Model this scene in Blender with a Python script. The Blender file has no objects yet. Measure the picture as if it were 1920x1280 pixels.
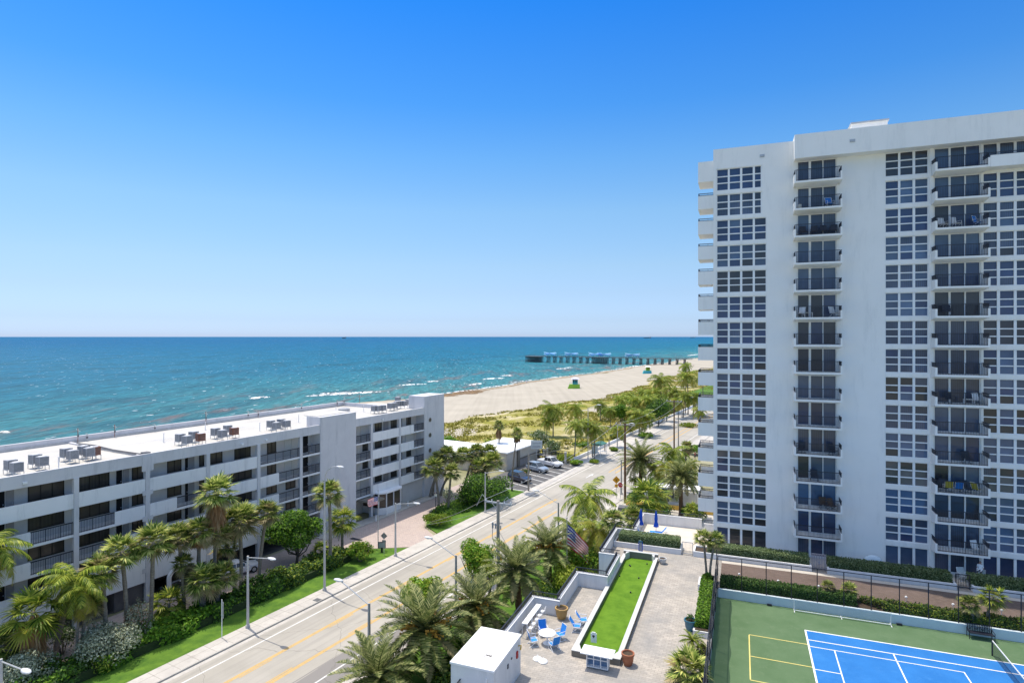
import bpy, math, random
from mathutils import Vector, Matrix
R_ = math.radians
COL = bpy.context.scene.collection
SC = bpy.context.scene
random.seed(7)

# ---------------- camera, sky, sun, exposure ----------------
CAM_Z = 26.0
F = 1110.0
cd = bpy.data.cameras.new("camera"); cam = bpy.data.objects.new("camera", cd); COL.objects.link(cam)
cam.location = (0, 0, CAM_Z); cam.rotation_euler = (R_(90), 0, 0)
cd.sensor_width = 36; cd.lens = F / 1920 * 36; cd.shift_y = -9 / 1920
cd.clip_start = 0.3; cd.clip_end = 200000
SC.camera = cam
SUN_EL = R_(71); SUN_AZ = R_(-47)       # azimuth measured from +Y, negative to the left
sd = Vector((math.sin(SUN_AZ) * math.cos(SUN_EL), math.cos(SUN_AZ) * math.cos(SUN_EL), math.sin(SUN_EL)))
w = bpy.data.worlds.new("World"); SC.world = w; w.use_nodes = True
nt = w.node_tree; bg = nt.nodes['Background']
sky = nt.nodes.new('ShaderNodeTexSky'); sky.sky_type = 'NISHITA'; sky.sun_disc = False
sky.sun_elevation = SUN_EL; sky.sun_rotation = SUN_AZ
sky.air_density = 1.0; sky.dust_density = 0.6; sky.ozone_density = 3.0; sky.altitude = 10
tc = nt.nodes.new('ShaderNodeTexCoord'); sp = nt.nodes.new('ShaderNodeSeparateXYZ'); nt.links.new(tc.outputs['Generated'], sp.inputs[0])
rp = nt.nodes.new('ShaderNodeValToRGB'); el = rp.color_ramp.elements      # sky tint by height above the horizon; top stops are unseen added fill light
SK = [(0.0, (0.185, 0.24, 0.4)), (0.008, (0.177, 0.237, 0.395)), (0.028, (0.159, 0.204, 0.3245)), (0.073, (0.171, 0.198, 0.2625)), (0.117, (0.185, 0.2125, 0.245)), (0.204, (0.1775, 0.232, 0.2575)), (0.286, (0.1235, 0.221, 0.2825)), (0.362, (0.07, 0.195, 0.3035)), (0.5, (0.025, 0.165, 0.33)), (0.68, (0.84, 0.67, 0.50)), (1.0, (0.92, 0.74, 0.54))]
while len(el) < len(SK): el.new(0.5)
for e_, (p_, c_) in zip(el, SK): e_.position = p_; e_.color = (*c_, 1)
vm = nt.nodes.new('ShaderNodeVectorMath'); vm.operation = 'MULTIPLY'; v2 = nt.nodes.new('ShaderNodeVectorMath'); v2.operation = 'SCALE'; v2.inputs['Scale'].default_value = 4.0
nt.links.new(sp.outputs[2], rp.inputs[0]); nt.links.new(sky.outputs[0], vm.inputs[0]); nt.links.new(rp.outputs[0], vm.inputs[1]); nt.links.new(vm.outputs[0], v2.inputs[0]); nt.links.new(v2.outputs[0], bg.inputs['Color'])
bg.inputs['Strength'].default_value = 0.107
sl = bpy.data.lights.new("sun", 'SUN'); sun = bpy.data.objects.new("sun", sl); COL.objects.link(sun)
sl.energy = 3.0; sl.angle = R_(0.5); sl.color = (1.0, 0.93, 0.81)
sun.rotation_euler = sd.to_track_quat('Z', 'Y').to_euler()
vs = SC.view_settings
SC.display_settings.display_device = 'sRGB'
vs.view_transform = 'Standard'; vs.look = 'None'; vs.exposure = 0.52; vs.gamma = 1; vs.use_curve_mapping = False

# ---------------- frames: R follows the road, T follows the tower ----------------
ANG = {'R': math.atan(630 / F), 'T': math.atan(428 / F)}
def W(q, s, fr):                        # q metres right of the camera line, s metres ahead, in that frame
    a = ANG[fr]
    return (s * math.sin(a) + q * math.cos(a), s * math.cos(a) - q * math.sin(a))
def toF(x, y, fr):
    a = ANG[fr]
    return (x * math.cos(a) - y * math.sin(a), x * math.sin(a) + y * math.cos(a))
def G(u, v, z=0.0):                     # survey helper: spot on the level z
    y = F * (CAM_Z - z) / (v - 631); return ((u - 960) / F * y, y)
def su(u, q, fr='R'):
    k = (u - 960) / F; sa, ca = math.sin(ANG[fr]), math.cos(ANG[fr])
    return (-k * q * sa - q * ca) / (sa - k * ca)
def qu(u, s, fr='T'):
    k = (u - 960) / F; sa, ca = math.sin(ANG[fr]), math.cos(ANG[fr])
    return s * (k * ca - sa) / (ca + k * sa)
def zt(v, y): return CAM_Z - (v - 631) * y / F

# ---------------- mesh builder ----------------
class MB:
    def __init__(s): s.v = []; s.f = []; s.m = []; s.off = (0, 0, 0)
    def add(s, vs_, fs, m=0):
        n = len(s.v); s.v.extend(vs_); s.f.extend([tuple(i + n for i in f) for f in fs]); s.m.extend([m] * len(fs)); return s
    def box(s, x0, x1, y0, y1, z0, z1, m=0):
        v = [(x, y, z) for z in (z0, z1) for y in (y0, y1) for x in (x0, x1)]
        return s.add(v, [(0, 2, 3, 1), (4, 5, 7, 6), (0, 1, 5, 4), (2, 6, 7, 3), (0, 4, 6, 2), (1, 3, 7, 5)], m)
    def prism(s, poly, z0, z1, m=0):
        n = len(poly)
        v = [(p[0], p[1], z0) for p in poly] + [(p[0], p[1], z1) for p in poly]
        f = [tuple(range(n - 1, -1, -1)), tuple(range(n, 2 * n))] + [(i, (i + 1) % n, n + (i + 1) % n, n + i) for i in range(n)]
        return s.add(v, f, m)
    def rod(s, a, b, r0, r1=None, n=8, m=0):
        if r1 is None: r1 = r0
        a = Vector(a); b = Vector(b); d = (b - a)
        if d.length < 1e-6: return s
        d.normalize(); u = d.orthogonal().normalized(); w_ = d.cross(u)
        v = []
        for (c, r) in ((a, r0), (b, r1)):
            for i in range(n):
                t = 2 * math.pi * i / n; v.append(tuple(c + u * (r * math.cos(t)) + w_ * (r * math.sin(t))))
        f = [(i, (i + 1) % n, n + (i + 1) % n, n + i) for i in range(n)] + [tuple(range(n - 1, -1, -1)), tuple(range(n, 2 * n))]
        return s.add(v, f, m)
    def tube(s, pts, rs, n=8, m=0):
        pts = [Vector(p) for p in pts]; v = []; k = len(pts)
        if not isinstance(rs, (list, tuple)): rs = [rs] * k
        ref = None
        for i, p in enumerate(pts):
            d = (pts[min(i + 1, k - 1)] - pts[max(i - 1, 0)]).normalized()
            if ref is None: ref = d.orthogonal().normalized()
            u = (ref - d * ref.dot(d)).normalized(); ref = u; w_ = d.cross(u)
            for j in range(n):
                t = 2 * math.pi * j / n; v.append(tuple(p + u * (rs[i] * math.cos(t)) + w_ * (rs[i] * math.sin(t))))
        f = [(i * n + j, i * n + (j + 1) % n, (i + 1) * n + (j + 1) % n, (i + 1) * n + j) for i in range(k - 1) for j in range(n)]
        f += [tuple(range(n - 1, -1, -1)), tuple(range((k - 1) * n, k * n))]
        return s.add(v, f, m)
    def lathe(s, prof, cx=0, cy=0, n=16, m=0, cap=True):
        v = []
        for (r, z) in prof:
            for j in range(n):
                t = 2 * math.pi * j / n; v.append((cx + r * math.cos(t), cy + r * math.sin(t), z))
        k = len(prof)
        f = [(i * n + j, i * n + (j + 1) % n, (i + 1) * n + (j + 1) % n, (i + 1) * n + j) for i in range(k - 1) for j in range(n)]
        if cap: f += [tuple(range(n - 1, -1, -1)), tuple(range((k - 1) * n, k * n))]
        return s.add(v, f, m)
    def quad(s, a, b, c, d, m=0): return s.add([tuple(a), tuple(b), tuple(c), tuple(d)], [(0, 1, 2, 3)], m)
    def ell(s, c, r, n=10, k=6, m=0):
        prof = [(max(1e-3, math.sin(math.pi * i / k)), -math.cos(math.pi * i / k)) for i in range(k + 1)]
        t = MB(); t.lathe(prof, 0, 0, n)
        return s.add([(c[0] + x * r[0], c[1] + y * r[1], c[2] + z * r[2]) for x, y, z in t.v], t.f, m)
    def build(s, name, mats, parent=None, off=None, smooth=False, loc=None, rot=None):
        o = off or (0, 0, 0)
        me = bpy.data.meshes.new(name)
        me.from_pydata([(x - o[0], y - o[1], z - o[2]) for x, y, z in s.v], [], s.f)
        if not isinstance(mats, (list, tuple)): mats = [mats]
        for m in mats: me.materials.append(m)
        if len(mats) > 1: me.polygons.foreach_set('material_index', s.m)
        if smooth: me.polygons.foreach_set('use_smooth', [True] * len(s.f))
        me.update()
        ob = bpy.data.objects.new(name, me); COL.objects.link(ob)
        if parent is not None: ob.parent = parent
        if loc is not None: ob.location = loc
        if rot is not None: ob.rotation_euler = (0, 0, rot)
        return ob

def tag(o, label, cat, group=None):
    o['label'] = label; o['category'] = cat
    if group: o['group'] = group
    return o
def thing(name, label, cat, loc=(0, 0, 0), rot=0.0, group=None):
    o = bpy.data.objects.new(name, None); COL.objects.link(o); o.empty_display_size = 0.3
    o.location = loc; o.rotation_euler = (0, 0, rot)
    return tag(o, label, cat, group)
def fthing(name, label, cat, q, s, z, fr, group=None, extra=0.0):
    x, y = W(q, s, fr); return thing(name, label, cat, (x, y, z), -ANG[fr] + extra, group)
def struct(name, mb, mats, fr=None, smooth=False, kind='structure', z=0.0):
    o = mb.build(name, mats, None, smooth=smooth, loc=(0, 0, z), rot=(-ANG[fr] if fr else 0))
    o['kind'] = kind; return o
def dup(root, loc, rot, label, group=None, scale=None):
    r = root.copy(); COL.objects.link(r); r.location = loc; r.rotation_euler = (0, 0, rot)
    r['label'] = label
    if group: r['group'] = group
    if scale is not None: r.scale = scale
    for ch in list(root.children):
        c = ch.copy(); COL.objects.link(c); c.parent = r
        for g in ch.children:
            d = g.copy(); COL.objects.link(d); d.parent = c
    return r

# ---------------- materials ----------------
def nm(name):
    m = bpy.data.materials.new(name); m.use_nodes = True
    n = m.node_tree; return m, n, n.nodes['Principled BSDF']
def N(n, t, **kw):
    o = n.nodes.new(t)
    for k, v in kw.items():
        if k.startswith('i_'): o.inputs[k[2:].replace('_', ' ')].default_value = v
        else: setattr(o, k, v)
    return o
def c4(c): return (c[0], c[1], c[2], 1)
def ramp(n, fac, stops):
    r = n.nodes.new('ShaderNodeValToRGB'); e = r.color_ramp.elements
    while len(e) < len(stops): e.new(0.5)
    for i, (p, c) in enumerate(stops): e[i].position = p; e[i].color = c4(c)
    n.links.new(fac, r.inputs[0]); return r.outputs[0]
def wpos(n, sc=(1, 1, 1), rz=0.0):
    g = n.nodes.new('ShaderNodeNewGeometry'); m = n.nodes.new('ShaderNodeMapping')
    m.inputs['Scale'].default_value = sc; m.inputs['Rotation'].default_value = (0, 0, rz); m.vector_type = 'POINT'
    n.links.new(g.outputs['Position'], m.inputs['Vector']); return m.outputs[0]
def mixc(n, fac, a, b, mode='MIX'):
    m = n.nodes.new('ShaderNodeMix'); m.data_type = 'RGBA'; m.blend_type = mode
    for i, x in ((0, fac), (6, a), (7, b)):
        if isinstance(x, (int, float)): m.inputs[i].default_value = x
        elif isinstance(x, tuple): m.inputs[i].default_value = c4(x)
        else: n.links.new(x, m.inputs[i])
    return m.outputs[2]
def noise(n, vec, scale, detail=5, rough=0.6):
    t = N(n, 'ShaderNodeTexNoise'); t.inputs['Scale'].default_value = scale; t.inputs['Detail'].default_value = detail
    t.inputs['Roughness'].default_value = rough; n.links.new(vec, t.inputs['Vector']); return t.outputs[0]
def bump(n, b, h, strength=0.3, dist=0.05):
    u = N(n, 'ShaderNodeBump'); u.inputs['Strength'].default_value = strength; u.inputs['Distance'].default_value = dist
    n.links.new(h, u.inputs['Height']); n.links.new(u.outputs[0], b.inputs['Normal'])
def pm(name, ca, cb, scale=1.0, rough=0.8, bs=0.2, fine=20.0, metal=0.0, spec=0.3, stain=None, aniso=(1, 1, 1)):
    m, n, b = nm(name); v = wpos(n, aniso)
    f = noise(n, v, scale, 6)
    col = ramp(n, f, [(0.3, ca), (0.7, cb)])
    f2 = noise(n, v, fine, 3)
    col = mixc(n, 0.25, col, ramp(n, f2, [(0.3, (0.35, 0.35, 0.35)), (0.7, (0.65, 0.65, 0.65))]), 'OVERLAY')
    if stain:
        f3 = noise(n, wpos(n, (1, 1, 0.15)), 1.1, 8, 0.75)
        sm = ramp(n, f3, [(0.52, (0, 0, 0)), (0.75, (1, 1, 1))])
        col = mixc(n, sm, col, stain)
    n.links.new(col, b.inputs['Base Color']); b.inputs['Roughness'].default_value = rough
    b.inputs['Metallic'].default_value = metal; b.inputs['Specular IOR Level'].default_value = spec
    if bs: bump(n, b, f2, bs, 0.02)
    return m
M = {}
M['tower_white'] = pm('tower_stucco', (0.84, 0.82, 0.78), (0.89, 0.87, 0.83), 0.35, 0.85, 0.3, 30, stain=(0.74, 0.73, 0.70))
M['white'] = pm('white_paint', (0.80, 0.80, 0.79), (0.86, 0.86, 0.85), 1.2, 0.6, 0.1, 20)
M['left_band'] = pm('weathered_grey_stucco', (0.60, 0.59, 0.61), (0.68, 0.67, 0.68), 0.5, 0.85, 0.3, 25, stain=(0.46, 0.46, 0.48))
M['left_white'] = pm('weathered_white_stucco', (0.80, 0.79, 0.79), (0.86, 0.85, 0.85), 0.5, 0.85, 0.3, 25, stain=(0.62, 0.62, 0.63))
M['inner_wall'] = pm('walkway_wall_paint', (0.55, 0.53, 0.52), (0.63, 0.61, 0.59), 0.7, 0.85, 0.2, 25)
M['roof_white'] = pm('white_roof_membrane', (0.46, 0.44, 0.405), (0.56, 0.54, 0.50), 0.2, 0.8, 0.3, 6, stain=(0.44, 0.42, 0.38))
M['concrete'] = pm('sidewalk_concrete', (0.44, 0.41, 0.37), (0.54, 0.51, 0.46), 0.8, 0.9, 0.3, 18, stain=(0.38, 0.35, 0.32))
M['kerb'] = pm('kerb_concrete', (0.36, 0.34, 0.31), (0.48, 0.46, 0.42), 0.9, 0.9, 0.3, 18)
M['deckwall'] = pm('terrace_wall_paint', (0.66, 0.66, 0.66), (0.76, 0.76, 0.75), 0.6, 0.8, 0.2, 22, stain=(0.56, 0.56, 0.55))
M['tan_wall'] = pm('tan_stucco', (0.50, 0.45, 0.38), (0.60, 0.55, 0.48), 0.6, 0.85, 0.2, 20)
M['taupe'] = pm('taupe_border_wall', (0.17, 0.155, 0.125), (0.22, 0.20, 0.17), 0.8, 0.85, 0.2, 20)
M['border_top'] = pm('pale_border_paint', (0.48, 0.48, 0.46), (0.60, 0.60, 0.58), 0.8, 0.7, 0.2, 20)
M['black_metal'] = pm('black_painted_metal', (0.012, 0.013, 0.02), (0.02, 0.022, 0.035), 3, 0.45, 0.0, 20, spec=0.5)
M['bronze'] = pm('dark_window_frame', (0.015, 0.013, 0.012), (0.03, 0.026, 0.022), 3, 0.5, 0.0, 20)
M['grey_metal'] = pm('galvanised_metal', (0.40, 0.41, 0.42), (0.55, 0.56, 0.57), 2, 0.45, 0.1, 30, metal=0.3)
M['lamp_pole'] = pm('concrete_lamp_pole', (0.42, 0.41, 0.40), (0.55, 0.54, 0.52), 1, 0.8, 0.2, 30)
M['lamp_pole_dark'] = pm('grey_lamp_pole', (0.32, 0.32, 0.31), (0.42, 0.41, 0.40), 1, 0.7, 0.2, 30)
M['wood_pole'] = pm('weathered_timber', (0.27, 0.24, 0.21), (0.40, 0.36, 0.31), 2, 0.9, 0.4, 30, aniso=(1, 1, 0.1))
M['brown_pole'] = pm('brown_timber', (0.10, 0.055, 0.03), (0.17, 0.10, 0.06), 2, 0.9, 0.4, 30, aniso=(1, 1, 0.1))
M['pier_wood'] = pm('pier_timber', (0.10, 0.10, 0.10), (0.22, 0.21, 0.20), 0.5, 0.9, 0.2, 8)
M['dark'] = pm('dark_interior', (0.010, 0.010, 0.012), (0.018, 0.018, 0.02), 1, 0.9, 0.0)
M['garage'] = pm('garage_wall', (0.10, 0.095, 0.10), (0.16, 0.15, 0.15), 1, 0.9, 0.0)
M['blue_fabric'] = pm('blue_fabric', (0.02, 0.20, 0.62), (0.035, 0.27, 0.72), 3, 0.8, 0.2, 60)
M['umbrella'] = pm('royal_blue_canvas', (0.01, 0.07, 0.42), (0.02, 0.10, 0.52), 3, 0.8, 0.2, 60)
M['terracotta'] = pm('terracotta', (0.30, 0.10, 0.05), (0.42, 0.17, 0.09), 3, 0.8, 0.2, 30)
M['ochre'] = pm('ochre_glaze', (0.36, 0.22, 0.07), (0.48, 0.31, 0.12), 3, 0.6, 0.2, 30)
M['teal'] = pm('teal_glaze', (0.02, 0.10, 0.15), (0.04, 0.17, 0.23), 3, 0.35, 0.1, 30, spec=0.6)
M['soil'] = pm('soil', (0.05, 0.035, 0.025), (0.09, 0.065, 0.045), 5, 0.95, 0.5, 30)
M['trunk'] = pm('palm_bark', (0.17, 0.145, 0.115), (0.30, 0.265, 0.215), 3, 0.95, 0.8, 14, aniso=(1, 1, 3))
M['date_bark'] = pm('date_palm_bark', (0.09, 0.05, 0.03), (0.20, 0.13, 0.08), 5, 0.95, 1.0, 12)
M['bark'] = pm('tree_bark', (0.12, 0.10, 0.075), (0.2, 0.17, 0.13), 3, 0.95, 0.6, 14)
M['fruit'] = pm('orange_fruit_stalks', (0.55, 0.26, 0.04), (0.70, 0.38, 0.06), 6, 0.7, 0.3, 30)
M['rust'] = pm('rusty_sheet', (0.20, 0.07, 0.035), (0.32, 0.13, 0.07), 3, 0.8, 0.2, 30)
M['ac_grey'] = pm('condenser_casing', (0.30, 0.31, 0.33), (0.40, 0.41, 0.43), 3, 0.6, 0.1, 30)
M['ac_dark'] = pm('condenser_coil', (0.10, 0.105, 0.11), (0.16, 0.16, 0.17), 3, 0.7, 0.1, 30)
M['yellow_paint'] = pm('yellow_kerb_paint', (0.62, 0.40, 0.08), (0.74, 0.50, 0.13), 1, 0.7, 0.1, 20)
M['sign_yellow'] = pm('sign_yellow', (0.60, 0.28, 0.01), (0.66, 0.32, 0.02), 3, 0.6, 0.0)
M['sign_red'] = pm('sign_red', (0.42, 0.02, 0.02), (0.46, 0.03, 0.03), 3, 0.6, 0.0)
M['rubber'] = pm('tyre_rubber', (0.012, 0.012, 0.012), (0.02, 0.02, 0.02), 3, 0.85, 0.0)
M['cream_pave'] = pm('cream_coated_deck', (0.56, 0.50, 0.42), (0.64, 0.58, 0.50), 0.6, 0.85, 0.1, 16)

def mk_glass(name, ca, cb, rough=0.06, spec=0.5, coat=0.6, stripes=False):
    m, n, b = nm(name); v = wpos(n, (1, 1, 1))
    f = noise(n, v, 0.45, 3)
    col = ramp(n, f, [(0.35, ca), (0.65, cb)])
    if stripes:
        wv = N(n, 'ShaderNodeTexWave'); wv.inputs['Scale'].default_value = 2.2; wv.inputs['Distortion'].default_value = 1.5
        n.links.new(wpos(n, (1, 1, 0.02)), wv.inputs['Vector'])
        col = mixc(n, 0.45, col, ramp(n, wv.outputs[0], [(0.2, (0.2, 0.2, 0.2)), (0.8, (0.7, 0.7, 0.7))]), 'OVERLAY')
    gi_ = N(n, 'ShaderNodeNewGeometry'); pv_ = N(n, 'ShaderNodeMapRange'); pv_.inputs[3].default_value = 0.45; pv_.inputs[4].default_value = 1.7; n.links.new(gi_.outputs['Random Per Island'], pv_.inputs[0])
    hv_ = N(n, 'ShaderNodeHueSaturation'); n.links.new(pv_.outputs[0], hv_.inputs['Value']); n.links.new(col, hv_.inputs['Color']); col = hv_.outputs[0]
    n.links.new(col, b.inputs['Base Color']); b.inputs['Roughness'].default_value = 0.5
    b.inputs['Specular IOR Level'].default_value = spec
    b.inputs['Coat Weight'].default_value = coat; b.inputs['Coat Roughness'].default_value = rough
    b.inputs['Coat IOR'].default_value = 1.7
    bn = N(n, 'ShaderNodeBump'); bn.inputs['Strength'].default_value = 0.08; bn.inputs['Distance'].default_value = 0.05
    n.links.new(noise(n, v, 0.9, 2), bn.inputs['Height']); n.links.new(bn.outputs[0], b.inputs['Coat Normal'])
    return m
GL = [mk_glass('tinted_glass_blue', (0.008, 0.022, 0.07), (0.016, 0.04, 0.11)),
      mk_glass('tinted_glass_with_blinds', (0.035, 0.065, 0.125), (0.06, 0.10, 0.17)),
      mk_glass('tinted_glass_with_curtains', (0.02, 0.035, 0.07), (0.05, 0.07, 0.12), stripes=True),
      mk_glass('tinted_glass_dark', (0.008, 0.01, 0.016), (0.018, 0.02, 0.028)),
      mk_glass('tinted_glass_taupe', (0.06, 0.055, 0.06), (0.10, 0.09, 0.095))]
GLB = [mk_glass('bronze_glass', (0.03, 0.022, 0.016), (0.055, 0.042, 0.032), coat=0.35),
       mk_glass('bronze_glass_dark', (0.015, 0.013, 0.011), (0.03, 0.026, 0.022), coat=0.35, stripes=True)]
M['car_glass'] = mk_glass('car_glass', (0.01, 0.012, 0.015), (0.015, 0.018, 0.022), coat=1.0)

def mk_leaf(name, c1, c2, c3, trans=0.33, rough=0.45):
    m, n, b = nm(name)
    g = N(n, 'ShaderNodeNewGeometry')
    col = ramp(n, g.outputs['Random Per Island'], [(0.0, c1), (0.5, c2), (1.0, c3)])
    oi = N(n, 'ShaderNodeObjectInfo')
    hv = N(n, 'ShaderNodeHueSaturation')
    mr = N(n, 'ShaderNodeMapRange'); mr.inputs[3].default_value = 0.8; mr.inputs[4].default_value = 1.2
    n.links.new(oi.outputs['Random'], mr.inputs[0]); n.links.new(mr.outputs[0], hv.inputs['Value'])
    n.links.new(col, hv.inputs['Color']); col = hv.outputs[0]
    n.links.new(col, b.inputs['Base Color']); b.inputs['Roughness'].default_value = rough
    b.inputs['Specular IOR Level'].default_value = 0.18
    t = N(n, 'ShaderNodeBsdfTranslucent'); n.links.new(col, t.inputs['Color'])
    mx = N(n, 'ShaderNodeMixShader'); mx.inputs[0].default_value = trans
    n.links.new(b.outputs[0], mx.inputs[1]); n.links.new(t.outputs[0], mx.inputs[2])
    n.links.new(mx.outputs[0], n.nodes['Material Output'].inputs[0]); return m
M['fan_leaf'] = mk_leaf('fan_palm_leaf', (0.05, 0.11, 0.015), (0.25, 0.32, 0.06), (0.68, 0.66, 0.22))
M['fan_leaf_dry'] = mk_leaf('fan_palm_leaf_yellowing', (0.20, 0.20, 0.07), (0.34, 0.30, 0.13), (0.42, 0.33, 0.18))
M['dead_leaf'] = mk_leaf('dead_palm_leaf', (0.22, 0.12, 0.05), (0.34, 0.20, 0.09), (0.42, 0.30, 0.17))
M['coco_leaf'] = mk_leaf('coconut_palm_leaf', (0.035, 0.09, 0.01), (0.19, 0.27, 0.03), (0.55, 0.57, 0.09))
M['coco_leaf_yellow'] = mk_leaf('coconut_palm_leaf_yellow', (0.30, 0.33, 0.03), (0.42, 0.40, 0.06), (0.40, 0.33, 0.12))
M['date_leaf'] = mk_leaf('date_palm_leaf', (0.045, 0.08, 0.02), (0.16, 0.20, 0.055), (0.50, 0.49, 0.20))
M['date_leaf_dry'] = mk_leaf('date_palm_leaf_olive', (0.18, 0.18, 0.08), (0.26, 0.25, 0.12), (0.34, 0.29, 0.16))
M['leaf_bright'] = mk_leaf('bright_broad_leaf', (0.05, 0.13, 0.015), (0.12, 0.26, 0.02), (0.26, 0.42, 0.04))
M['leaf_dark'] = mk_leaf('dark_broad_leaf', (0.03, 0.07, 0.015), (0.06, 0.13, 0.025), (0.13, 0.22, 0.05))
M['leaf_silver'] = mk_leaf('silver_leaf', (0.20, 0.23, 0.13), (0.36, 0.40, 0.26), (0.58, 0.60, 0.44), trans=0.12)
M['leaf_yellow'] = mk_leaf('yellow_green_leaf', (0.14, 0.22, 0.02), (0.28, 0.36, 0.03), (0.42, 0.45, 0.08))
M['leaf_hedge'] = mk_leaf('clipped_hedge_leaf', (0.06, 0.10, 0.035), (0.15, 0.21, 0.08), (0.32, 0.38, 0.20))
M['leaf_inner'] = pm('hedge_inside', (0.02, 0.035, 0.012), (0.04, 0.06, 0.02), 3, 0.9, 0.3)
M['dune_leaf'] = mk_leaf('dune_grass_blade', (0.15, 0.16, 0.02), (0.30, 0.28, 0.035), (0.42, 0.36, 0.08), trans=0.2)
M['flag_blue'] = mk_leaf('flag_blue', (0.03, 0.05, 0.25), (0.03, 0.05, 0.25), (0.03, 0.05, 0.25), .4, .8)
M['flag_red'] = mk_leaf('flag_red', (0.55, 0.04, 0.08), (0.55, 0.04, 0.08), (0.55, 0.04, 0.08), .4, .8)
M['flag_white'] = mk_leaf('flag_white', (0.8, 0.8, 0.8), (0.8, 0.8, 0.8), (0.8, 0.8, 0.8), .4, .8)
M['flower'] = mk_leaf('red_flower', (0.5, 0.03, 0.01), (0.6, 0.08, 0.02), (0.7, 0.15, 0.02))

def mk_pavers(name, c1, c2, c3, sc, w_=0.4, h=0.2, rz=0.0, mort=(0.25, 0.23, 0.21)):
    m, n, b = nm(name); v = wpos(n, (1, 1, 1), rz)
    br = N(n, 'ShaderNodeTexBrick'); br.inputs['Scale'].default_value = sc; br.inputs['Brick Width'].default_value = w_; br.inputs['Row Height'].default_value = h
    br.inputs['Mortar Size'].default_value = 0.012; br.inputs['Color1'].default_value = c4(c1); br.inputs['Color2'].default_value = c4(c2)
    br.inputs['Mortar'].default_value = c4(mort); br.inputs['Bias'].default_value = 0.0
    n.links.new(v, br.inputs['Vector'])
    f = noise(n, wpos(n), 0.35, 7, 0.7); st = ramp(n, f, [(0.42, (0, 0, 0)), (0.72, (1, 1, 1))])
    col = mixc(n, st, br.outputs[0], c3)
    col = mixc(n, 0.35, col, ramp(n, noise(n, wpos(n), 3.0, 4), [(0.3, (0.4, 0.4, 0.4)), (0.7, (0.62, 0.62, 0.62))]), 'OVERLAY')
    n.links.new(col, b.inputs['Base Color']); b.inputs['Roughness'].default_value = 0.9; b.inputs['Specular IOR Level'].default_value = 0.2
    bump(n, b, br.outputs['Fac'], -0.3, 0.01); return m
M['deck_pavers'] = mk_pavers('terrace_pavers', (0.47, 0.42, 0.36), (0.37, 0.335, 0.29), (0.27, 0.26, 0.245), 1.0, 0.42, 0.21, ANG['T'])
M['drive_pavers'] = mk_pavers('driveway_pavers', (0.50, 0.40, 0.35), (0.42, 0.34, 0.31), (0.46, 0.38, 0.34), 1.0, 0.4, 0.2, ANG['R'])
M['walk_pavers'] = mk_pavers('brown_walkway_pavers', (0.20, 0.145, 0.115), (0.15, 0.11, 0.09), (0.19, 0.14, 0.12), 1.0, 0.3, 0.15, ANG['T'], (0.10, 0.08, 0.07))

def mk_road():
    m, n, b = nm('worn_asphalt'); a = ANG['R']
    v = wpos(n, (1, 1, 1), a)              # x = q across, y = s along
    f = noise(n, v, 0.18, 6); col = ramp(n, f, [(0.3, (0.35, 0.325, 0.28)), (0.7, (0.43, 0.40, 0.35))])
    f2 = noise(n, v, 25, 3); col = mixc(n, 0.3, col, ramp(n, f2, [(0.3, (0.35, 0.35, 0.35)), (0.7, (0.65, 0.65, 0.65))]), 'OVERLAY')
    ms = N(n, 'ShaderNodeMapping'); ms.inputs['Scale'].default_value = (1.6, 0.03, 1); n.links.new(v, ms.inputs['Vector'])
    f3 = noise(n, ms.outputs[0], 1.0, 4); col = mixc(n, ramp(n, f3, [(0.45, (0, 0, 0)), (0.75, (0.5, 0.5, 0.5))]), col, (0.22, 0.21, 0.20))
    # repaired strip beside the right hand lane
    sx = N(n, 'ShaderNodeSeparateXYZ'); n.links.new(v, sx.inputs[0])
    ad = N(n, 'ShaderNodeMath', operation='ADD'); n.links.new(sx.outputs[0], ad.inputs[0])
    nn = noise(n, ms.outputs[0], 2.5, 3); mu = N(n, 'ShaderNodeMath', operation='MULTIPLY'); mu.inputs[1].default_value = 1.2; n.links.new(nn, mu.inputs[0]); n.links.new(mu.outputs[0], ad.inputs[1])
    gt = N(n, 'ShaderNodeMath', operation='GREATER_THAN'); gt.inputs[1].default_value = -35.6; n.links.new(ad.outputs[0], gt.inputs[0])
    lt = N(n, 'ShaderNodeMath', operation='LESS_THAN'); lt.inputs[1].default_value = 46.0; n.links.new(sx.outputs[1], lt.inputs[0])
    mm = N(n, 'ShaderNodeMath', operation='MULTIPLY'); n.links.new(gt.outputs[0], mm.inputs[0]); n.links.new(lt.outputs[0], mm.inputs[1])
    col = mixc(n, mm.outputs[0], col, (0.24, 0.225, 0.21))
    vo = N(n, 'ShaderNodeTexVoronoi', feature='DISTANCE_TO_EDGE'); vo.inputs['Scale'].default_value = 0.11
    wv = N(n, 'ShaderNodeVectorMath', operation='ADD'); nv = N(n, 'ShaderNodeTexNoise'); nv.inputs['Scale'].default_value = 0.6; n.links.new(v, nv.inputs['Vector'])
    n.links.new(v, wv.inputs[0]); n.links.new(nv.outputs['Color'], wv.inputs[1]); n.links.new(wv.outputs[0], vo.inputs['Vector'])
    ck = N(n, 'ShaderNodeMath', operation='LESS_THAN'); ck.inputs[1].default_value = 0.0028; n.links.new(vo.outputs['Distance'], ck.inputs[0])
    ck2 = N(n, 'ShaderNodeMath', operation='MULTIPLY'); ck2.inputs[1].default_value = 0.35; n.links.new(ck.outputs[0], ck2.inputs[0])
    col = mixc(n, ck2.outputs[0], col, (0.13, 0.12, 0.11))
    n.links.new(col, b.inputs['Base Color']); b.inputs['Roughness'].default_value = 0.9; b.inputs['Specular IOR Level'].default_value = 0.2
    bump(n, b, f2, 0.3, 0.01); return m
M['road'] = mk_road()
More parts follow.
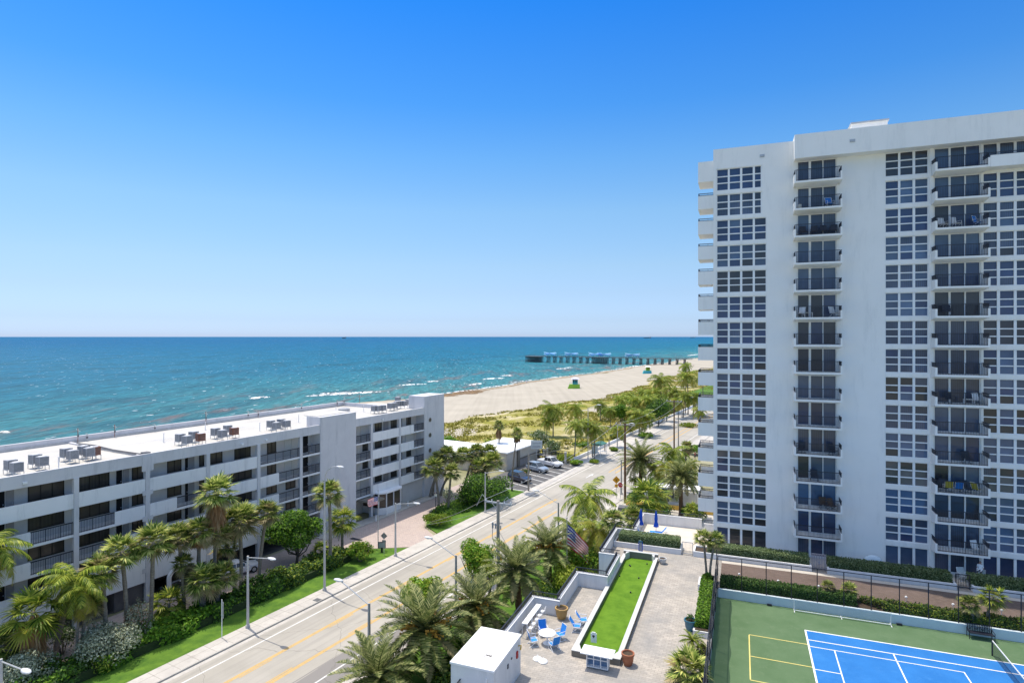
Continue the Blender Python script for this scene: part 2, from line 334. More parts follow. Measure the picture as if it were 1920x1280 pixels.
M['lot'] = pm('parking_asphalt', (0.10, 0.10, 0.10), (0.145, 0.14, 0.14), 0.5, 0.9, 0.3, 20)
M['line_white'] = pm('road_paint_white', (0.52, 0.51, 0.49), (0.72, 0.71, 0.69), 1.6, 0.8, 0.1, 12)
M['line_yellow'] = pm('road_paint_yellow', (0.50, 0.33, 0.11), (0.66, 0.40, 0.10), 1.2, 0.8, 0.1, 12)
M['court_line'] = pm('court_line_white', (0.75, 0.75, 0.74), (0.8, 0.8, 0.8), 1, 0.7, 0.0)
M['court_yellow'] = pm('court_line_yellow', (0.66, 0.55, 0.16), (0.72, 0.62, 0.22), 1, 0.7, 0.0)
M['court_green'] = pm('court_green', (0.08, 0.145, 0.065), (0.11, 0.18, 0.09), 0.5, 0.85, 0.1, 20, stain=(0.125, 0.19, 0.10))
M['court_blue'] = pm('court_blue', (0.018, 0.145, 0.42), (0.028, 0.185, 0.50), 0.5, 0.85, 0.1, 20, stain=(0.04, 0.20, 0.50))
M['turf'] = pm('artificial_turf', (0.075, 0.17, 0.006), (0.13, 0.25, 0.015), 1.3, 0.95, 0.5, 40)
M['lawn'] = pm('lawn', (0.045, 0.115, 0.012), (0.12, 0.22, 0.02), 0.9, 0.95, 0.8, 14)

def mk_ground():
    m, n, b = nm('sandy_ground'); v = wpos(n)
    col = ramp(n, noise(n, v, 0.05, 8, 0.7), [(0.35, (0.17, 0.17, 0.07)), (0.5, (0.30, 0.28, 0.17)), (0.7, (0.42, 0.38, 0.29))])
    n.links.new(col, b.inputs['Base Color']); b.inputs['Roughness'].default_value = 0.95; return m
M['ground'] = mk_ground()
def mk_sand():
    m, n, b = nm('beach_sand'); v = wpos(n); a = ANG['R']
    col = ramp(n, noise(n, v, 0.06, 7, 0.6), [(0.3, (0.38, 0.34, 0.275)), (0.7, (0.45, 0.405, 0.33))])
    # tyre and foot tracks running along the beach
    vr = wpos(n, (0.9, 0.012, 1), a); col = mixc(n, 0.4, col, ramp(n, noise(n, vr, 0.5, 5), [(0.35, (0.42, 0.42, 0.42)), (0.65, (0.56, 0.56, 0.56))]), 'OVERLAY')
    # wet sand near the water line, by height
    g = N(n, 'ShaderNodeNewGeometry'); sx = N(n, 'ShaderNodeSeparateXYZ'); n.links.new(g.outputs['Position'], sx.inputs[0])
    nz = noise(n, v, 0.12, 4); mu = N(n, 'ShaderNodeMath', operation='MULTIPLY_ADD'); mu.inputs[1].default_value = 0.35; n.links.new(nz, mu.inputs[0]); n.links.new(sx.outputs[2], mu.inputs[2])
    mr = N(n, 'ShaderNodeMapRange'); mr.inputs[1].default_value = -1.62; mr.inputs[2].default_value = -1.8; n.links.new(mu.outputs[0], mr.inputs[0])
    col = mixc(n, mr.outputs[0], col, (0.33, 0.26, 0.17))
    n.links.new(col, b.inputs['Base Color']); b.inputs['Roughness'].default_value = 0.95; b.inputs['Specular IOR Level'].default_value = 0.15
    bump(n, b, noise(n, v, 1.2, 5), 0.35, 0.15); return m
M['sand'] = mk_sand()
def mk_dune():
    m, n, b = nm('dune_cover'); v = wpos(n)
    f = noise(n, v, 0.09, 9, 0.72)
    col = ramp(n, f, [(0.36, (0.60, 0.52, 0.38)), (0.44, (0.42, 0.37, 0.17)), (0.56, (0.27, 0.25, 0.05)), (0.72, (0.17, 0.19, 0.035))])
    col = mixc(n, 0.5, col, ramp(n, noise(n, v, 1.6, 6, 0.7), [(0.3, (0.25, 0.25, 0.25)), (0.7, (0.72, 0.72, 0.72))]), 'OVERLAY')
    n.links.new(col, b.inputs['Base Color']); b.inputs['Roughness'].default_value = 0.95; b.inputs['Specular IOR Level'].default_value = 0.1
    bump(n, b, noise(n, v, 2.0, 6), 0.9, 0.3); return m
M['dune'] = mk_dune()

SEA = -2.0
def mk_sea():
    m, n, b = nm('sea_water'); a = ANG['R']
    v = wpos(n, (1, 1, 1), a)            # x = across (negative is offshore)
    sx = N(n, 'ShaderNodeSeparateXYZ'); n.links.new(v, sx.inputs[0])
    # wobble the depth bands
    wn = noise(n, wpos(n, (1, 0.35, 1), a), 0.012, 6, 0.65)
    mu = N(n, 'ShaderNodeMath', operation='MULTIPLY_ADD'); mu.inputs[1].default_value = 260.0; n.links.new(wn, mu.inputs[0]); n.links.new(sx.outputs[0], mu.inputs[2])
    mr = N(n, 'ShaderNodeMapRange'); mr.inputs[1].default_value = -50.0; mr.inputs[2].default_value = -2600.0; n.links.new(mu.outputs[0], mr.inputs[0])
    col = ramp(n, mr.outputs[0], [(0.0, (0.06, 0.22, 0.22)), (0.035, (0.026, 0.18, 0.225)), (0.10, (0.010, 0.14, 0.225)), (0.35, (0.008, 0.125, 0.235)), (1.0, (0.008, 0.105, 0.23))])
    # darker reef and weed patches
    rp = noise(n, wpos(n, (1, 0.45, 1), a), 0.03, 7, 0.68)
    col = mixc(n, ramp(n, rp, [(0.47, (0, 0, 0)), (0.66, (0.75, 0.75, 0.75))]), col, (0.012, 0.085, 0.125))
    sw = noise(n, wpos(n, (1, 0.3, 1), a + 0.25), 0.075, 8, 0.72)
    nearm = N(n, 'ShaderNodeMapRange'); nearm.inputs[1].default_value = -300.0; nearm.inputs[2].default_value = -200.0; n.links.new(sx.outputs[0], nearm.inputs[0])
    sm = ramp(n, sw, [(0.52, (0, 0, 0)), (0.64, (0.8, 0.8, 0.8))])
    mm = N(n, 'ShaderNodeMath', operation='MULTIPLY'); n.links.new(sm, mm.inputs[0]); n.links.new(nearm.outputs[0], mm.inputs[1])
    col = mixc(n, mm.outputs[0], col, (0.20, 0.12, 0.10))
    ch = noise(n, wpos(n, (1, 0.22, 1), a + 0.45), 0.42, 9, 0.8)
    col = mixc(n, 0.75, col, ramp(n, ch, [(0.36, (0.14, 0.16, 0.18)), (0.64, (0.86, 0.85, 0.84))]), 'OVERLAY')  # light and dark faces of the waves put into the colour as stretched noise
    # whitecaps
    wc = noise(n, wpos(n, (1, 0.4, 1), a + 0.5), 0.36, 5, 0.55)
    wcm = ramp(n, wc, [(0.675, (0, 0, 0)), (0.70, (0.9, 0.9, 0.9))])
    col = mixc(n, wcm, col, (0.75, 0.78, 0.78))
    df = N(n, 'ShaderNodeBsdfDiffuse'); n.links.new(col, df.inputs[0])
    gl = N(n, 'ShaderNodeBsdfGlossy'); gl.inputs['Roughness'].default_value = 0.28; gl.inputs['Color'].default_value = (0.7, 0.88, 1, 1)
    mx = N(n, 'ShaderNodeMixShader'); mx.inputs[0].default_value = 0.09
    n.links.new(df.outputs[0], mx.inputs[1]); n.links.new(gl.outputs[0], mx.inputs[2]); n.links.new(mx.outputs[0], n.nodes['Material Output'].inputs[0])
    h1 = noise(n, wpos(n, (1, 0.35, 1), a + 0.35), 0.35, 8, 0.72)
    h2 = noise(n, wpos(n, (1, 0.25, 1), a + 0.3), 0.06, 5, 0.6)
    ad = N(n, 'ShaderNodeMath', operation='MULTIPLY_ADD'); ad.inputs[1].default_value = 3.0; n.links.new(h2, ad.inputs[0]); n.links.new(h1, ad.inputs[2])
    u = N(n, 'ShaderNodeBump'); u.inputs['Strength'].default_value = 1.0; u.inputs['Distance'].default_value = 2.6
    n.links.new(ad.outputs[0], u.inputs['Height'])
    for s_ in (df, gl): n.links.new(u.outputs[0], s_.inputs['Normal'])
    return m
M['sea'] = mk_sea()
def mk_foam():
    m, n, b = nm('sea_foam'); v = wpos(n, (1, 0.5, 1), ANG['R'])
    f = noise(n, v, 0.55, 7, 0.7); r = ramp(n, f, [(0.44, (0, 0, 0)), (0.54, (1, 1, 1))])
    tr = N(n, 'ShaderNodeBsdfTransparent'); mx = N(n, 'ShaderNodeMixShader')
    b.inputs['Base Color'].default_value = (0.8, 0.81, 0.8, 1); b.inputs['Roughness'].default_value = 0.8
    n.links.new(r, mx.inputs[0]); n.links.new(tr.outputs[0], mx.inputs[1]); n.links.new(b.outputs[0], mx.inputs[2])
    n.links.new(mx.outputs[0], n.nodes['Material Output'].inputs[0]); return m
M['foam'] = mk_foam()
def mk_weed():
    m, n, b = nm('seaweed_wrack'); v = wpos(n)
    col = ramp(n, noise(n, v, 0.5, 6), [(0.3, (0.10, 0.055, 0.025)), (0.7, (0.30, 0.19, 0.08))])
    n.links.new(col, b.inputs['Base Color']); b.inputs['Roughness'].default_value = 0.95
    r = ramp(n, noise(n, v, 0.35, 7, 0.7), [(0.40, (0, 0, 0)), (0.48, (1, 1, 1))])
    tr = N(n, 'ShaderNodeBsdfTransparent'); mx = N(n, 'ShaderNodeMixShader')
    n.links.new(r, mx.inputs[0]); n.links.new(tr.outputs[0], mx.inputs[1]); n.links.new(b.outputs[0], mx.inputs[2])
    n.links.new(mx.outputs[0], n.nodes['Material Output'].inputs[0]); return m
M['weed'] = mk_weed()
def mk_mesh(name, col, alpha):
    m, n, b = nm(name)
    tr = N(n, 'ShaderNodeBsdfTransparent'); mx = N(n, 'ShaderNodeMixShader'); mx.inputs[0].default_value = alpha
    b.inputs['Base Color'].default_value = c4(col); b.inputs['Roughness'].default_value = 0.8
    n.links.new(tr.outputs[0], mx.inputs[1]); n.links.new(b.outputs[0], mx.inputs[2])
    n.links.new(mx.outputs[0], n.nodes['Material Output'].inputs[0]); return m
M['chain_mesh'] = mk_mesh('thin_fence_mesh', (0.02, 0.02, 0.02), 0.16)
M['windscreen'] = mk_mesh('dark_windscreen_mesh', (0.035, 0.035, 0.045), 0.72)
M['net'] = mk_mesh('sports_net', (0.03, 0.03, 0.03), 0.45)
def car_paint(name, col):
    m, n, b = nm(name); b.inputs['Base Color'].default_value = c4(col); b.inputs['Roughness'].default_value = 0.35
    b.inputs['Coat Weight'].default_value = 0.8; b.inputs['Coat Roughness'].default_value = 0.05; return m
# ---------------- the setting ----------------
def beach_z(q):
    if q > -108: return 0.0
    if q > -172: return -2.0 * (q + 108) / -64.0
    return -2.0 + (q + 172) * 0.045
def shore_shift(s): return -15.0 * max(0.0, min(1.0, (215 - s) / 60.0)) + 2.2 * math.sin(s / 31.0) + 1.3 * math.sin(s / 11.0 + 1)
g = MB(); ss = [-400, -100, 0, 100, 200, 400, 800, 2000, 12000]; qs = [-900, -260, -172, -108, -50, 0, 200, 1500, 9000]
for s in ss:
    for q in qs: g.v.append((q, s, beach_z(q) - 0.12 if q < -108 else -0.03))
nq = len(qs)
for i in range(len(ss) - 1):
    for j in range(nq - 1): g.f.append((i * nq + j, i * nq + j + 1, (i + 1) * nq + j + 1, (i + 1) * nq + j)); g.m.append(0)
struct('ground', g, M['ground'], 'R', True)
b = MB(); ss = [10 + 6 * i for i in range(170)] + [1030 + 60 * i for i in range(30)]; qs = [-250, -225, -200, -190, -182, -176, -172, -168, -164, -158, -150, -140, -130, -120, -108, -95, -76]
for s in ss:
    for q in qs: b.v.append((q + (shore_shift(s) if q < -150 else 0), s, beach_z(q) + 0.01 + random.uniform(-0.04, 0.04)))
nq = len(qs)
for i in range(len(ss) - 1):
    for j in range(nq - 1): b.f.append((i * nq + j, i * nq + j + 1, (i + 1) * nq + j + 1, (i + 1) * nq + j)); b.m.append(0)
struct('beach', b, M['sand'], 'R', True)
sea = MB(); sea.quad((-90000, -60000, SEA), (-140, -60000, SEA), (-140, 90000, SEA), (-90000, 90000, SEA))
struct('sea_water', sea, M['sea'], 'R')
# dune
def dune_edge(s):
    P = [(80, -96), (110, -104), (146, -106), (182, -103), (219, -93), (251, -91), (300, -94), (340, -100), (394, -105), (457, -100), (700, -100)]
    for (a, qa), (c, qc) in zip(P, P[1:]):
        if s <= c: return qa + (qc - qa) * max(0, (s - a)) / (c - a) + 1.6 * math.sin(s / 7.0) + 1.0 * math.sin(s / 2.9)
    return -100
def dune_h(q, s):
    e = dune_edge(s); t = min(1, max(0, (q - e) / 6.0)) * min(1, max(0, (-50.5 - q) / 5.0))
    return 0.02 + t * (0.45 + 0.35 * math.sin(q / 6.3 + s / 19.0) + 0.3 * math.sin(s / 8.7 - q / 11.0) + 0.12 * math.sin(q * 1.3 + s * 0.7))
d = MB(); S_ = [84 + 2.5 * i for i in range(180)]; K = 26
for s in S_:
    e = dune_edge(s); r_ = -50.5 if s > 112 else -70.0
    for k in range(K):
        q = e + (r_ - e) * (k / (K - 1)) ** 1.2; d.v.append((q, s, dune_h(q, s) + (0.0 if k else -0.05)))
for i in range(len(S_) - 1):
    for k in range(K - 1): d.f.append((i * K + k, i * K + k + 1, (i + 1) * K + k + 1, (i + 1) * K + k)); d.m.append(0)
struct('dune', d, M['dune'], 'R', True)
# dune grass: tufts nobody could count
dg = MB(); rnd = random.Random(3)
def patch(q, s): return math.sin(q / 9.0 + 2 * math.sin(s / 23.0)) + math.sin(s / 13.0 + math.sin(q / 7.0) * 1.5) + 0.8 * math.sin(q / 3.1 - s / 4.3)
n_ = 0
while n_ < 15000:
    s = 86 + 360 * rnd.random() ** 1.3; e = dune_edge(s); q = e + (-51.5 - e) * rnd.random()
    if s < 112 and q > -70: continue
    if patch(q, s) < -0.75 + rnd.random() * 0.5: continue
    n_ += 1; z0 = dune_h(q, s)
    for _ in range(3):
        a = rnd.random() * 6.28; l = rnd.uniform(0.3, 0.75); w_ = rnd.uniform(0.12, 0.32); dx, dy = math.cos(a), math.sin(a); ox, oy = rnd.uniform(-.3, .3), rnd.uniform(-.3, .3)
        dg.add([(q + ox - dy * w_, s + oy + dx * w_, z0), (q + ox + dy * w_, s + oy - dx * w_, z0), (q + ox + dx * l * .7, s + oy + dy * l * .7, z0 + l * .8)], [(0, 1, 2)])
struct('dune_grass', dg, M['dune_leaf'], 'R', kind='stuff')
# seaweed wrack on the sand and foam in the shallows
wk = MB(); rnd = random.Random(5)
def wpatch(q, s, a, b_, z, rot=0):
    n = 22; pts = []
    for i in range(n):
        t = 2 * math.pi * i / n; r = 1 + 0.25 * math.sin(3 * t + q) + 0.15 * math.sin(5 * t + s)
        x, y = a * r * math.cos(t), b_ * r * math.sin(t); pts.append((q + x * math.cos(rot) - y * math.sin(rot), s + x * math.sin(rot) + y * math.cos(rot), z))
    return pts
def shore_q(s): return -172 + shore_shift(s)
for i in range(150):
    s = 225 + i * 2.6; q = shore_q(s) + rnd.uniform(5.5, 7.0); p = wpatch(q, s, rnd.uniform(.4, 1.3) + (2.5 if s < 260 else 0), rnd.uniform(1.6, 3), 0)
    wk.add([(x, y, beach_z(x - shore_shift(y)) + 0.06) for x, y, _ in p], [tuple(range(len(p)))])
for i in range(26):
    s = 205 + rnd.random() * 55; q = shore_q(s) + rnd.uniform(-2, 12); p = wpatch(q, s, rnd.uniform(2, 5), rnd.uniform(4, 9), 0)
    wk.add([(x, y, max(SEA + 0.04, beach_z(x - shore_shift(y)) + 0.05 + 0.002 * i)) for x, y, _ in p], [tuple(range(len(p)))])
struct('seaweed_wrack', wk, M['weed'], 'R', kind='stuff')
fm = MB()
def foam_strip(q0, s0, s1, wd, amp=1.5, z=SEA + 0.10):
    n = max(8, int((s1 - s0) / 3)); v = []
    for i in range(n + 1):
        s = s0 + (s1 - s0) * i / n; qq = q0 + amp * math.sin(s / 9.0 + q0) + amp * .5 * math.sin(s / 3.7); t = math.sin(math.pi * i / n) ** 0.6
        v += [(qq - wd * t, s, z), (qq, s, z + 0.35 * t), (qq + wd * 0.5 * t, s, z)]
    k = len(fm.v); fm.v += v
    for i in range(n):
        for j in range(2): fm.f.append((k + 3 * i + j, k + 3 * i + j + 1, k + 3 * i + 4 + j, k + 3 * i + 3 + j)); fm.m.append(0)
for s0 in range(222, 760, 40):
    foam_strip(shore_q(s0 + 20) - 1.0, s0, s0 + 44, 1.3, 1.0)
for u0, v0, u1, v1, wd in [(572, 743, 715, 734, 5), (600, 738, 690, 737, 5), (465, 748, 505, 744, 3), (1046, 692, 1060, 691, 4), (1062, 690, 1072, 689, 4), (905, 711, 945, 709, 3), (940, 705, 962, 704, 3), (745, 723, 800, 720, 1.5), (0, 811, 18, 811, 2), (1290, 667, 1310, 664, 5), (880, 722, 905, 719, 2), (1180, 688, 1200, 686, 4), (800, 716, 822, 715, 2)]:
    a = G(u0, v0, SEA); c = G(u1, v1, SEA); qa, sa = toF(a[0], a[1], 'R'); qc, sc_ = toF(c[0], c[1], 'R')
    n = 24; v = []; k = len(fm.v)
    for i in range(n + 1):
        t = i / n; q = qa + (qc - qa) * t; s = sa + (sc_ - sa) * t; h = math.sin(math.pi * t) ** 0.5; j_ = 0.6 * math.sin(i * 1.7)
        v += [(q - wd * h + j_, s, SEA + 0.05), (q + j_, s, SEA + 0.05 + 0.6 * h), (q + wd * .6 * h + j_, s, SEA + 0.05)]
    fm.v += v
    for i in range(n):
        for j in range(2): fm.f.append((k + 3 * i + j, k + 3 * i + j + 1, k + 3 * i + 4 + j, k + 3 * i + 3 + j)); fm.m.append(0)
struct('sea_foam', fm, M['foam'], 'R', True, kind='stuff')

# road
def strip(name, mat, q0, q1, s0, s1, z, fr='R'):
    m = MB(); n = max(1, int((s1 - s0) / 40))
    for i in range(n): m.quad((q0, s0 + (s1 - s0) * i / n, z), (q1, s0 + (s1 - s0) * i / n, z), (q1, s0 + (s1 - s0) * (i + 1) / n, z), (q0, s0 + (s1 - s0) * (i + 1) / n, z))
    return struct(name, m, mat, fr)
strip('road', M['road'], -45.0, -33.3, -40, 2500, 0.0)
lm = MB()
def line(m, q0, q1, s0, s1, z): m.quad((q0, s0, z), (q1, s0, z), (q1, s1, z), (q0, s1, z))
line(lm, -43.6, -43.45, -20, 88, 0.004); line(lm, -43.6, -43.45, 112, 600, 0.004)
line(lm, -34.9, -34.75, -20, 76, 0.004); line(lm, -34.9, -34.75, 96, 600, 0.004)
for (u, v) in [(1132, 894), (1215, 842)]:          # straight-on arrows in the turn lane
    x, y = G(u, v); q, s = toF(x, y, 'R'); q = -42.0 if u < 1180 else -36.2
    lm.add([(q - .35, s, .005), (q + .35, s, .005), (q, s + 1.6, .005)], [(0, 1, 2)]); line(lm, q - .1, q + .1, s - 2.2, s, .005)
struct('white_lane_markings', lm, M['line_white'], 'R')
ly = MB()
for c in (-40.7, -37.75):
    for dq in (-0.09, 0.09): line(ly, c + dq - 0.06, c + dq + 0.06, -20, 86 if c < -40 else 80, 0.0045)
for s in range(-16, 86, 9): line(ly, -40.45, -40.35, s, s + 3, 0.0045); line(ly, -38.1, -38.0, s, s + 3, 0.0045)
for c in (-39.9, -38.6):
    for dq in (-0.09, 0.09): line(ly, c + dq - 0.06, c + dq + 0.06, 108, 600, 0.0045)
struct('yellow_centre_lines', ly, M['line_yellow'], 'R')
# kerbs with a real step, sidewalks
kb = MB()
for (s0, s1) in [(-40, 54.5), (64.5, 87.0), (111.5, 800)]:
    kb.box(-45.16, -45.0, s0, s1, -0.05, 0.13)
kb.box(-33.3, -33.14, -40, 74, -0.05, 0.13); kb.box(-33.3, -33.14, 93, 800, -0.05, 0.13)
struct('kerb', kb, M['kerb'], 'R')
gt = MB()
line(gt, -44.99, -44.55, -40, 800, 0.0035); struct('gutter', gt, M['concrete'], 'R')
def mk_walk():
    m = pm('sidewalk_slabs', (0.47, 0.44, 0.40), (0.57, 0.535, 0.485), 0.7, 0.9, 0.3, 18, stain=(0.40, 0.37, 0.34))
    n = m.node_tree; b = n.nodes['Principled BSDF']; old = b.inputs['Base Color'].links[0].from_socket
    br = N(n, 'ShaderNodeTexBrick'); br.offset = 0.0; br.inputs['Scale'].default_value = 1.0; br.inputs['Brick Width'].default_value = 2.2; br.inputs['Row Height'].default_value = 1.52
    br.inputs['Mortar Size'].default_value = 0.018; br.inputs['Color1'].default_value = (1, 1, 1, 1); br.inputs['Color2'].default_value = (0.9, 0.9, 0.9, 1); br.inputs['Mortar'].default_value = (0.5, 0.48, 0.45, 1)
    n.links.new(wpos(n, (1, 1, 1), ANG['R']), br.inputs['Vector'])
    n.links.new(mixc(n, 1.0, old, br.outputs[0], 'MULTIPLY'), b.inputs['Base Color']); return m
M['walk'] = mk_walk()
wl = MB()
wl.box(-47.0, -45.16, -40, 87.5, -0.05, 0.12); wl.box(-47.3, -45.16, 87.5, 112, -0.05, 0.02); wl.box(-49.8, -45.16, 112, 500, -0.05, 0.12)
wl.box(-33.14, -31.3, -40, 800, -0.05, 0.12)
struct('sidewalk', wl, M['walk'], 'R')
# private drive in front of the left building
dv = MB(); dv.prism([(-59.6, -10), (-53.2, -10), (-53.2, 52.5), (-50.5, 55.0), (-47.0, 57.6), (-47.0, 62.2), (-50.2, 64.3), (-53.0, 68.0), (-54.2, 74), (-54.6, 90), (-59.6, 90)], -0.05, 0.015)
struct('brick_driveway', dv, M['drive_pavers'], 'R')
ap = MB(); ap.prism([(-47.0, 56.0), (-45.0, 54.4), (-45.0, 64.6), (-47.0, 63.4)], -0.04, 0.125); struct('driveway_apron', ap, M['concrete'], 'R')
kw = MB(); kw.box(-53.42, -53.2, -10, 44, -0.05, 0.28); struct('drive_edge_kerb', kw, M['left_white'], 'R')
pt = MB(); pt.box(-59.75, -57.9, 54, 82, -0.04, 0.10); struct('entrance_pavement', pt, M['concrete'], 'R')
lw = MB()
lw.prism([(-53.2, -10), (-47.0, -10), (-47.0, 57.0), (-50.4, 54.6), (-53.2, 52.0)], -0.05, 0.10)
lw.prism([(-47.0, 63.0), (-47.0, 87.3), (-54.5, 87.3), (-54.1, 74), (-53.0, 68.4), (-50.3, 64.8)], -0.05, 0.105)
lw.box(-31.3, -14, -10, 73.5, -0.05, 0.08)
lw.box(-31.3, -26, 94, 103, -0.05, 0.08)
lw.box(-62, -50.5, 262, 330, -0.05, 0.95)
struct('lawn', lw, M['lawn'], 'R')
# parking lot
pk = MB(); pk.box(-57.3, -47.25, 87.6, 111.6, -0.05, 0.006); struct('parking_lot', pk, M['lot'], 'R')
pl = MB()
for i in range(9):
    s = 90.0 + i * 2.45; pl.add([(-53.2, s + 2.0, .012), (-53.2, s + 2.22, .012), (-47.4, s + 0.22, .012), (-47.4, s, .012)], [(3, 2, 1, 0)])
line(pl, -53.3, -53.1, 92, 111, .014)
pl.box(-57.3, -47.3, 87.3, 87.58, -0.03, 0.14)
struct('parking_bay_lines', pl, M['line_white'], 'R')
rs = MB(); rs.box(-57.2, -51.9, 88.2, 91.7, -0.03, 0.03)
mh = MB(); mh.v = []
for (q_, s_) in ((-39.3, 44.5), (-42.2, 71.0), (-36.4, 58.5)):
    mh.prism([(q_ + .38 * math.cos(i * math.pi / 8), s_ + .38 * math.sin(i * math.pi / 8)) for i in range(16)], -0.01, 0.006)
struct('manhole_covers', mh, M['ac_dark'], 'R')
# pale pavement right of the road beyond the terrace
pv = MB(); pv.prism([(-31.3, 74), (-31.3, 93.5), (-10, 93.5), (-4, 74)], -0.05, 0.04); pv.box(-31.3, 40, 142, 240, -0.05, 0.03)
struct('entrance_drive', pv, M['concrete'], 'R')
# terrace deck (solid, carries everything on the right)
DZ = 4.9; CZ = 4.25
dk = MB()
dk.box(-14.95, -1.95, 15, 43.15, 0, DZ); dk.box(-15.75, -14.95, 15, 36.6, 0, DZ); dk.box(-13.0, -1.95, 43.15, 48.9, 0, DZ); dk.box(-10.5, -1.95, 48.9, 52.4, 0, DZ)
dk.box(-10.5, 40, 52.4, 54.15, 0, DZ); dk.box(-12.1, 40, 54.15, 61.7, 0, DZ); dk.box(-10.3, -2.5, 61.7, 68.2, 0, DZ); dk.box(-2.5, 40, 61.7, 63.0, 0, DZ)
struct('terrace', dk, M['deck_pavers'], 'T')
cp = MB(); cp.box(-10.1, -2.6, 60.7, 68.0, DZ - .01, DZ + 0.02); cp.box(-2.6, 40, 60.7, 63.05, DZ - .01, DZ + 0.05)
cp.box(-1.6, 40, 58.62, 59.2, DZ - .01, DZ + 0.012)
struct('pool_deck', cp, M['cream_pave'], 'T')
bw = MB(); bw.box(-1.62, 40, 54.6, 58.6, DZ - .01, DZ + 0.015); struct('brown_brick_walk', bw, M['walk_pavers'], 'T')
so = MB(); so.box(-1.62, 40, 52.72, 54.6, DZ - .01, DZ + 0.03); so.box(-3.0, -2.1, 43.6, 54.0, DZ - .01, DZ + 0.5); struct('planting_bed', so, M['soil'], 'T')
ct = MB(); ct.box(-1.95, 40, 10, 52.4, 0, CZ); struct('sports_court', ct, M['court_green'], 'T')
cb = MB(); cb.box(4.45, 28.3, 25, 48.85, CZ - .02, CZ + 0.005); cb.v = [(x, y, z) for x, y, z in cb.v]
struct('blue_court_surface', cb, M['court_blue'], 'T')
cl = MB(); z_ = CZ + 0.011; h = 0.035
def cline(m, q0, s0, q1, s1, w_=0.05, z=z_):
    if abs(q0 - q1) < 1e-6: m.quad((q0 - w_, min(s0, s1), z), (q0 + w_, min(s0, s1), z), (q0 + w_, max(s0, s1), z), (q0 - w_, max(s0, s1), z))
    else: m.quad((min(q0, q1), s0 - w_, z), (max(q0, q1), s0 - w_, z), (max(q0, q1), s0 + w_, z), (min(q0, q1), s0 + w_, z))
cline(cl, 4.45, 48.8, 28.3, 48.8, .06, z_); cline(cl, 4.5, 25, 4.5, 48.74, .06, z_ + .001); cline(cl, 4.56, 47.35, 28.3, 47.35, .05, z_ + .001)
cline(cl, 9.8, 30, 9.8, 47.3, .045, z_ + .002); cline(cl, 6.1, 40, 6.1, 46.35, .04, z_ + .003); cline(cl, 4.56, 46.38, 13.55, 46.38, .04, z_ + .002); cline(cl, 13.55, 40, 13.55, 46.42, .04, z_ + .003)
cline(cl, 4.56, 43.3, 6.1, 43.3, .04, z_ + .002)
struct('white_court_lines', cl, M['court_line'], 'T')
cy = MB(); cline(cy, 0.6, 46.6, 4.44, 46.6, .04, z_); cline(cy, 0.6, 40.47, 4.44, 40.47, .04, z_); cline(cy, 0.6, 40.52, 0.6, 46.55, .04, z_ + .001); cline(cy, 0.65, 43.5, 4.44, 43.5, .04, z_ + .001)
struct('yellow_court_lines', cy, M['court_yellow'], 'T')
# ---------------- tower on the right ----------------
TS = 63.1; PIT = 2.565; WT0 = 42.85; NF = 14
TO = (-2.54, TS, DZ)
tx, ty = W(TO[0], TO[1], 'T')
tower = thing('apartment_tower', 'tall white stucco apartment tower with gridded windows and black railed balconies', 'building', (tx, ty, DZ), -ANG['T'])
def tb(m, name, mats, parent=tower, smooth=False): return m.build(name, mats, parent, TO, smooth)
QR = 28.0; TOPZ = 44.86; GB = 5.02
cols = [(-2.24, 2.40, 'w', [(-2.16, -1.17), (-0.98, -0.02), (0.19, 1.15), (1.35, 2.33)]),
        (5.12, 8.48, 's', [(5.2, 6.12), (6.32, 7.30), (7.38, 8.40)]),
        (12.42, 15.80, 'w', [(12.49, 13.46), (13.64, 14.59), (14.79, 15.73)]),
        (16.24, 19.66, 's', [(16.28, 17.31), (17.47, 18.48), (18.59, 19.57)]),
        (19.82, 25.55, 'w', [(19.87, 20.82), (21.04, 22.01), (22.21, 23.18), (23.38, 24.35), (24.55, 25.5)])]
wall = MB(); wall.box(TO[0], QR, TS + .45, 80, GB - .6, TOPZ - .01)
xs = [TO[0]] + [x for c in cols for x in (c[0], c[1])] + [QR]
for i in range(0, len(xs), 2): wall.box(xs[i], xs[i + 1], TS, TS + .46, GB - .6, TOPZ)
wz = lambda k: WT0 - PIT * k
HW = 2.19
for (a, b_, t, _) in cols:
    hb = HW if t == 'w' else 2.25
    wall.box(a, b_, TS + .002, TS + .46, WT0, TOPZ - .004)
    for k in range(NF):
        lo = wz(k) - hb; nx = wz(k + 1) if k < NF - 1 else 6.90
        wall.box(a, b_, TS + .002, TS + .46, nx, lo)
    wall.box(a, b_, TS + .002, TS + .46, GB - .6, GB)
wall.box(2.02, 2.40, TS - .001, TS + .46, wz(1) - HW - .1, WT0 + .002)       # the two narrower windows at the top
wall.box(TO[0], QR, TS + 5, 79, TOPZ - .01, TOPZ + .01)
wall.box(TO[0], -2.3, TS - .05, TS, 6.95, 7.05); wall.box(15.85, 16.15, TS - .10, TS, GB, WT0 + .05)
tb(wall, 'wall', M['tower_white'])
fa = MB(); fa.box(4.80, QR, 61.9, TS + .3, 42.84, 45.08); fa.box(4.80, 5.05, TS + .3, 79, 44.86, 45.08); fa.box(5.05, QR, TS + .3, TS + .55, 44.87, 45.08)
tb(fa, 'roof_fascia', M['tower_white'])
pn = MB(); pn.box(10.2, 13.2, 66.0, 72, 44.8, 46.75); tb(pn, 'rooftop_penthouse', M['tower_white']); pe = MB(); pe.box(10.08, 13.32, 65.9, 72.1, 46.75, 46.9); tb(pe, 'penthouse_cap', M['grey_metal'])
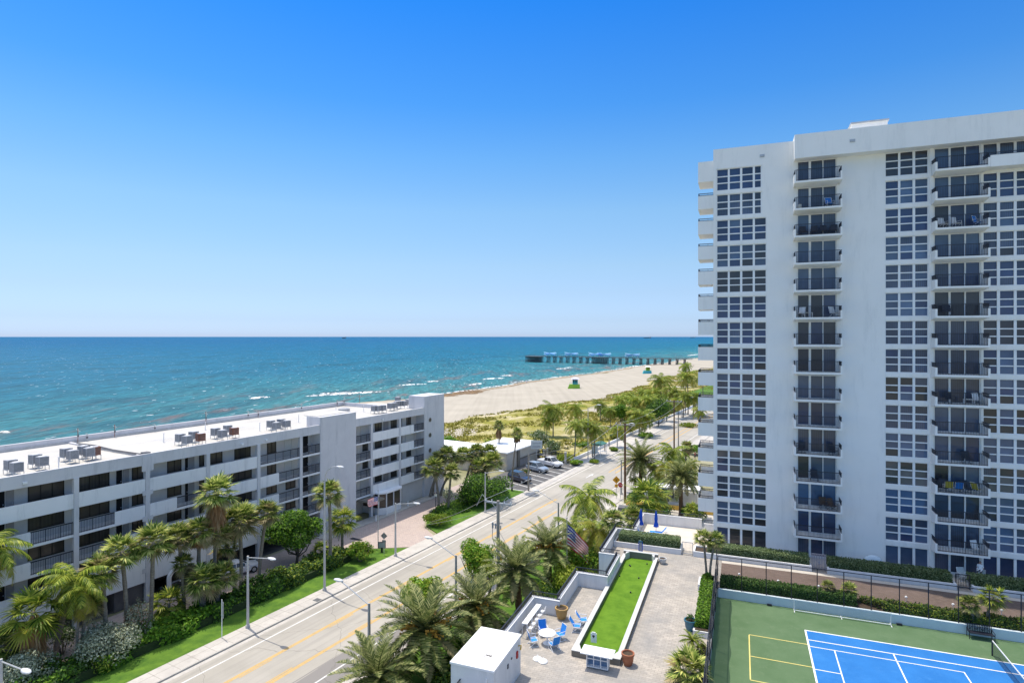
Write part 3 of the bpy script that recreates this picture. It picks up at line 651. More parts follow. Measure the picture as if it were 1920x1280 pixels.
for (q, z) in ((2.0, 43.75), (9.6, 43.95)):
    s_ = TS if q < 4 else 61.9
    f = MB(); f.box(q - .22, q + .22, s_ - .05, s_ - .002, z - .13, z + .13); f.box(q - .15, q + .15, s_ - .10, s_ - .05, z - .08, z + .07)
    tb(f, 'flood_light', M['grey_metal'])
rnd = random.Random(11)
def tint(k, c):
    up = k < 5
    r = rnd.random()
    if k in (2, 0) and r < .6: return 0
    if k == 11 and c != 1: return 4
    return [1, 1, 2, 0, 3, 2, 1][int(r * 7)]
def window(k, c):
    a, b_, t, panes = c; z1 = wz(k) if k < NF else 6.90; hb = HW if t == 'w' else 2.25
    z0 = z1 - hb if k < NF else GB
    if a < 0 and k < 2: panes = panes[:3] + [(1.35, 1.88)]; b_ = 2.02
    if c is cols[4] and k == 0: t = 's'
    fr = MB(); y0 = TS + .10; y1 = TS + .17
    fr.box(a, b_, y0, y1, z1 - .07, z1); fr.box(a, b_, y0, y1, z0, z0 + .07)
    edges = [a] + [x for p in panes for x in p] + [b_]
    for i in range(0, len(edges), 2): fr.box(edges[i], edges[i + 1], y0 - .01, y1 + .01, z0 + .001, z1 - .001)
    rows = [(z0 + .07, z1 - .07)]
    if t == 'w' and k < NF:
        h_ = (z1 - z0 - .14); e = [z0 + .07, z0 + .07 + h_ * .335, z0 + .07 + h_ * .655, z1 - .07]
        rows = [(e[0], e[1] - .05), (e[1] + .05, e[2] - .05), (e[2] + .05, e[3])]
        for p in panes:
            for zz in (e[1], e[2]): fr.box(p[0], p[1], y0 + .005, y1, zz - .05, zz + .05)
    fo = tb(fr, 'window' if t == 'w' else 'sliding_door', M['white'])
    gm = MB(); base = tint(k, 0 if t == 'w' else 1)
    for p in panes:
        for (za, zb) in rows:
            mi = base if rnd.random() < .8 else rnd.choice([0, 1, 2, 3])
            j = rnd.uniform(-.006, .006); y = TS + .2
            gm.add([(p[0], y - j, za), (p[1], y + j, za), (p[1], y + j * .5, zb), (p[0], y - j * .5, zb)], [(0, 1, 2, 3)], mi)
    gm.build('pane', GL, fo, TO)
for c in cols:
    for k in range(NF + 1): window(k, c)
def rail_bars(m, q0, q1, y, z0, z1, sp=0.11, r=.012, mid=True):
    n = max(1, int(abs(q1 - q0) / sp))
    for i in range(n + 1):
        q = q0 + (q1 - q0) * i / n; rr = r * (1.9 if i % 9 == 0 else 1); m.box(q - rr, q + rr, y - r, y + r, z0, z1)
    m.box(q0 - .02, q1 + .02, y - .03, y + .03, z1 - .02, z1 + .03); m.box(q0, q1, y - .02, y + .02, z0 + .04, z0 + .08)
def balcony(k, a, b_):
    z = wz(k) - 2.22; y0 = 61.62
    m = MB()
    m.add([(a, y0, z), (b_, y0, z), (b_, TS, z), (a, TS, z), (a + .05, y0, z - .17), (b_ - .05, y0, z - .17), (b_ - .3, TS, z - .36), (a + .3, TS, z - .36)], [(0, 1, 2, 3), (7, 6, 5, 4), (0, 4, 5, 1), (1, 5, 6, 2), (3, 7, 4, 0), (2, 6, 7, 3)])
    for (xa, xb) in ((a - .001, a + .16), (b_ - .16, b_ + .001)):
        m.add([(xa, y0 - .002, z - .16), (xb, y0 - .002, z - .16), (xb, TS, z - .34), (xa, TS, z - .34), (xa, y0 - .002, z + .62), (xb, y0 - .002, z + .62), (xb, TS, z + .68), (xa, TS, z + .68)], [(3, 2, 1, 0), (4, 5, 6, 7), (0, 1, 5, 4), (1, 2, 6, 5), (2, 3, 7, 6), (3, 0, 4, 7)])
    o = tb(m, 'balcony', M['tower_white'])
    r = MB(); rail_bars(r, a + .18, b_ - .18, y0 + .05, z + .02, z + 1.03)
    for xa in (a + .08, b_ - .08):
        r.box(xa - .03, xa + .03, y0, TS, z + 1.0, z + 1.05); r.box(xa - .02, xa + .02, y0 + .02, TS, z + .80, z + .84)
        for i in range(12): r.box(xa - .012, xa + .012, y0 + .05 + i * .125, y0 + .074 + i * .125, z + .64, z + 1.0)
    r.build('railing', M['black_metal'], o, TO)
for k in range(NF):
    balcony(k, 4.75, 8.76); balcony(k, 15.92, 19.86)
# long solid balcony at the top right
m = MB(); z = wz(0) - 2.22
m.box(19.87, QR, 61.62, TS, z - .18, z + .001); m.box(19.87, QR, 61.6, 61.76, z - .20, z + .78)
o = tb(m, 'corner_balcony', M['tower_white']); r = MB(); rail_bars(r, 19.9, QR, 61.68, z + .76, z + 1.0); r.build('railing', M['black_metal'], o, TO)
# side balconies past the left corner
for k in range(NF):
    zt_ = 40.33 - PIT * (k - 1)
    if k == 0:
        m = MB(); m.prism([(-4.03, 63.4), (-3.9, 63.36), (-2.5, 63.3), (-2.5, 66.5), (-4.03, 66.5)], 41.75, 43.8); tb(m, 'balcony_roof', M['tower_white']); continue
    if zt_ < 7: break
    m = MB()
    m.box(-4.0, -2.5, 63.42, 66.5, zt_ - 1.32, zt_ - 1.12)
    m.box(-4.03, -2.5, 63.36, 63.5, zt_ - 1.34, zt_); m.box(-4.03, -3.9, 63.5, 66.5, zt_ - 1.339, zt_ - .55); m.box(-3.9, -2.54, 66.38, 66.52, zt_ - 1.33, zt_)
    o = tb(m, 'side_balcony', M['tower_white'])
    r = MB(); rail_bars(r, -3.98, -2.56, 63.43, zt_ - .02, zt_ + .24, .10); rail_bars(r, -3.98, -2.56, 66.45, zt_ - .02, zt_ + .24, .10)
    r.box(-3.99, -3.93, 63.45, 66.5, zt_ + .2, zt_ + .25); r.box(-3.99, -3.95, 63.45, 66.5, zt_ - .3, zt_ - .26)
    for i in range(24): r.box(-3.98, -3.955, 63.5 + i * .127, 63.525 + i * .127, zt_ - .55, zt_ + .2)
    r.build('railing', M['black_metal'], o, TO)

# ---------------- left apartment building ----------------
LQ = -59.8; LB = -75.6; S0 = 8.0; S1 = 81.85; LO = (LQ, 45.0, 0)
lx, ly_ = W(LO[0], LO[1], 'R')
lb = thing('low_apartment_building', 'long white four storey apartment block with open walkways and a flat white roof', 'building', (lx, ly_, 0), -ANG['R'])
def lbd(m, name, mats, parent=lb): return m.build(name, mats, parent, LO)
PT = [12.05, 9.52, 6.99, 4.45]; FL = [t - 1.10 for t in PT]
bays = [(8.0, 14.1), (14.4, 20.3), (20.6, 26.5), (26.92, 32.68), (33.12, 39.0), (39.4, 45.28), (45.7, 51.43), (51.85, 54.71), (61.14, 64.1), (64.56, 70.3), (70.8, 76.45)]
m = MB(); m.box(LB, -61.5, S0, S1 - .01, 3.0, 13.9); m.box(LB, -66.0, S0, S1 - .02, 0, 3.0); lbd(m, 'wall', M['inner_wall'])
m = MB()
m.box(LB + .3, LQ - .2, S0, 76.5, 13.9, 14.15); lbd(m, 'roof', M['roof_white'])
m = MB()
m.box(LQ - .22, LQ, S0, 54.71, 13.42, 14.52); m.box(LQ - .22, LQ, 61.14, 76.5, 13.42, 14.52)
m.box(LQ - 2, LQ - .22, S0, 54.7, 13.4, 13.6); m.box(LQ - 2, LQ - .22, 61.15, 76.5, 13.4, 13.6)
m.box(LB - .002, LB + .32, S0, 74.0, 13.5, 14.85); m.box(LB, LQ - 8, 74.0, 74.3, 13.6, 14.75); m.box(LB, LQ, S0, S0 + .3, 13.5, 14.6)
m.box(LB + .3, LQ - .3, 32.75, 33.05, 14.15, 14.30)
lbd(m, 'roof_parapet', M['left_band'])
m = MB(); m.box(LB + .32, LB + .40, S0, 74.0, 14.15, 14.42); lbd(m, 'parapet_flashing', M['grey_metal'])
m = MB(); m.tube([(-73.5, 32.9, 14.33), (-70, 33.1, 14.36), (-66, 32.8, 14.34), (-60.5, 33.0, 14.35)], .07, 6); m.tube([(-72.5, 32.6, 14.33), (-61.5, 32.7, 14.35)], .05, 6); m.box(-60.7, -60.0, 32.7, 33.3, 14.3, 14.62); lbd(m, 'conduit', M['ac_dark'])
m = MB(); [m.box(LB + .4, LQ - .25, s_ - .04, s_ + .04, 14.15, 14.165) for s_ in (14, 20, 26, 39, 45, 51, 57, 63, 69)]; m.box(-69.05, -68.95, S0, 74, 14.15, 14.163); lbd(m, 'roof_seam', M['left_band'])
def stair(name, s0, s1, top, q0=None):
    m = MB(); q0 = q0 or (-62.3)
    m.box(q0, LQ + .06, s0, s1, 0.0, top); o = lbd(m, name, M['left_band']); return o
stair('stair_tower', 54.71, 61.14, 15.48)
et = stair('end_tower', 76.5, S1, 16.3, -63.0)
m = MB(); m.box(-63.0, -60.5, 54.9, 60.9, 15.48, 15.55); lbd(m, 'stair_tower_roof', M['roof_white'])
for z in (12.35, 9.85, 7.35):
    m = MB(); c = []
    for i in range(20):
        t = 2 * math.pi * i / 20; c.append((math.cos(t), math.sin(t)))
    for r_, y, mi in ((.44, LQ + .085, 0), (.34, LQ + .10, 1)):
        m.add([(y, 77.95 + r_ * x, z + r_ * yy) for x, yy in c], [tuple(range(20))], mi)
    n = len(c); k = len(m.v)
    m.v += [(LQ + .055, 77.95 + .44 * x, z + .44 * yy) for x, yy in c]; m.f += [(i, (i + 1) % n, k + (i + 1) % n, k + i) for i in range(n)]; m.m += [0] * n
    m.build('porthole_window', [M['grey_metal'], GLB[1]], lb, LO)
for sc_ in (14.25, 20.45, 26.71, 32.90, 39.2, 45.49, 51.64, 64.33, 70.55):
    m = MB(); m.box(LQ - .35, LQ + .06, sc_ - .2, sc_ + .2, 0.0, 13.43)
    if abs(sc_ - 32.9) < .1:
        m.box(LQ - .02, LQ + .05, sc_ - .55, sc_ + .55, 12.85, 14.3)
        for f_ in FL: m.prism([(LQ, sc_ - .5), (LQ + .04, sc_ - .5), (LQ + .04, sc_ + .5), (LQ, sc_ + .5)], f_ - .45, f_ + .0)
    lbd(m, 'column', M['left_band'])
for i, f_ in enumerate(FL):
    m = MB(); m.box(-61.52, LQ - .02, S0, 76.5, f_ - .2, f_ - .003); lbd(m, 'walkway_floor', M['left_white'])
rnd = random.Random(4)
# s = solid, r = railing, l = solid then railing, k = railing then solid   (left to right)
pat = {0: 'ssss', 1: 'sslk', 2: 'lkrs', 3: 'skss', 4: 'slls', 5: 'ssss', 6: 'rlls', 7: 'rrrr', 8: 'rrrr', 9: 'ssss', 10: 'llll'}
pat[2] = 'slls'; pat[3] = 'skks'; pat[4] = 'slss'
for i, (a, b_) in enumerate(bays):
    for f in range(4):
        z0 = FL[f]; zt2 = PT[f]; bot = z0 - .12; p = pat[i][f]
        if f == 3 and i < 7: p = 's'; bot = 2.0
        if f == 3 and i == 9: bot = 3.25
        mid = a + (b_ - a) * (.46 if i < 8 else .55)
        if p == 'k': mid = a + (b_ - a) * .52
        so_, ra = {'s': ((a, b_), None), 'r': (None, (a, b_)), 'l': ((a, mid), (mid, b_)), 'k': ((mid, b_), (a, mid))}[p]
        if so_: m = MB(); m.box(LQ - .16, LQ - .01, so_[0], so_[1], bot, zt2 + .02); lbd(m, 'parapet_panel', M['left_white'])
        if ra:
            m = MB(); m.box(LQ - .25, LQ - .012, ra[0], ra[1], z0 - .16, z0 + .02); o = lbd(m, 'slab_edge', M['left_white'])
            r = MB(); n = int((ra[1] - ra[0]) / .12)
            for j in range(n + 1):
                s = ra[0] + (ra[1] - ra[0]) * j / n; rr = .012 if j % 9 else .025; r.box(LQ - .10 - rr, LQ - .10 + rr, s - rr, s + rr, z0 + .02, zt2 - .03)
            r.box(LQ - .14, LQ - .06, ra[0], ra[1], zt2 - .05, zt2 + .03); r.box(LQ - .12, LQ - .08, ra[0], ra[1], z0 + .08, z0 + .12)
            r.build('railing', M['black_metal'], o, LO)
IQ = -61.5
def lwin(s0, s1, z0, z1, npan=3, gi=0):
    m = MB(); m.box(IQ - .02, IQ + .07, s0 - .04, s1 + .04, z1, z1 + .06); m.box(IQ - .02, IQ + .12, s0 - .06, s1 + .06, z0 - .06, z0)
    for j in range(npan + 1):
        s = s0 + (s1 - s0) * j / npan; m.box(IQ + .0, IQ + .06, s - .035, s + .035, z0, z1)
    o = lbd(m, 'window', M['bronze']); p = MB()
    p.quad((IQ + .03, s0, z0), (IQ + .03, s1, z0), (IQ + .03, s1, z1), (IQ + .03, s0, z1)); p.build('pane', GLB[gi], o, LO)
def ldoor(s0, s1, z0, mat, name='door', h_=2.1):
    m = MB(); m.box(IQ, IQ + .05, s0, s1, z0, z0 + h_); o = lbd(m, name, mat)
    k = MB(); k.box(IQ + .05, IQ + .09, s1 - .14, s1 - .08, z0 + .95, z0 + 1.05); k.build('handle', M['grey_metal'], o, LO)
M['grey_panel'] = pm('grey_door_paint', (0.30, 0.28, 0.28), (0.36, 0.34, 0.34), 2, 0.7, 0.1)
M['louvre'] = pm('louvre_door_paint', (0.55, 0.54, 0.51), (0.68, 0.66, 0.62), 2, 0.7, 0.1, aniso=(1, 1, 9))
U = lambda u: su(u, IQ)
for i, (a, b_) in enumerate(bays):
    for f in range(4):
        z = FL[f]; wz0 = z + .95; wz1 = z + 2.2
        sh = 1.0
        if i in (0, 2): ldoor(a + .9, a + 1.55, z, M['dark']); ldoor(a + 1.65, a + 2.2, z, M['grey_panel'], 'closet_door'); lwin(U(53) if i == 2 else a + 3, U(119) if i == 2 else a + 5.2, wz0 - .1, wz1, 3, f % 2)
        elif i in (1, 3): lwin(U(149), U(204), wz0 - .1, wz1, 3, (f + 1) % 2) if i == 3 else lwin(a + .2, a + 2.6, wz0, wz1, 3); x = (U(218) if i == 3 else a + 3.2); ldoor(x, x + .5, z, M['dark']); ldoor(x + .6, x + 1.15, z, M['grey_panel'], 'closet_door'); lwin(U(248) if i == 3 else a + 4.8, U(267) if i == 3 else a + 5.5, wz0, wz1, 2, 0)
        elif i == 4: lwin(U(314), U(339), wz0, wz1, 2, 0); ldoor(U(347), U(352), z, M['dark']); ldoor(U(353.5), U(364), z, M['grey_panel'], 'closet_door'); lwin(U(374), U(382), wz0, wz1, 1, 1)
        elif i == 5: lwin(U(394), U(416), wz0, wz1, 2, f % 2); lwin(U(434 if f else 440), U(471 if f else 469), wz0, wz1, 3, 1 - f % 2)
        elif i == 6:
            if f < 2: lwin(U(501), U(517), wz0 - .1, wz1, 2, 1); ldoor(U(533), U(546), z, M['louvre'], 'closet_door'); ldoor(U(546.5), U(559), z, M['louvre'], 'closet_door')
            else: lwin(U(500), U(518), wz0, wz1, 2, 0); lwin(U(536), U(553), wz0, wz1, 2, 1)
        elif i == 7: ldoor(U(568), U(577), z, M['dark'])
        elif i == 8:
            if f in (1, 2): lwin(U(680), U(689), wz0, wz1, 2, 1)
            ldoor(U(669), U(675), z, M['louvre'], 'closet_door')
            if f in (0, 3): ldoor(U(676), U(685), z, M['louvre'], 'closet_door')
        elif i == 9: lwin(U(703), U(715), wz0, wz1, 2, f % 2); ldoor(U(719), U(728), z, M['grey_panel']); lwin(U(733), U(743), wz0, wz1, 2, 1)
        elif i == 10: ldoor(U(751.5), U(753.5), z, M['dark']); lwin(U(762), U(770), wz0, wz1, 2, 1) if f != 1 else ldoor(U(760), U(775), z, M['louvre'], 'closet_door'); m = MB(); m.ell((IQ + .1, U(782), z + 1.75), (.1, .12, .12)); lbd(m, 'wall_lamp', M['black_metal'])
# roof band lamps, ground floor: dark car park, lobby, walls
for s in (22.9, 29.3 + 14, 46.5, 58 + 8.6):
    m = MB(); m.box(LQ, LQ + .14, s - .16, s + .16, 13.72, 13.9); lbd(m, 'band_lamp', M['white'])
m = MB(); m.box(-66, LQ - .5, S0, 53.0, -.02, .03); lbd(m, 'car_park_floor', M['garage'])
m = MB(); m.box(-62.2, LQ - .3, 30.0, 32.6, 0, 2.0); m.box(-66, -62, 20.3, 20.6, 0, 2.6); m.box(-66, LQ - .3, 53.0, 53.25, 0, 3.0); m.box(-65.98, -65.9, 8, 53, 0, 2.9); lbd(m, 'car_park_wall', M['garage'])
m = MB(); m.box(-66, LQ - .3, 61.2, 76.5, 2.9, 3.2); m.box(-62.6, -62.4, 61.2, 76.5, 0, 3.2); m.box(-62.5, LQ - .4, 71.5, 76.5, 0.0, 3.18); lbd(m, 'lobby_wall', M['inner_wall'])
m = MB(); m.prism([(-62.5, 65.2), (-59.3, 65.2), (-58.6, 66.2), (-58.6, 69.3), (-59.3, 70.2), (-62.5, 70.2)], .1, 1.05); lbd(m, 'lobby_bay_base', M['left_white'])
m = MB(); m.prism([(-62.5, 65.3), (-59.35, 65.3), (-58.7, 66.2), (-58.7, 69.3), (-59.35, 70.1), (-62.5, 70.1)], 1.05, 3.1); lbd(m, 'lobby_bay_window', GLB[0])
m = MB()
for (q, s) in ((-58.66, 66.2), (-58.66, 67.75), (-58.66, 69.3), (-59.3, 65.25), (-59.3, 70.15)): m.box(q - .06, q + .06, s - .06, s + .06, 1.0, 3.2)
m.prism([(-62.5, 65.1), (-59.2, 65.1), (-58.5, 66.1), (-58.5, 69.4), (-59.2, 70.3), (-62.5, 70.3)], 3.1, 3.28); lbd(m, 'lobby_bay_frame', M['left_white'])
m = MB(); m.prism([(-61.5, 61.3), (-57.6, 62.3), (-57.6, 64.6), (-61.5, 64.6)], 2.75, 3.0); lbd(m, 'entrance_canopy', M['taupe'])
m = MB()
pts = [(LQ + .0, 36.0 - 1.3 * math.cos(t), 2.2 + .0 + .9 * math.sin(t)) for t in [math.pi * i / 12 for i in range(0, 7)]]
m.tube([(-59.3, 34.7, 0)] + [(-59.3, 34.7 + (0.9 - .9 * math.cos(i * math.pi / 12)), 1.7 + .8 * math.sin(i * math.pi / 12)) for i in range(7)] + [(-59.9, 36.0, 2.55)], .22, 8); lbd(m, 'curved_vent_pipe', M['left_white'])
m = MB(); m.box(-61.9, -59.9, 71.4, 71.5, 1.2, 1.8); 
# small white building by the parking lot
x, y = W(-62, 106, 'R'); cb_ = thing('beach_club_building', 'single storey tan building with a white flat roof beside the parking lot', 'building', (x, y, 0), -ANG['R']); CO = (-62, 106, 0)
m = MB(); m.box(-66.4, -57.5, 99.2, 113.4, 0, 3.35); m.box(-80, -64.5, 96, 105.2, 0, 3.2); m.build('wall', M['tan_wall'], cb_, CO)
m = MB(); m.box(-66.8, -57.2, 98.9, 113.7, 3.35, 3.6); m.box(-80.3, -64.3, 95.8, 105.5, 3.2, 3.45); m.build('roof', M['white'], cb_, CO)
m = MB(); m.box(-57.5, -57.15, 103.2, 104.0, 0, 3.35); m.box(-57.5, -57.2, 104.0, 113.4, 1.45, 1.62); m.build('wall_trim', M['taupe'], cb_, CO)
m = MB(); m.box(-57.5, -57.46, 104.3, 108.5, 0.1, 1.4); m.build('dark_lower_panel', M['grey_panel'], cb_, CO)
# ---------------- foliage builders ----------------
def blade(m, p, d, side, w_, L, droop, mi, segs=2, vee=0.0):
    """thin pointed leaf blade: p root, d direction, side width vector"""
    p = Vector(p); d = Vector(d); side = Vector(side)
    mid = p + d * (L * .5) + Vector((0, 0, -droop * .25 * L)); tip = p + d * L + Vector((0, 0, -droop * L))
    k = len(m.v); m.v += [tuple(p - side * w_ * .35), tuple(p + side * w_ * .35), tuple(mid + side * w_ * .5 + Vector((0, 0, vee))), tuple(mid - side * w_ * .5 + Vector((0, 0, vee))), tuple(tip)]
    m.f += [(k, k + 1, k + 2, k + 3), (k + 3, k + 2, k + 4)]; m.m += [mi, mi]
def fan_crown(seed, n=34, spread=1.0, dry=.22, petiole=.75, L=.85, up=1.25):
    r = random.Random(seed); m = MB()
    for i in range(n):
        az = i * 2.399 + r.uniform(-.3, .3); el = up - (i / n) * 2.05 + r.uniform(-.15, .15)
        d = Vector((math.cos(az) * math.cos(el), math.sin(az) * math.cos(el), math.sin(el)))
        pl = petiole * r.uniform(.8, 1.15); c = d * pl + Vector((0, 0, -.10 * pl))
        side = d.cross(Vector((0, 0, 1))).normalized(); nrm = side.cross(d).normalized()
        m.tube([(0, 0, -.1), tuple(d * pl * .6), tuple(c)], [.02, .015, .012], 3, 0)
        mi = 1 if (i > n * (1 - dry) or r.random() < .08) else 0
        K = 17; roll = r.uniform(-.35, .35)
        for k in range(K):
            a = (k / (K - 1) - .5) * 3.7
            bd = (d * math.cos(a) + (side * math.cos(roll) + nrm * math.sin(roll)) * math.sin(a)).normalized()
            bd = (bd + nrm * .18 * abs(math.sin(a))).normalized()
            bs = bd.cross(nrm).normalized(); LL = L * spread * (1 - .30 * abs(a / 1.85)) * r.uniform(.88, 1.08)
            blade(m, c, bd, bs, .10, LL, .10 + .28 * r.random() + max(0, -el) * .15, mi)
    return m
def frond(m, r, az, el, L, nl, ll, mi, droop, lift, w_=.05, hang=.35):
    d = Vector((math.cos(az), math.sin(az), 0)); side = Vector((-math.sin(az), math.cos(az), 0)); pts = []
    twist = r.uniform(-.3, .3)
    for i in range(9):
        t = i / 8; x = L * t; e = el - droop * t
        if i == 0: p = Vector((0, 0, 0))
        else: p = pts[-1] + (d * math.cos(e) + Vector((0, 0, math.sin(e)))) * (L / 8) + side * twist * t * .12
        pts.append(p)
    m.tube(pts, [.035 * (1 - .8 * i / 8) for i in range(9)], 3, mi)
    for i in range(nl):
        t = .12 + .86 * i / (nl - 1); f = t * 8; k = min(7, int(f)); p = pts[k].lerp(pts[k + 1], f - k); tan = (pts[k + 1] - pts[k]).normalized()
        ln = ll * (math.sin(math.pi * min(1, t * .9 + .12)) ** .6) * r.uniform(.85, 1.1)
        for sg in (-1, 1):
            s2 = side * sg
            bd = (s2 * .8 + tan * .55 + Vector((0, 0, lift)) + Vector((r.uniform(-.1, .1), r.uniform(-.1, .1), r.uniform(-.12, .12)))).normalized()
            blade(m, p, bd, tan, w_, ln, hang * r.uniform(.6, 1.3), mi)
def coco_crown(seed, n=22, yellow=.25):
    r = random.Random(seed); m = MB()
    for i in range(n):
        az = i * 2.399 + r.uniform(-.25, .25); el = 1.25 - 1.75 * (i / n) + r.uniform(-.12, .12)
        mi = 1 if (i > n * (1 - yellow) or r.random() < .06) else 0
        frond(m, r, az, el, r.uniform(3.0, 3.7), 46, .85, mi, 1.3 + .6 * r.random(), -.12, .07, .55)
    for i in range(7):
        a = i * .9; m.ell((.22 * math.cos(a), .22 * math.sin(a), -.28), (.12, .12, .15), 7, 5, 1)
    return m
def date_crown(seed, n=66, fruit=True):
    r = random.Random(seed); m = MB()
    for i in range(n):
        az = i * 2.399 + r.uniform(-.2, .2); el = 1.35 - 1.9 * (i / n) + r.uniform(-.1, .1)
        mi = 1 if (i > n * .72 and r.random() < .6) else 0
        frond(m, r, az, el, r.uniform(2.4, 3.0) * (1 - .12 * (i / n)), 44, .42, mi, .55 + .4 * r.random(), .30, .052, .08)
    if fruit:
        for (az, el) in ((-1.2, .35), (.3, .3), (2.6, .4), (-2.2, .2)):
            d = Vector((math.cos(az) * math.cos(el), math.sin(az) * math.cos(el), math.sin(el)))
            for k in range(26):
                e = d * 1.0 + Vector((r.uniform(-.3, .3), r.uniform(-.3, .3), r.uniform(-.35, .25))); m.tube([tuple(d * .4), tuple(e)], [.02, .012], 3, 2)
                m.ell(tuple(e), (.045, .045, .06), 5, 4, 2)
    return m
def cyc_crown(seed, n=26):                              # small feather palm, sago like
    r = random.Random(seed); m = MB()
    for i in range(n):
        az = i * 2.399; el = 1.2 - 1.2 * (i / n); frond(m, r, az, el, r.uniform(.9, 1.15), 26, .2, 1 if i > n * .75 else 0, 1.2, .15, .028, .1)
    return m
def skirt_mesh(seed):
    r = random.Random(seed); m = MB()
    for i in range(60):
        az = r.random() * 6.28; z = -r.random() * .9; d = Vector((math.cos(az) * .45, math.sin(az) * .45, -.9)).normalized(); s_ = Vector((-math.sin(az), math.cos(az), 0))
        for k in range(5): blade(m, (math.cos(az) * .12, math.sin(az) * .12, z), (d + s_ * (k - 2) * .13).normalized(), s_, .10, r.uniform(.6, 1.0), .1, 0)
    return m
protos = {}
def proto(key):
    if key in protos: return protos[key]
    kind, v = key
    if kind == 'fan': mb = fan_crown(10 + v, 36 + 3 * v, 1.0, [.15, .3, .5][v]); mats = [M['fan_leaf'], M['fan_leaf_dry']]
    elif kind == 'fanbig': mb = fan_crown(40 + v, 26, 1.15, .15, .9, .95, 1.1); mats = [M['coco_leaf'], M['coco_leaf_yellow']]
    elif kind == 'coco': mb = coco_crown(20 + v, 22 + v, [.15, .35, .7][v]); mats = [M['coco_leaf'], M['coco_leaf_yellow']]
    elif kind == 'date': mb = date_crown(30 + v, 66, v != 1); mats = [M['date_leaf'], M['date_leaf_dry'], M['fruit']]
    elif kind == 'sago': mb = cyc_crown(50 + v); mats = [M['coco_leaf'], M['coco_leaf_yellow']]
    elif kind == 'skirt': mb = skirt_mesh(60 + v); mats = [M['dead_leaf']]
    o = mb.build('crown' if kind != 'skirt' else 'dead_fronds', mats); me = o.data; bpy.data.objects.remove(o); protos[key] = me; return me
UNIT = {'fan': 2.9, 'fanbig': 3.3, 'coco': 6.0, 'date': 4.5, 'sago': 1.9}
GRP = {'fan': ('fan_palm', 'fan palms'), 'fanbig': ('fan_palm', 'fan palms'), 'coco': ('coconut_palm', 'coconut palms'), 'date': ('date_palm', 'date palms'), 'sago': ('feather_palm', 'small feather palms')}
prn = random.Random(99); pcount = 0
def palm(kind, base, crown, wpx, label, v=None, skirt=0, z0=0.0, r=None, bend=.25, base2=None, cat='palm tree'):
    """base: pixel of the foot on level z0 (or ('q', u, q) for a foot on that road line); crown: pixel of the crown heart"""
    global pcount
    pcount += 1
    if base[0] == 'q': s = su(base[1], base[2]); x, y = W(base[2], s, 'R')
    elif base[0] == 'xy': x, y = base[1], base[2]
    elif base[0] == 'y': x, y = (base[1] - 960) / F * base[2], base[2]
    else: x, y = G(base[0], base[1], z0)
    cz = zt(crown[1], y); cx = (crown[0] - 960) / F * y; h = max(.3, cz - z0)
    if v is None: v = pcount % 3 if kind in ('fan', 'coco') else pcount % 2
    sc = wpx * y / F / UNIT[kind]
    name, grp = GRP[kind]
    t = thing(name, label, cat, (x, y, z0), prn.random() * 6.28, grp)
    rz = t.rotation_euler.z; lx_ = cx - x; dx, dy = lx_ * math.cos(-rz), lx_ * math.sin(-rz)
    if r is None: r = {'fan': .15, 'fanbig': .14, 'coco': .13, 'date': .27, 'sago': .10}[kind] * min(1.2, max(.7, sc))
    m = MB(); pts = []; rs = []; n = 14
    bx, by = prn.uniform(-.15, .15) * bend, prn.uniform(-.15, .15) * bend
    for i in range(n + 1):
        q = i / n; pts.append((dx * q ** 1.6 + bx * math.sin(math.pi * q) * h * .3, dy * q ** 1.6 + by * math.sin(math.pi * q) * h * .3, -.1 + (h + .1) * q))
        rs.append(r * (1.35 - .35 * min(1, q * 5)) * (1 + (.10 if i % 2 else -.03)) * (1 - .15 * q) * (1.35 if (kind == 'date' and q > .85) or (kind == 'fan' and q > .9) else 1))
    m.tube(pts, rs, 9); m.build('trunk', M['date_bark' if kind == 'date' else 'trunk'], t, smooth=True)
    c = bpy.data.objects.new('crown', proto((kind, v))); COL.objects.link(c); c.parent = t; c.location = (dx, dy, h); c.scale = (sc, sc, sc); c.rotation_euler = (0, 0, prn.random() * 6.28)
    if skirt:
        k = bpy.data.objects.new('dead_fronds', proto(('skirt', 0))); COL.objects.link(k); k.parent = t; k.location = (dx * .95, dy * .95, h - .15); k.scale = (sc * 1.3, sc * 1.3, sc * skirt); k.rotation_euler = (0, 0, prn.random() * 6)
    return t

def leaf_quad(m, c, nrm, size, r, mi=0):
    n_ = Vector(nrm)
    n_ = (n_ + Vector((r.uniform(-.8, .8), r.uniform(-.8, .8), r.uniform(-.5, .8)))).normalized()
    u = n_.orthogonal().normalized(); a = r.random() * 6.28; w_ = n_.cross(u); u2 = u * math.cos(a) + w_ * math.sin(a); v2 = n_.cross(u2)
    c = Vector(c); L = size * r.uniform(.7, 1.3)
    m.add([tuple(c - u2 * L * .5), tuple(c + v2 * L * .3 + n_ * L * .06), tuple(c + u2 * L * .5 - n_ * L * .1), tuple(c - v2 * L * .3 + n_ * L * .06)], [(0, 1, 2, 3)], mi)
def blob_leaves(m, blobs, n, size, r, mi=0, mi2=None, p2=0.0):
    tot = sum(b[3] * b[4] for b in blobs)
    for (x, y, z, rx, rz) in blobs:
        k = int(n * rx * rz / tot)
        for _ in range(k):
            d = Vector((r.gauss(0, 1), r.gauss(0, 1), r.gauss(0, 1))).normalized()
            if d.z < -.55 and r.random() < .7: d.z = -d.z
            f = r.random() ** .35; leaf_quad(m, (x + d.x * rx * f, y + d.y * rx * f, z + d.z * rz * f), d, size, r, mi2 if (mi2 is not None and r.random() < p2) else mi)
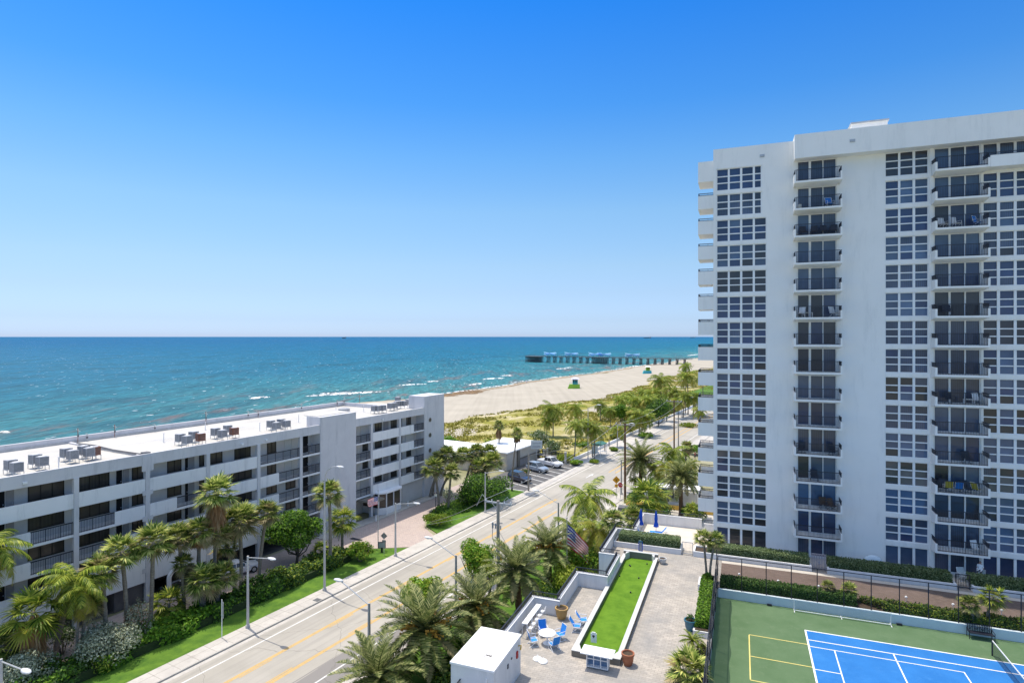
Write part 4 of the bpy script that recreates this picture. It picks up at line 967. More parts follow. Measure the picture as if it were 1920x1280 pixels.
def lumpy(r, W_, D_, H_, z0, n=14):
    bl = []
    for _ in range(n):
        a = r.random() * 6.28; k = r.random() ** .5 * .68; e = r.random(); zz = z0 + H_ * (.28 + .5 * e * (1 - k * .6))
        s_ = r.uniform(.26, .42); bl.append((math.cos(a) * k * W_ * .5, math.sin(a) * k * D_ * .5, zz, s_ * min(W_, D_) * .62, s_ * H_ * .68))
    return bl
def bush(px, z0, wpx, hpx, label, mat, n=1500, size=.22, name='shrub', cat='shrub', group='shrubs', mat2=None, p2=0.0, dp=1.0, seed=None, trunk=None, top=None):
    """px: pixel of the middle of the foot; trunk: height of bare stem"""
    x, y = G(px[0], px[1], z0) if px[0] != 'xy' else (px[1], px[2])
    r = random.Random(seed if seed is not None else int(px[-1] * 7 + px[-2]))
    Wd = wpx * y / F; Hh = hpx * y / F
    t = thing(name, label, cat, (x, y, z0), 0, group)
    m = MB(); b = lumpy(r, Wd, Wd * dp, Hh, trunk or 0, 16)
    blob_leaves(m, b, n, size, r, 0, 1, p2); m.build('foliage' if not trunk else 'crown', [M[mat], M[mat2 or mat]], t)
    s = MB()
    if trunk:
        s.tube([(0, 0, -.1), (.1, .05, trunk * .6), (-.05, .1, trunk * 1.05 + Hh * .3)], [.2, .14, .1], 8)
        for k in range(6):
            a = k * 1.05; s.tube([(0.05, .05, trunk * (.45 + .06 * k)), (math.cos(a) * Wd * .15, math.sin(a) * Wd * .15, trunk * .95), (math.cos(a) * Wd * .33, math.sin(a) * Wd * .33, trunk + Hh * .5)], [.09, .07, .03], 6)
        s.build('trunk', M['bark'], t, smooth=True)
    else:
        for k in range(7):
            a = k * .9; s.tube([(math.cos(a) * .1, math.sin(a) * .1, -.05), (math.cos(a) * Wd * .3, math.sin(a) * Wd * .25, Hh * .6)], [.05, .02], 5)
        s.build('stem', M['bark'], t)
    return t
def hedge(name, label, fr, q0, q1, s0, s1, z0, z1, mat, n, size, mat2=None, p2=0, group='hedges', jit=.12, cat='hedge', lumps=0):
    r = random.Random(int(s0 * 10 + q0 * 3)); q, s = (q0 + q1) / 2, (s0 + s1) / 2
    t = fthing(name, label, cat, q, s, z0, fr, group)
    w2, d2, h = (q1 - q0) / 2, (s1 - s0) / 2, z1 - z0
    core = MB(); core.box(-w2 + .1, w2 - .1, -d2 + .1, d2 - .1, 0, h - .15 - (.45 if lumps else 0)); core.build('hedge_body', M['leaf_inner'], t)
    m = MB(); aT = 4 * w2 * d2; aF = 2 * w2 * h; aS = 2 * d2 * h; tot = aT + 2 * aF + 2 * aS
    for _ in range(n):
        k = r.random() * tot
        if k < aT: p = [r.uniform(-w2, w2), r.uniform(-d2, d2), h]; nr = (0, 0, 1)
        elif k < aT + 2 * aF: sg = -1 if r.random() < .5 else 1; p = [r.uniform(-w2, w2), sg * d2, r.random() * h]; nr = (0, sg, .3)
        else: sg = -1 if r.random() < .5 else 1; p = [sg * w2, r.uniform(-d2, d2), r.random() * h]; nr = (sg, 0, .3)
        if lumps: f = .75 + .3 * math.sin(p[1] * 1.3 + s0) * math.cos(p[0] * 1.9) + .12 * math.sin(p[1] * 4.1 + p[0] * 3); p[2] *= f * (1 if lumps == 1 else lumps); p[0] *= .85 + .2 * math.sin(p[1] * 1.1)
        leaf_quad(m, (p[0] + r.uniform(-jit, jit), p[1] + r.uniform(-jit, jit), p[2] + r.uniform(-jit, jit)), nr, size, r, 1 if r.random() < p2 else 0)
    m.build('foliage', [M[mat], M[mat2 or mat]], t); return t

# ---------------- palms in front of the left building ----------------
palm('coco', (102, 1240), (140, 1085), 132, 'large coconut palm with a leaning trunk at the lower left of the white building', 0, r=.2)
palm('coco', (142, 1252), (152, 1108), 100, 'straight grey palm trunk rising beside the large leaning coconut palm', 1)
palm('fan', (153, 1243), (163, 1135), 60, 'thin dark palm trunk just right of the large coconut palm', 2)
palm('fanbig', ('q', 64, -53.8), (62, 1145), 112, 'short palm with big yellowing fans above a hanging orange brown skirt of dead fronds', 1, skirt=1.7)
palm('coco', (-38, 1262), (-22, 1030), 150, 'coconut palm cut by the left picture edge, only its drooping fronds in view', 1)
palm('fan', (5, 1275), (2, 1208), 90, 'low bright green palm at the left picture edge under the dead frond skirt', 0)
palm('fan', ('q', 238, -53.6), (228, 1032), 80, 'fan palm standing left of the garage opening, second tall one from the coconut palm', 0)
palm('fan', ('q', 198, -53.4), (190, 1068), 80, 'yellow green fan palm between the coconut palm crown and the garage opening', 1)
palm('fan', ('q', 281, -53.6), (287, 1014), 84, 'dense fan palm whose trunk hides the column at the building joint', 0)
palm('fan', ('q', 344, -53.6), (334, 1006), 68, 'fan palm with yellow centre fronds left of the tallest fan palm', 2)
palm('fan', ('q', 347, -53.3), (342, 1056), 48, 'small grey green fan palm in front of the curved vent pipe', 1)
palm('fan', ('q', 374, -53.7), (374, 995), 72, 'fan palm with a few brown fronds, between the tallest and the yellow centred palms', 1, skirt=.8)
palm('fan', (379, 1158), (380, 1087), 78, 'stout short fan palm with a thick ringed trunk beside the lawn hedge', 1, r=.3)
palm('fan', ('q', 400, -53.6), (406, 922), 84, 'tallest fan palm at the left building with a brown skirt below its crown', 0, skirt=1.5)
palm('fan', (405, 1146), (418, 1078), 70, 'grey bushy fan palm leaning against the stout short one', 1, r=.22)
palm('fan', ('q', 398, -53.9), (410, 1000), 58, 'dark fan palm directly below the tallest crown', 2)
palm('fan', ('q', 452, -53.6), (450, 975), 86, 'pale yellow fan palm just left of the sea grape tree group', 2)
palm('fan', ('q', 440, -53.8), (424, 1022), 58, 'shaded fan palm under the pale yellow one', 1)
palm('fan', ('q', 485, -53.6), (501, 960), 62, 'fan palm with a slim leaning trunk touching the round sea grape tree', 1)
palm('fan', (619, 1062), (617, 925), 68, 'tall fan palm beside the curved street lamp, in front of the blank stair tower', 1, r=.19)
palm('fanbig', (642, 1036), (643, 972), 62, 'bright short fan palm at the end of the drive kerb', 0)
palm('fanbig', (602, 1050), (602, 1030), 42, 'low young fan palm growing at the foot of the tall street lamp', 1)
palm('fanbig', (318, 1165), (316, 1128), 72, 'low spreading fan palm between the garage opening and the lawn hedge', 1)
# right of the entrance
for (b_, c, w_, lab, v) in [((823, 953), (813, 876), 52, 'fan palm nearest the street on the entrance island', 0), ((841, 953), (846, 884), 44, 'short fan palm behind the silver shrub of the entrance island', 0),
        ((806, 932), (838, 853), 48, 'fan palm with a slanting trunk against the end tower wall', 1), ((812, 929), (822, 858), 36, 'leftmost slanting palm trunk beside the end tower', 2), ((826, 929), (868, 853), 44, 'slanting fan palm second from the end tower', 0),
        ((870, 925), (893, 848), 46, 'fan palm in the middle of the clump before the tan building', 1), ((905, 925), (918, 849), 48, 'fan palm on the right side of the clump before the tan building', 0), ((900, 932), (924, 864), 50, 'bushy fan palm front right in the clump over the dark sea grape', 1),
        ((888, 932), (896, 876), 44, 'lowest fan palm of the clump, in front of the tan wall', 2)]:
    palm('fan', b_, c, w_, lab, v)
palm('fan', (936, 862), (935, 797), 26, 'tall thin washington palm with a brown shag behind the tan building roof', 0, skirt=1.8, bend=0)
palm('fan', (960, 921), (970, 812), 30, 'tall thin palm at the parking lot entrance leaning right', 0, skirt=1.0)
# dune coconut palms
for (b_, c, w_, lab) in [((1037, 822), (1036, 767), 44, 'broad coconut palm on the dune, leftmost tall one'), ((1025, 824), (1026, 790), 26, 'small coconut palm left of and below the leftmost tall dune palm'), ((1077, 862), (1081, 797), 42, 'coconut palm with hanging brown fronds above the boardwalk ramp'),
        ((1079, 820), (1078, 765), 36, 'coconut palm behind the one with hanging brown fronds'), ((1114, 860), (1116, 804), 42, 'yellowing coconut palm beside the bus shelter'), ((1111, 858), (1104, 795), 28, 'thin twin trunk coconut palm left of the bus shelter'),
        ((1126, 790), (1125, 757), 26, 'lone slim coconut palm in the middle of the dune grass'), ((1198, 817), (1200, 778), 48, 'coconut palm leaning over the sidewalk before the dark round tree'), ((1203, 815), (1212, 785), 30, 'second trunk beside the palm over the sidewalk'),
        ((1157.5, 839), (1159, 805), 30, 'brownish palm at the planted kerb island'), ((1167, 790), (1165, 748), 30, 'coconut palm behind the bright round tree'), ((1196, 790), (1194, 752), 34, 'palm at the left shoulder of the dark round tree'), ((1215, 792), (1213, 748), 30, 'palm above the dark round tree'),
        ((1240, 770), (1239, 712), 40, 'windblown coconut palm leaning left at the edge of the sand'), ((1260, 775), (1262, 732), 34, 'coconut palm right of the windblown one'), ((1226, 775), (1225, 737), 34, 'coconut palm left of the windblown one, lower'),
        ((1285, 775), (1285, 686), 24, 'tallest slender palm with a bright green top near the pier end'), ((1290, 778), (1288, 705), 36, 'dark coconut palm directly under the tallest slender palm'), ((1281, 783), (1286, 742), 34, 'coconut palm on the park lawn beside the sidewalk'),
        ((1300, 780), (1302, 745), 32, 'coconut palm against the tower balconies, upper'), ((1318, 775), (1318, 706), 26, 'far palm showing between two side balconies'), ((1272, 785), (1270, 752), 26, 'low palm at the park lawn corner'), ((1185, 800), (1182, 772), 26, 'short palm between the two round trees')]:
    palm('coco', b_, c, w_ * 1.32, lab, pcount % 2)
# right side of the road
palm('date', (1201, 924), (1201, 862), 84, 'date palm on the near side of the road beside the stop sign', 1, r=.32)
palm('date', (1277, 972), (1277, 893), 86, 'date palm with a tall dark trunk rising behind the pool deck wall', 1, r=.3)
palm('coco', (1262, 932), (1262, 846), 72, 'coconut palm between the two far date palms', 0)
palm('fan', (1284, 915), (1288, 838), 32, 'grey fan palm beside the pale car park', 2, skirt=.8)
palm('coco', (1253, 940), (1248, 872), 54, 'yellow coconut palm left of the grey fan palm', 2)
palm('coco', (1192, 925), (1189, 898), 26, 'young palm left of the date palm by the stop sign', 0)
palm('coco', (1300, 915), (1300, 885), 34, 'low palm touching the tower side balconies', 0)
palm('coco', (1295, 925), (1297, 868), 34, 'palm half hidden by the date palm crown', 1)
palm('coco', ('q', 1104, -28.0), (1103, 932), 118, 'big coconut palm reaching over the road lane in front of the terrace', 0, r=.18)
palm('coco', ('y', 1122, 64.5), (1120, 990), 90, 'yellow fronded coconut palm just behind the terrace corner', 2)
palm('fan', ('q', 1152, -22.0), (1150, 975), 56, 'fan palm left of the pool deck wall', 1)
palm('fanbig', ('y', 1214, 75.0), (1214, 930), 90, 'bushy olive green palm clump behind the pool deck wall', 1)
palm('coco', ('y', 1236, 77.0), (1240, 930), 44, 'yellow tipped palm beside the olive green palm clump', 2)
palm('fan', ('y', 1190, 72.0), (1188, 968), 50, 'fan palm at the pool deck wall corner', 0)
palm('fanbig', ('y', 1300, 73.0), (1300, 955), 40, 'fanning palm against the yellow kerb wall', 0)
palm('date', ('q', 1030, -27.5), (1028, 1026), 108, 'date palm behind the terrace flagpole, uppermost of the row', 0, r=.3)
palm('date', (974, 1166), (967, 1070), 132, 'date palm with a red brown trunk beside the terrace step wall', 1, r=.34)
palm('date', ('q', 897, -27.0), (893, 1138), 140, 'date palm with orange fruit stalks left of the bar table', 0, r=.34)
palm('date', ('q', 803, -28.0), (797, 1178), 182, 'largest date palm, with two orange fruit clusters, by the near street lamp', 0, r=.36)
palm('date', ('q', 712, -28.5), (708, 1268), 168, 'nearest date palm cut off by the bottom picture edge', 1, r=.34)
palm('coco', ('y', 1072, 68.0), (1072, 985), 74, 'dark feathery palm above the flag', 1)
palm('date', ('y', 1086, 66.0), (1085, 1030), 70, 'olive palm right behind the flag', 1)
# terrace fan palms
palm('fan', (1325, 1078), (1319, 1008), 42, 'left one of the two slender fan palms in the terrace planter', 0, z0=DZ + .5, r=.10)
palm('fan', (1331, 1080), (1342, 1012), 42, 'right one of the two slender fan palms in the terrace planter, yellower', 1, z0=DZ + .5, r=.10)
palm('sago', (1298, 1216), (1298, 1200), 52, 'bright sago like palm below the teal pot', 0, z0=DZ + .3)
palm('fan', (1295, 1275), (1293, 1256), 98, 'bushy yellow green fan palm at the bottom right of the terrace', 1, z0=DZ)
palm('fan', (1318, 1226), (1316, 1218), 28, 'small dark palm beside the sago like palm', 2, z0=DZ)
palm('fan', (1552, 1122), (1553, 1098), 28, 'left small dark fan palm behind the court fence', 2, z0=DZ)
palm('fan', (1592, 1124), (1592, 1105), 36, 'second small dark fan palm behind the court fence', 0, z0=DZ)
palm('fanbig', (1850, 1165), (1862, 1118), 52, 'bright fan palm with a leaning trunk behind the court fence near the bench', 0, z0=DZ)
palm('fan', (1826, 1168), (1818, 1132), 44, 'grey shaded fan palm left of the bright one near the bench', 1, z0=DZ)

# ---------------- shrubs, trees and hedges ----------------
bush((205, 1240), 0, 118, 84, 'large silver green buttonwood shrub beside the lower lawn', 'leaf_silver', 8000, .18)
bush((45, 1290), 0, 118, 78, 'silver buttonwood shrub at the bottom left corner', 'leaf_silver', 8000, .18)
bush((116, 1226), 0, 52, 72, 'dark grey green shrub behind the leaning coconut trunk', 'leaf_silver', 1600, .15, mat2='leaf_dark', p2=.6)
bush((262, 1205), 0, 62, 84, 'silvery shrub with brown stems left of the low fan palm', 'leaf_silver', 1900, .16, mat2='dead_leaf', p2=.25)
bush((185, 1262), 0, 56, 46, 'olive shrub under the large silver shrub', 'leaf_yellow', 1000, .16, mat2='leaf_dark', p2=.4)
bush((295, 1192), 0, 30, 30, 'small bright shrub at the foot of the low fan palm', 'leaf_bright', 500, .15)
bush((556, 1057), 0, 116, 84, 'round sea grape tree with a twisted trunk in front of the blank stair tower', 'leaf_bright', 15000, .27, 'broadleaf_tree', 'tree', 'broadleaf trees', 'leaf_dark', .35, trunk=1.6)
bush((890, 1088), 0, 80, 72, 'light green broadleaf tree between the road and the terrace palms', 'leaf_bright', 6500, .26, 'broadleaf_tree', 'tree', 'broadleaf trees', 'leaf_yellow', .3, trunk=.5, dp=1.3)
bush((788, 1172), 0, 82, 78, 'yellow green broadleaf tree above the largest date palm', 'leaf_yellow', 6500, .26, 'broadleaf_tree', 'tree', 'broadleaf trees', 'leaf_bright', .4, trunk=1.2)
bush((917, 1120), 0, 40, 60, 'pale leafy young tree beside the utility pole', 'leaf_yellow', 900, .2, 'broadleaf_tree', 'tree', 'broadleaf trees', trunk=1.5)
bush((1163, 798), 0, 44, 40, 'smaller bright round tree by the dune sidewalk', 'leaf_bright', 2200, .5, 'broadleaf_tree', 'tree', 'broadleaf trees', trunk=1.2)
bush((1234, 800), 0, 58, 44, 'wide dark round tree shading the far sidewalk', 'leaf_dark', 3600, .5, 'broadleaf_tree', 'tree', 'broadleaf trees', 'leaf_bright', .25, trunk=1.5)
bush((905, 944), 0, 112, 66, 'dark glossy sea grape thicket under the fan palm clump', 'leaf_dark', 9000, .3, mat2='leaf_bright', p2=.35)
bush((878, 944), 0, 44, 38, 'round silver shrub on the entrance island', 'leaf_silver', 1800, .18)
bush((840, 942), 0, 30, 34, 'small grey shrub between the entrance island trunks', 'leaf_silver', 800, .18)
bush((645, 1000), 0, 50, 46, 'grey leaved bush behind the short bright fan palm', 'leaf_silver', 1100, .16, mat2='leaf_dark', p2=.5)
bush((1012, 836), 0, 52, 34, 'grey green sea lavender mound at the right of the tan building', 'leaf_silver', 1800, .35, mat2='leaf_dark', p2=.5)
bush((1035, 852), 0, 38, 32, 'dark grey green mound above the white pickup', 'leaf_silver', 1400, .3, mat2='leaf_dark', p2=.6)
bush((1003, 856), 0, 26, 18, 'bright bush beside the white club sign', 'leaf_bright', 500, .28)
bush((925, 845), 0, 46, 26, 'bright green bushes behind the tan building roof', 'leaf_bright', 900, .35, mat2='leaf_yellow', p2=.3)
bush((845, 832), 0, 34, 18, 'bright green bush at the edge of the dune behind the end tower', 'leaf_bright', 700, .35)
bush((985, 892), 0, 24, 18, 'low brown bushes at the tan building wall by the parked cars', 'leaf_dark', 400, .25, mat2='dead_leaf', p2=.3)
rr_ = random.Random(8)
for i, (u, v, w_, h_, mt, lab) in enumerate([(1150, 846, 18, 9, 'leaf_bright', 'low planting right of the bus shelter'), (1158, 824, 30, 14, 'leaf_dark', 'shaded scrub behind the kerb island palms'), (1208, 821, 34, 14, 'leaf_bright', 'green bed at the kerb island under the leaning palm'),
        (1180, 808, 40, 26, 'leaf_dark', 'scrub under the short palm between the round trees'), (1190, 772, 70, 34, 'leaf_bright', 'green scrub line at the top of the dune, left part'), (1230, 757, 70, 36, 'leaf_dark', 'dark scrub line at the top of the dune, middle part'),
        (1275, 765, 60, 30, 'leaf_dark', 'dark scrub under the slender tall palm'), (1310, 760, 50, 26, 'leaf_bright', 'green scrub against the tower balconies'), (1135, 775, 40, 16, 'leaf_bright', 'green bushes right of the lone slim dune palm'),
        (1290, 800, 36, 9, 'leaf_yellow', 'roadside hedge beside the park sidewalk'), (1090, 838, 34, 12, 'leaf_bright', 'bushes under the dune palms near the ramp'), (1060, 866, 36, 18, 'leaf_yellow', 'bright dune bushes behind the white pickup'),
        (1080, 872, 26, 12, 'leaf_bright', 'bushes at the foot of the boardwalk ramp'), (1116, 868, 22, 8, 'leaf_yellow', 'grass clump around the twin palm foot')]):
    bush((u, v), 0, w_, h_, lab, mt, 900, .4, mat2='leaf_yellow', p2=.25)
for (u, q, w_, h_, mt, lab) in [(1226, 76, 110, 36, 'leaf_bright', 'bright mixed bushes behind the pool deck wall'), (1180, -24, 60, 34, 'leaf_dark', 'dark bushes at the foot of the brown pole'), (1270, 78, 70, 24, 'leaf_bright', 'low clipped green bed before the yellow kerb wall'),
        (1110, -22.5, 80, 46, 'leaf_yellow', 'yellow green bushes below the big coconut palm'), (1050, -22, 90, 60, 'leaf_dark', 'dark bushes behind the upper terrace wall'), (1000, -24, 70, 44, 'leaf_bright', 'green bushes between two date palms'),
        (940, -25.5, 80, 46, 'leaf_dark', 'dark undergrowth behind the bar table wall'), (862, -27.5, 60, 36, 'leaf_bright', 'undergrowth between the two fruiting date palms'), (1240, 84, 60, 34, 'leaf_dark', 'shaded banana like bushes under the entry canopy')]:
    s = su(u, q) if q < 0 else 0; x, y = (W(q, s, 'R') if q < 0 else ((u - 960) / F * q, q)); bush(('xy', x, y), .05, w_, h_, lab, mt, 1500, .28, mat2='leaf_bright', p2=.3)

for (u, y_, w_, h_, mt, lab) in [(1000, 58, 80, 50, 'leaf_dark', 'dark undergrowth below the red brown trunk palm'), (905, 50, 90, 50, 'leaf_bright', 'green undergrowth below the orange fruited palm'), (1060, 60, 70, 60, 'leaf_yellow', 'yellow green shrubs around the terrace flagpole foot'),
        (1095, 63, 80, 70, 'leaf_bright', 'leafy shrubs right of the terrace flagpole'), (1150, 67, 80, 60, 'leaf_bright', 'green shrubs behind the pool deck side wall'), (840, 44, 90, 46, 'leaf_dark', 'dark undergrowth beneath the largest date palm'), (985, 68, 60, 46, 'leaf_yellow', 'light shrubs beside the road at the utility pole')]:
    bush(('xy', (u - 960) / F * y_, y_), .05, w_, h_, lab, mt, 2200, .26, mat2='leaf_yellow', p2=.25)
for (b_, c, w_, lab, v) in [((1222, 790), (1222, 750), 30, 'dark palm over the scrub line, third from the park lawn', 0), ((1250, 790), (1250, 758), 30, 'low dark palm beside the park lawn edge', 1), ((1205, 770), (1205, 735), 26, 'small palm at the top of the dune, above the dark round tree', 0), ((1145, 800), (1144, 770), 26, 'small palm left of the bright round tree', 1),
        ((1180, 765), (1180, 740), 24, 'far small palm at the crest of the dune', 0), ((1310, 800), (1312, 770), 30, 'palm just left of the tower balconies beside the sidewalk', 1), ((1236, 930), (1232, 880), 44, 'broad palm left of the yellow coconut palm', 1)]:
    palm('coco', b_, c, w_ * 1.2, lab, v)

for (u, y_, w_, h_, mt, lab) in [(1165, 196, 60, 24, 'leaf_bright', 'green thicket above the smaller round tree'), (1140, 185, 50, 22, 'leaf_bright', 'green thicket left of the smaller round tree'), (1205, 190, 60, 26, 'leaf_dark', 'thicket between the two round trees'), (1255, 215, 60, 26, 'leaf_bright', 'thicket right of the dark round tree'), (1228, 235, 60, 22, 'leaf_bright', 'thicket behind the dark round tree'), (1180, 228, 60, 20, 'leaf_yellow', 'yellow green thicket at the dune crest'),
        (1225, 88, 60, 34, 'leaf_bright', 'bright shrubs between the date palm and the entry canopy'), (1195, 84, 60, 30, 'leaf_bright', 'shrubs below the date palm beside the stop sign'), (1300, 84, 50, 34, 'leaf_dark', 'dark shrubs under the lowest side balconies'), (1240, 100, 60, 26, 'leaf_bright', 'green shrubs behind the entry canopy, left part'), (1290, 104, 50, 30, 'leaf_dark', 'dark shrubs behind the entry canopy, right part'), (1192, 92, 36, 26, 'leaf_dark', 'dark shrubs around the young palm by the stop sign'), (1265, 118, 60, 24, 'leaf_bright', 'green shrubs at the foot of the grey fan palm'), (1308, 130, 44, 22, 'leaf_bright', 'shrub line between car park and far road lane')]:
    bush(('xy', (u - 960) / F * y_, y_), .05, w_, h_, lab, mt, 1300, .34, mat2='leaf_bright', p2=.3)
# street hedges
HL = [(14, 24, 'leaf_dark', 'dark green hedge along the lawn at the bottom left'), (24, 33.5, 'leaf_bright', 'bright green hedge along the lawn left of the stout fan palm'), (33.5, 41.5, 'leaf_dark', 'mixed green hedge behind the white sign post'), (41.5, 50.5, 'leaf_dark', 'hedge with yellow leaves behind the tall curved lamp')]
for (s0, s1, mt, lab) in HL:
    hedge('hedge', lab, 'R', -52.9, -49.9, s0, s1, .08, 1.35, mt, 9000, .27, 'leaf_yellow' if s0 > 35 else 'leaf_bright', .3, lumps=1, jit=.3)
bush((676, 1052), .1, 64, 44, 'round bright hedge clump at the driveway corner', 'leaf_bright', 3000, .22, mat2='leaf_yellow', p2=.4, dp=.8)
bush((821, 985), .1, 58, 26, 'low clipped hedge mound at the tip of the entrance island', 'leaf_yellow', 2800, .2, mat2='leaf_bright', p2=.4)
hedge('ground_cover', 'dark green ground cover on the entrance island', 'R', -54, -49, 70, 85, .1, .55, 'leaf_dark', 5000, .26, 'leaf_bright', .4, lumps=1, jit=.25, cat='plants')
m_ = bush((402, 1160), .1, 12, 14, 'red flowering bush in the hedge by the stout fan palm', 'flower', 260, .16, mat2='leaf_dark', p2=.5)
# terrace hedges
hedge('clipped_hedge', 'clipped hedge in the white planter between terrace and pool deck', 'T', -11.4, -5.6, 59.7, 61.2, DZ + .3, DZ + 1.2, 'leaf_hedge', 9000, .13, jit=.08, group='clipped planter hedges')
hedge('clipped_hedge', 'clipped hedge in the tower planter left of the first patio gate', 'T', -2.9, 5.8, 59.75, 61.0, DZ + .3, DZ + 1.08, 'leaf_hedge', 11000, .13, jit=.08, group='clipped planter hedges')
hedge('clipped_hedge', 'long shaded hedge in the tower planter between the two patio gates', 'T', 7.35, 16.6, 59.75, 61.0, DZ + .3, DZ + 1.08, 'leaf_hedge', 11000, .13, jit=.08, group='clipped planter hedges')
hedge('clipped_hedge', 'hedge in the tower planter right of the second patio gate', 'T', 18.0, 24, 59.75, 61.0, DZ + .3, DZ + 1.08, 'leaf_hedge', 7000, .13, jit=.08, group='clipped planter hedges')
hedge('court_hedge', 'dark low hedge behind the court fence, left half', 'T', -1.5, 8.4, 52.8, 53.9, DZ + .02, DZ + .72, 'leaf_dark', 8000, .16, jit=.1, group='hedges along the court')
hedge('court_hedge', 'low hedge with yellow leaves behind the court fence, right half', 'T', 8.6, 22, 52.8, 53.9, DZ + .02, DZ + .6, 'leaf_dark', 8000, .16, 'leaf_yellow', .35, jit=.12, group='hedges along the court', lumps=1)
hedge('planter_hedge', 'bright green hedge in the narrow planter left of the court screen', 'T', -2.95, -2.1, 44.0, 51.3, DZ + .3, DZ + 1.1, 'leaf_bright', 4500, .15, jit=.1, group='hedges along the court')
bush((1325, 1094), DZ, 26, 24, 'round green bush at the foot of the two slender fan palms', 'leaf_bright', 1400, .14)
# ---------------- street lamps ----------------
M['lamp_head'] = pm('lamp_head_shell', (0.55, 0.56, 0.57), (0.68, 0.69, 0.70), 3, 0.5, 0.05, 30)
M['lens'] = pm('lamp_lens', (0.75, 0.76, 0.76), (0.82, 0.83, 0.83), 3, 0.3, 0.0)
def lamp_head(parent, tip, d, sc=1.0):
    m = MB(); d = Vector(d).normalized(); s_ = Vector((-d.y, d.x, 0)); v = []
    prof = [(-.35, .07, .05), (-.15, .16, .09), (.1, .19, .10), (.32, .13, .07), (.42, .03, .02)]
    n = 8
    for (t, w_, h) in prof:
        for j in range(n):
            a = 2 * math.pi * j / n; p = Vector(tip) + d * t * sc + s_ * (w_ * sc * math.cos(a)) + Vector((0, 0, h * sc * math.sin(a) * (1 if math.sin(a) > 0 else .5))); v.append(tuple(p))
    f = [(i * n + j, i * n + (j + 1) % n, (i + 1) * n + (j + 1) % n, (i + 1) * n + j) for i in range(len(prof) - 1) for j in range(n)] + [tuple(range(n - 1, -1, -1)), tuple(range(4 * n, 5 * n))]
    m.add(v, f); h = m.build('lamp_head', M['lamp_head'], parent, smooth=True)
    l = MB(); c = Vector(tip) + d * .05 * sc; l.ell((c.x, c.y, c.z - .05 * sc), (.13 * sc, .13 * sc, .06 * sc), 8, 5); l.build('lens', M['lens'], h)
def street_lamp(label, q, s, h, arm, rise, side, mat, r=.11, curved=False, grp='street lamps'):
    t = fthing('street_lamp', label, 'street lamp', q, s, .08, 'R', grp)
    m = MB(); m.rod((0, 0, 0), (0, 0, h), r * 1.15, r * .75, 8); m.build('pole', M[mat], t)
    b = MB(); b.lathe([(r * 1.9, 0), (r * 1.8, .25), (r * 1.3, .32)], 0, 0, 10); b.build('base', M[mat], t)
    a = MB()
    if curved: a.tube([(0, 0, h - .1), (side * .12, 0, h + .7), (side * .5, 0, h + 1.3), (side * 1.1, 0, h + rise - .1), (side * arm, 0, h + rise)], .05, 6); z = h + rise
    else: a.tube([(0, 0, h - .15), (side * arm, 0, h - .15 + rise)], .045, 6); z = h - .15 + rise
    a.build('arm', M['grey_metal'], t); lamp_head(t, (side * (arm + .25), 0, z + .02), (side, 0, 0), 1.25)
for (lab, u, v, vt, arm, rise, cv) in [('white concrete street lamp at the left lawn edge, in front of the stout fan palm', 464, 1178, 1043, 2.9, .45, False), ('tall curved-arm street lamp before the blank stair tower', 611, 1109, 905, 1.9, 1.75, True),
        ('street lamp at the driveway mouth with its arm over the drive', 739, 1043, 943, 2.9, .5, False), ('white street lamp between entrance island and parking lot', 911, 962, 886, 2.5, .6, False)]:
    x, y = G(u, v); q, s = toF(x, y, 'R'); street_lamp(lab, -46.5, s, zt(vt, y), arm, rise, 1, 'lamp_pole', curved=cv)
x, y = G(2, 1400); street_lamp('street lamp at the left picture edge above the silver shrub', -46.5, su(2, -46.5), 5.6, 3.1, .3, 1, 'lamp_pole')
for (lab, u, vt, arm, rise) in [('nearest grey street lamp on the terrace side, arm reaching left over the road', 692, 1132, 3.0, 1.25), ('second grey street lamp on the terrace side, beside the light green tree', 855, 1042, 3.0, 1.25), ('third grey street lamp on the terrace side, above the date palms', 1047, 943, 3.0, 1.25), ('grey street lamp beside the stop sign', 1165, 862, 3.0, 1.2)]:
    q = -32.4; s = su(u, q); x, y = W(q, s, 'R'); street_lamp(lab, q, s, zt(vt, y), arm, rise, -1, 'lamp_pole_dark', .13)
for (lab, u, v, vt, arm) in [('slim street lamp at the kerb island by the shelter', 1152, 841, 797, 3.2), ('small far street lamp left of the park lawn', 1115, 862, 765, 2.2), ('far street lamp by the park lawn sidewalk', 1281, 783, 748, 3)]:
    x, y = G(u, v); q, s = toF(x, y, 'R'); street_lamp(lab, -46.4 if u != 1115 else -48, s, zt(vt, y), arm, .8, 1, 'lamp_pole', .09)
# ---------------- utility poles and wires ----------------
def upole(label, q, s, h, mat, cross=True, r=.17):
    t = fthing('utility_pole', label, 'utility pole', q, s, 0, 'R', 'utility poles')
    m = MB(); m.rod((0, 0, -.1), (0, 0, h), r, r * .75, 9); m.build('pole', M[mat], t)
    if cross:
        m = MB(); m.box(-1.6, 1.6, -.08, .08, h - .35, h - .18); m.rod((-.9, .1, h - .3), (0, .1, h - 1.1), .025, n=5); m.rod((.9, .1, h - .3), (0, .1, h - 1.1), .025, n=5); m.build('crossarm', M['grey_metal' if q > -32 and s < 90 and h < 12.2 else 'wood_pole'], t)
        for x_ in (-1.45, -.75, .75, 1.45):
            m = MB(); m.lathe([(.03, h - .18), (.06, h - .12), (.035, h - .07), (.06, h - .02), (.03, h + .03)], x_, 0, 8); m.build('insulator', M['white'], t)
    return t
s1_ = su(934, -31.0); x, y = W(-31.0, s1_, 'R'); h1 = zt(938, y)
p1 = upole('grey wooden utility pole with crossarm and hanging cables over the road', -31.0, s1_, h1, 'wood_pole', r=.2)
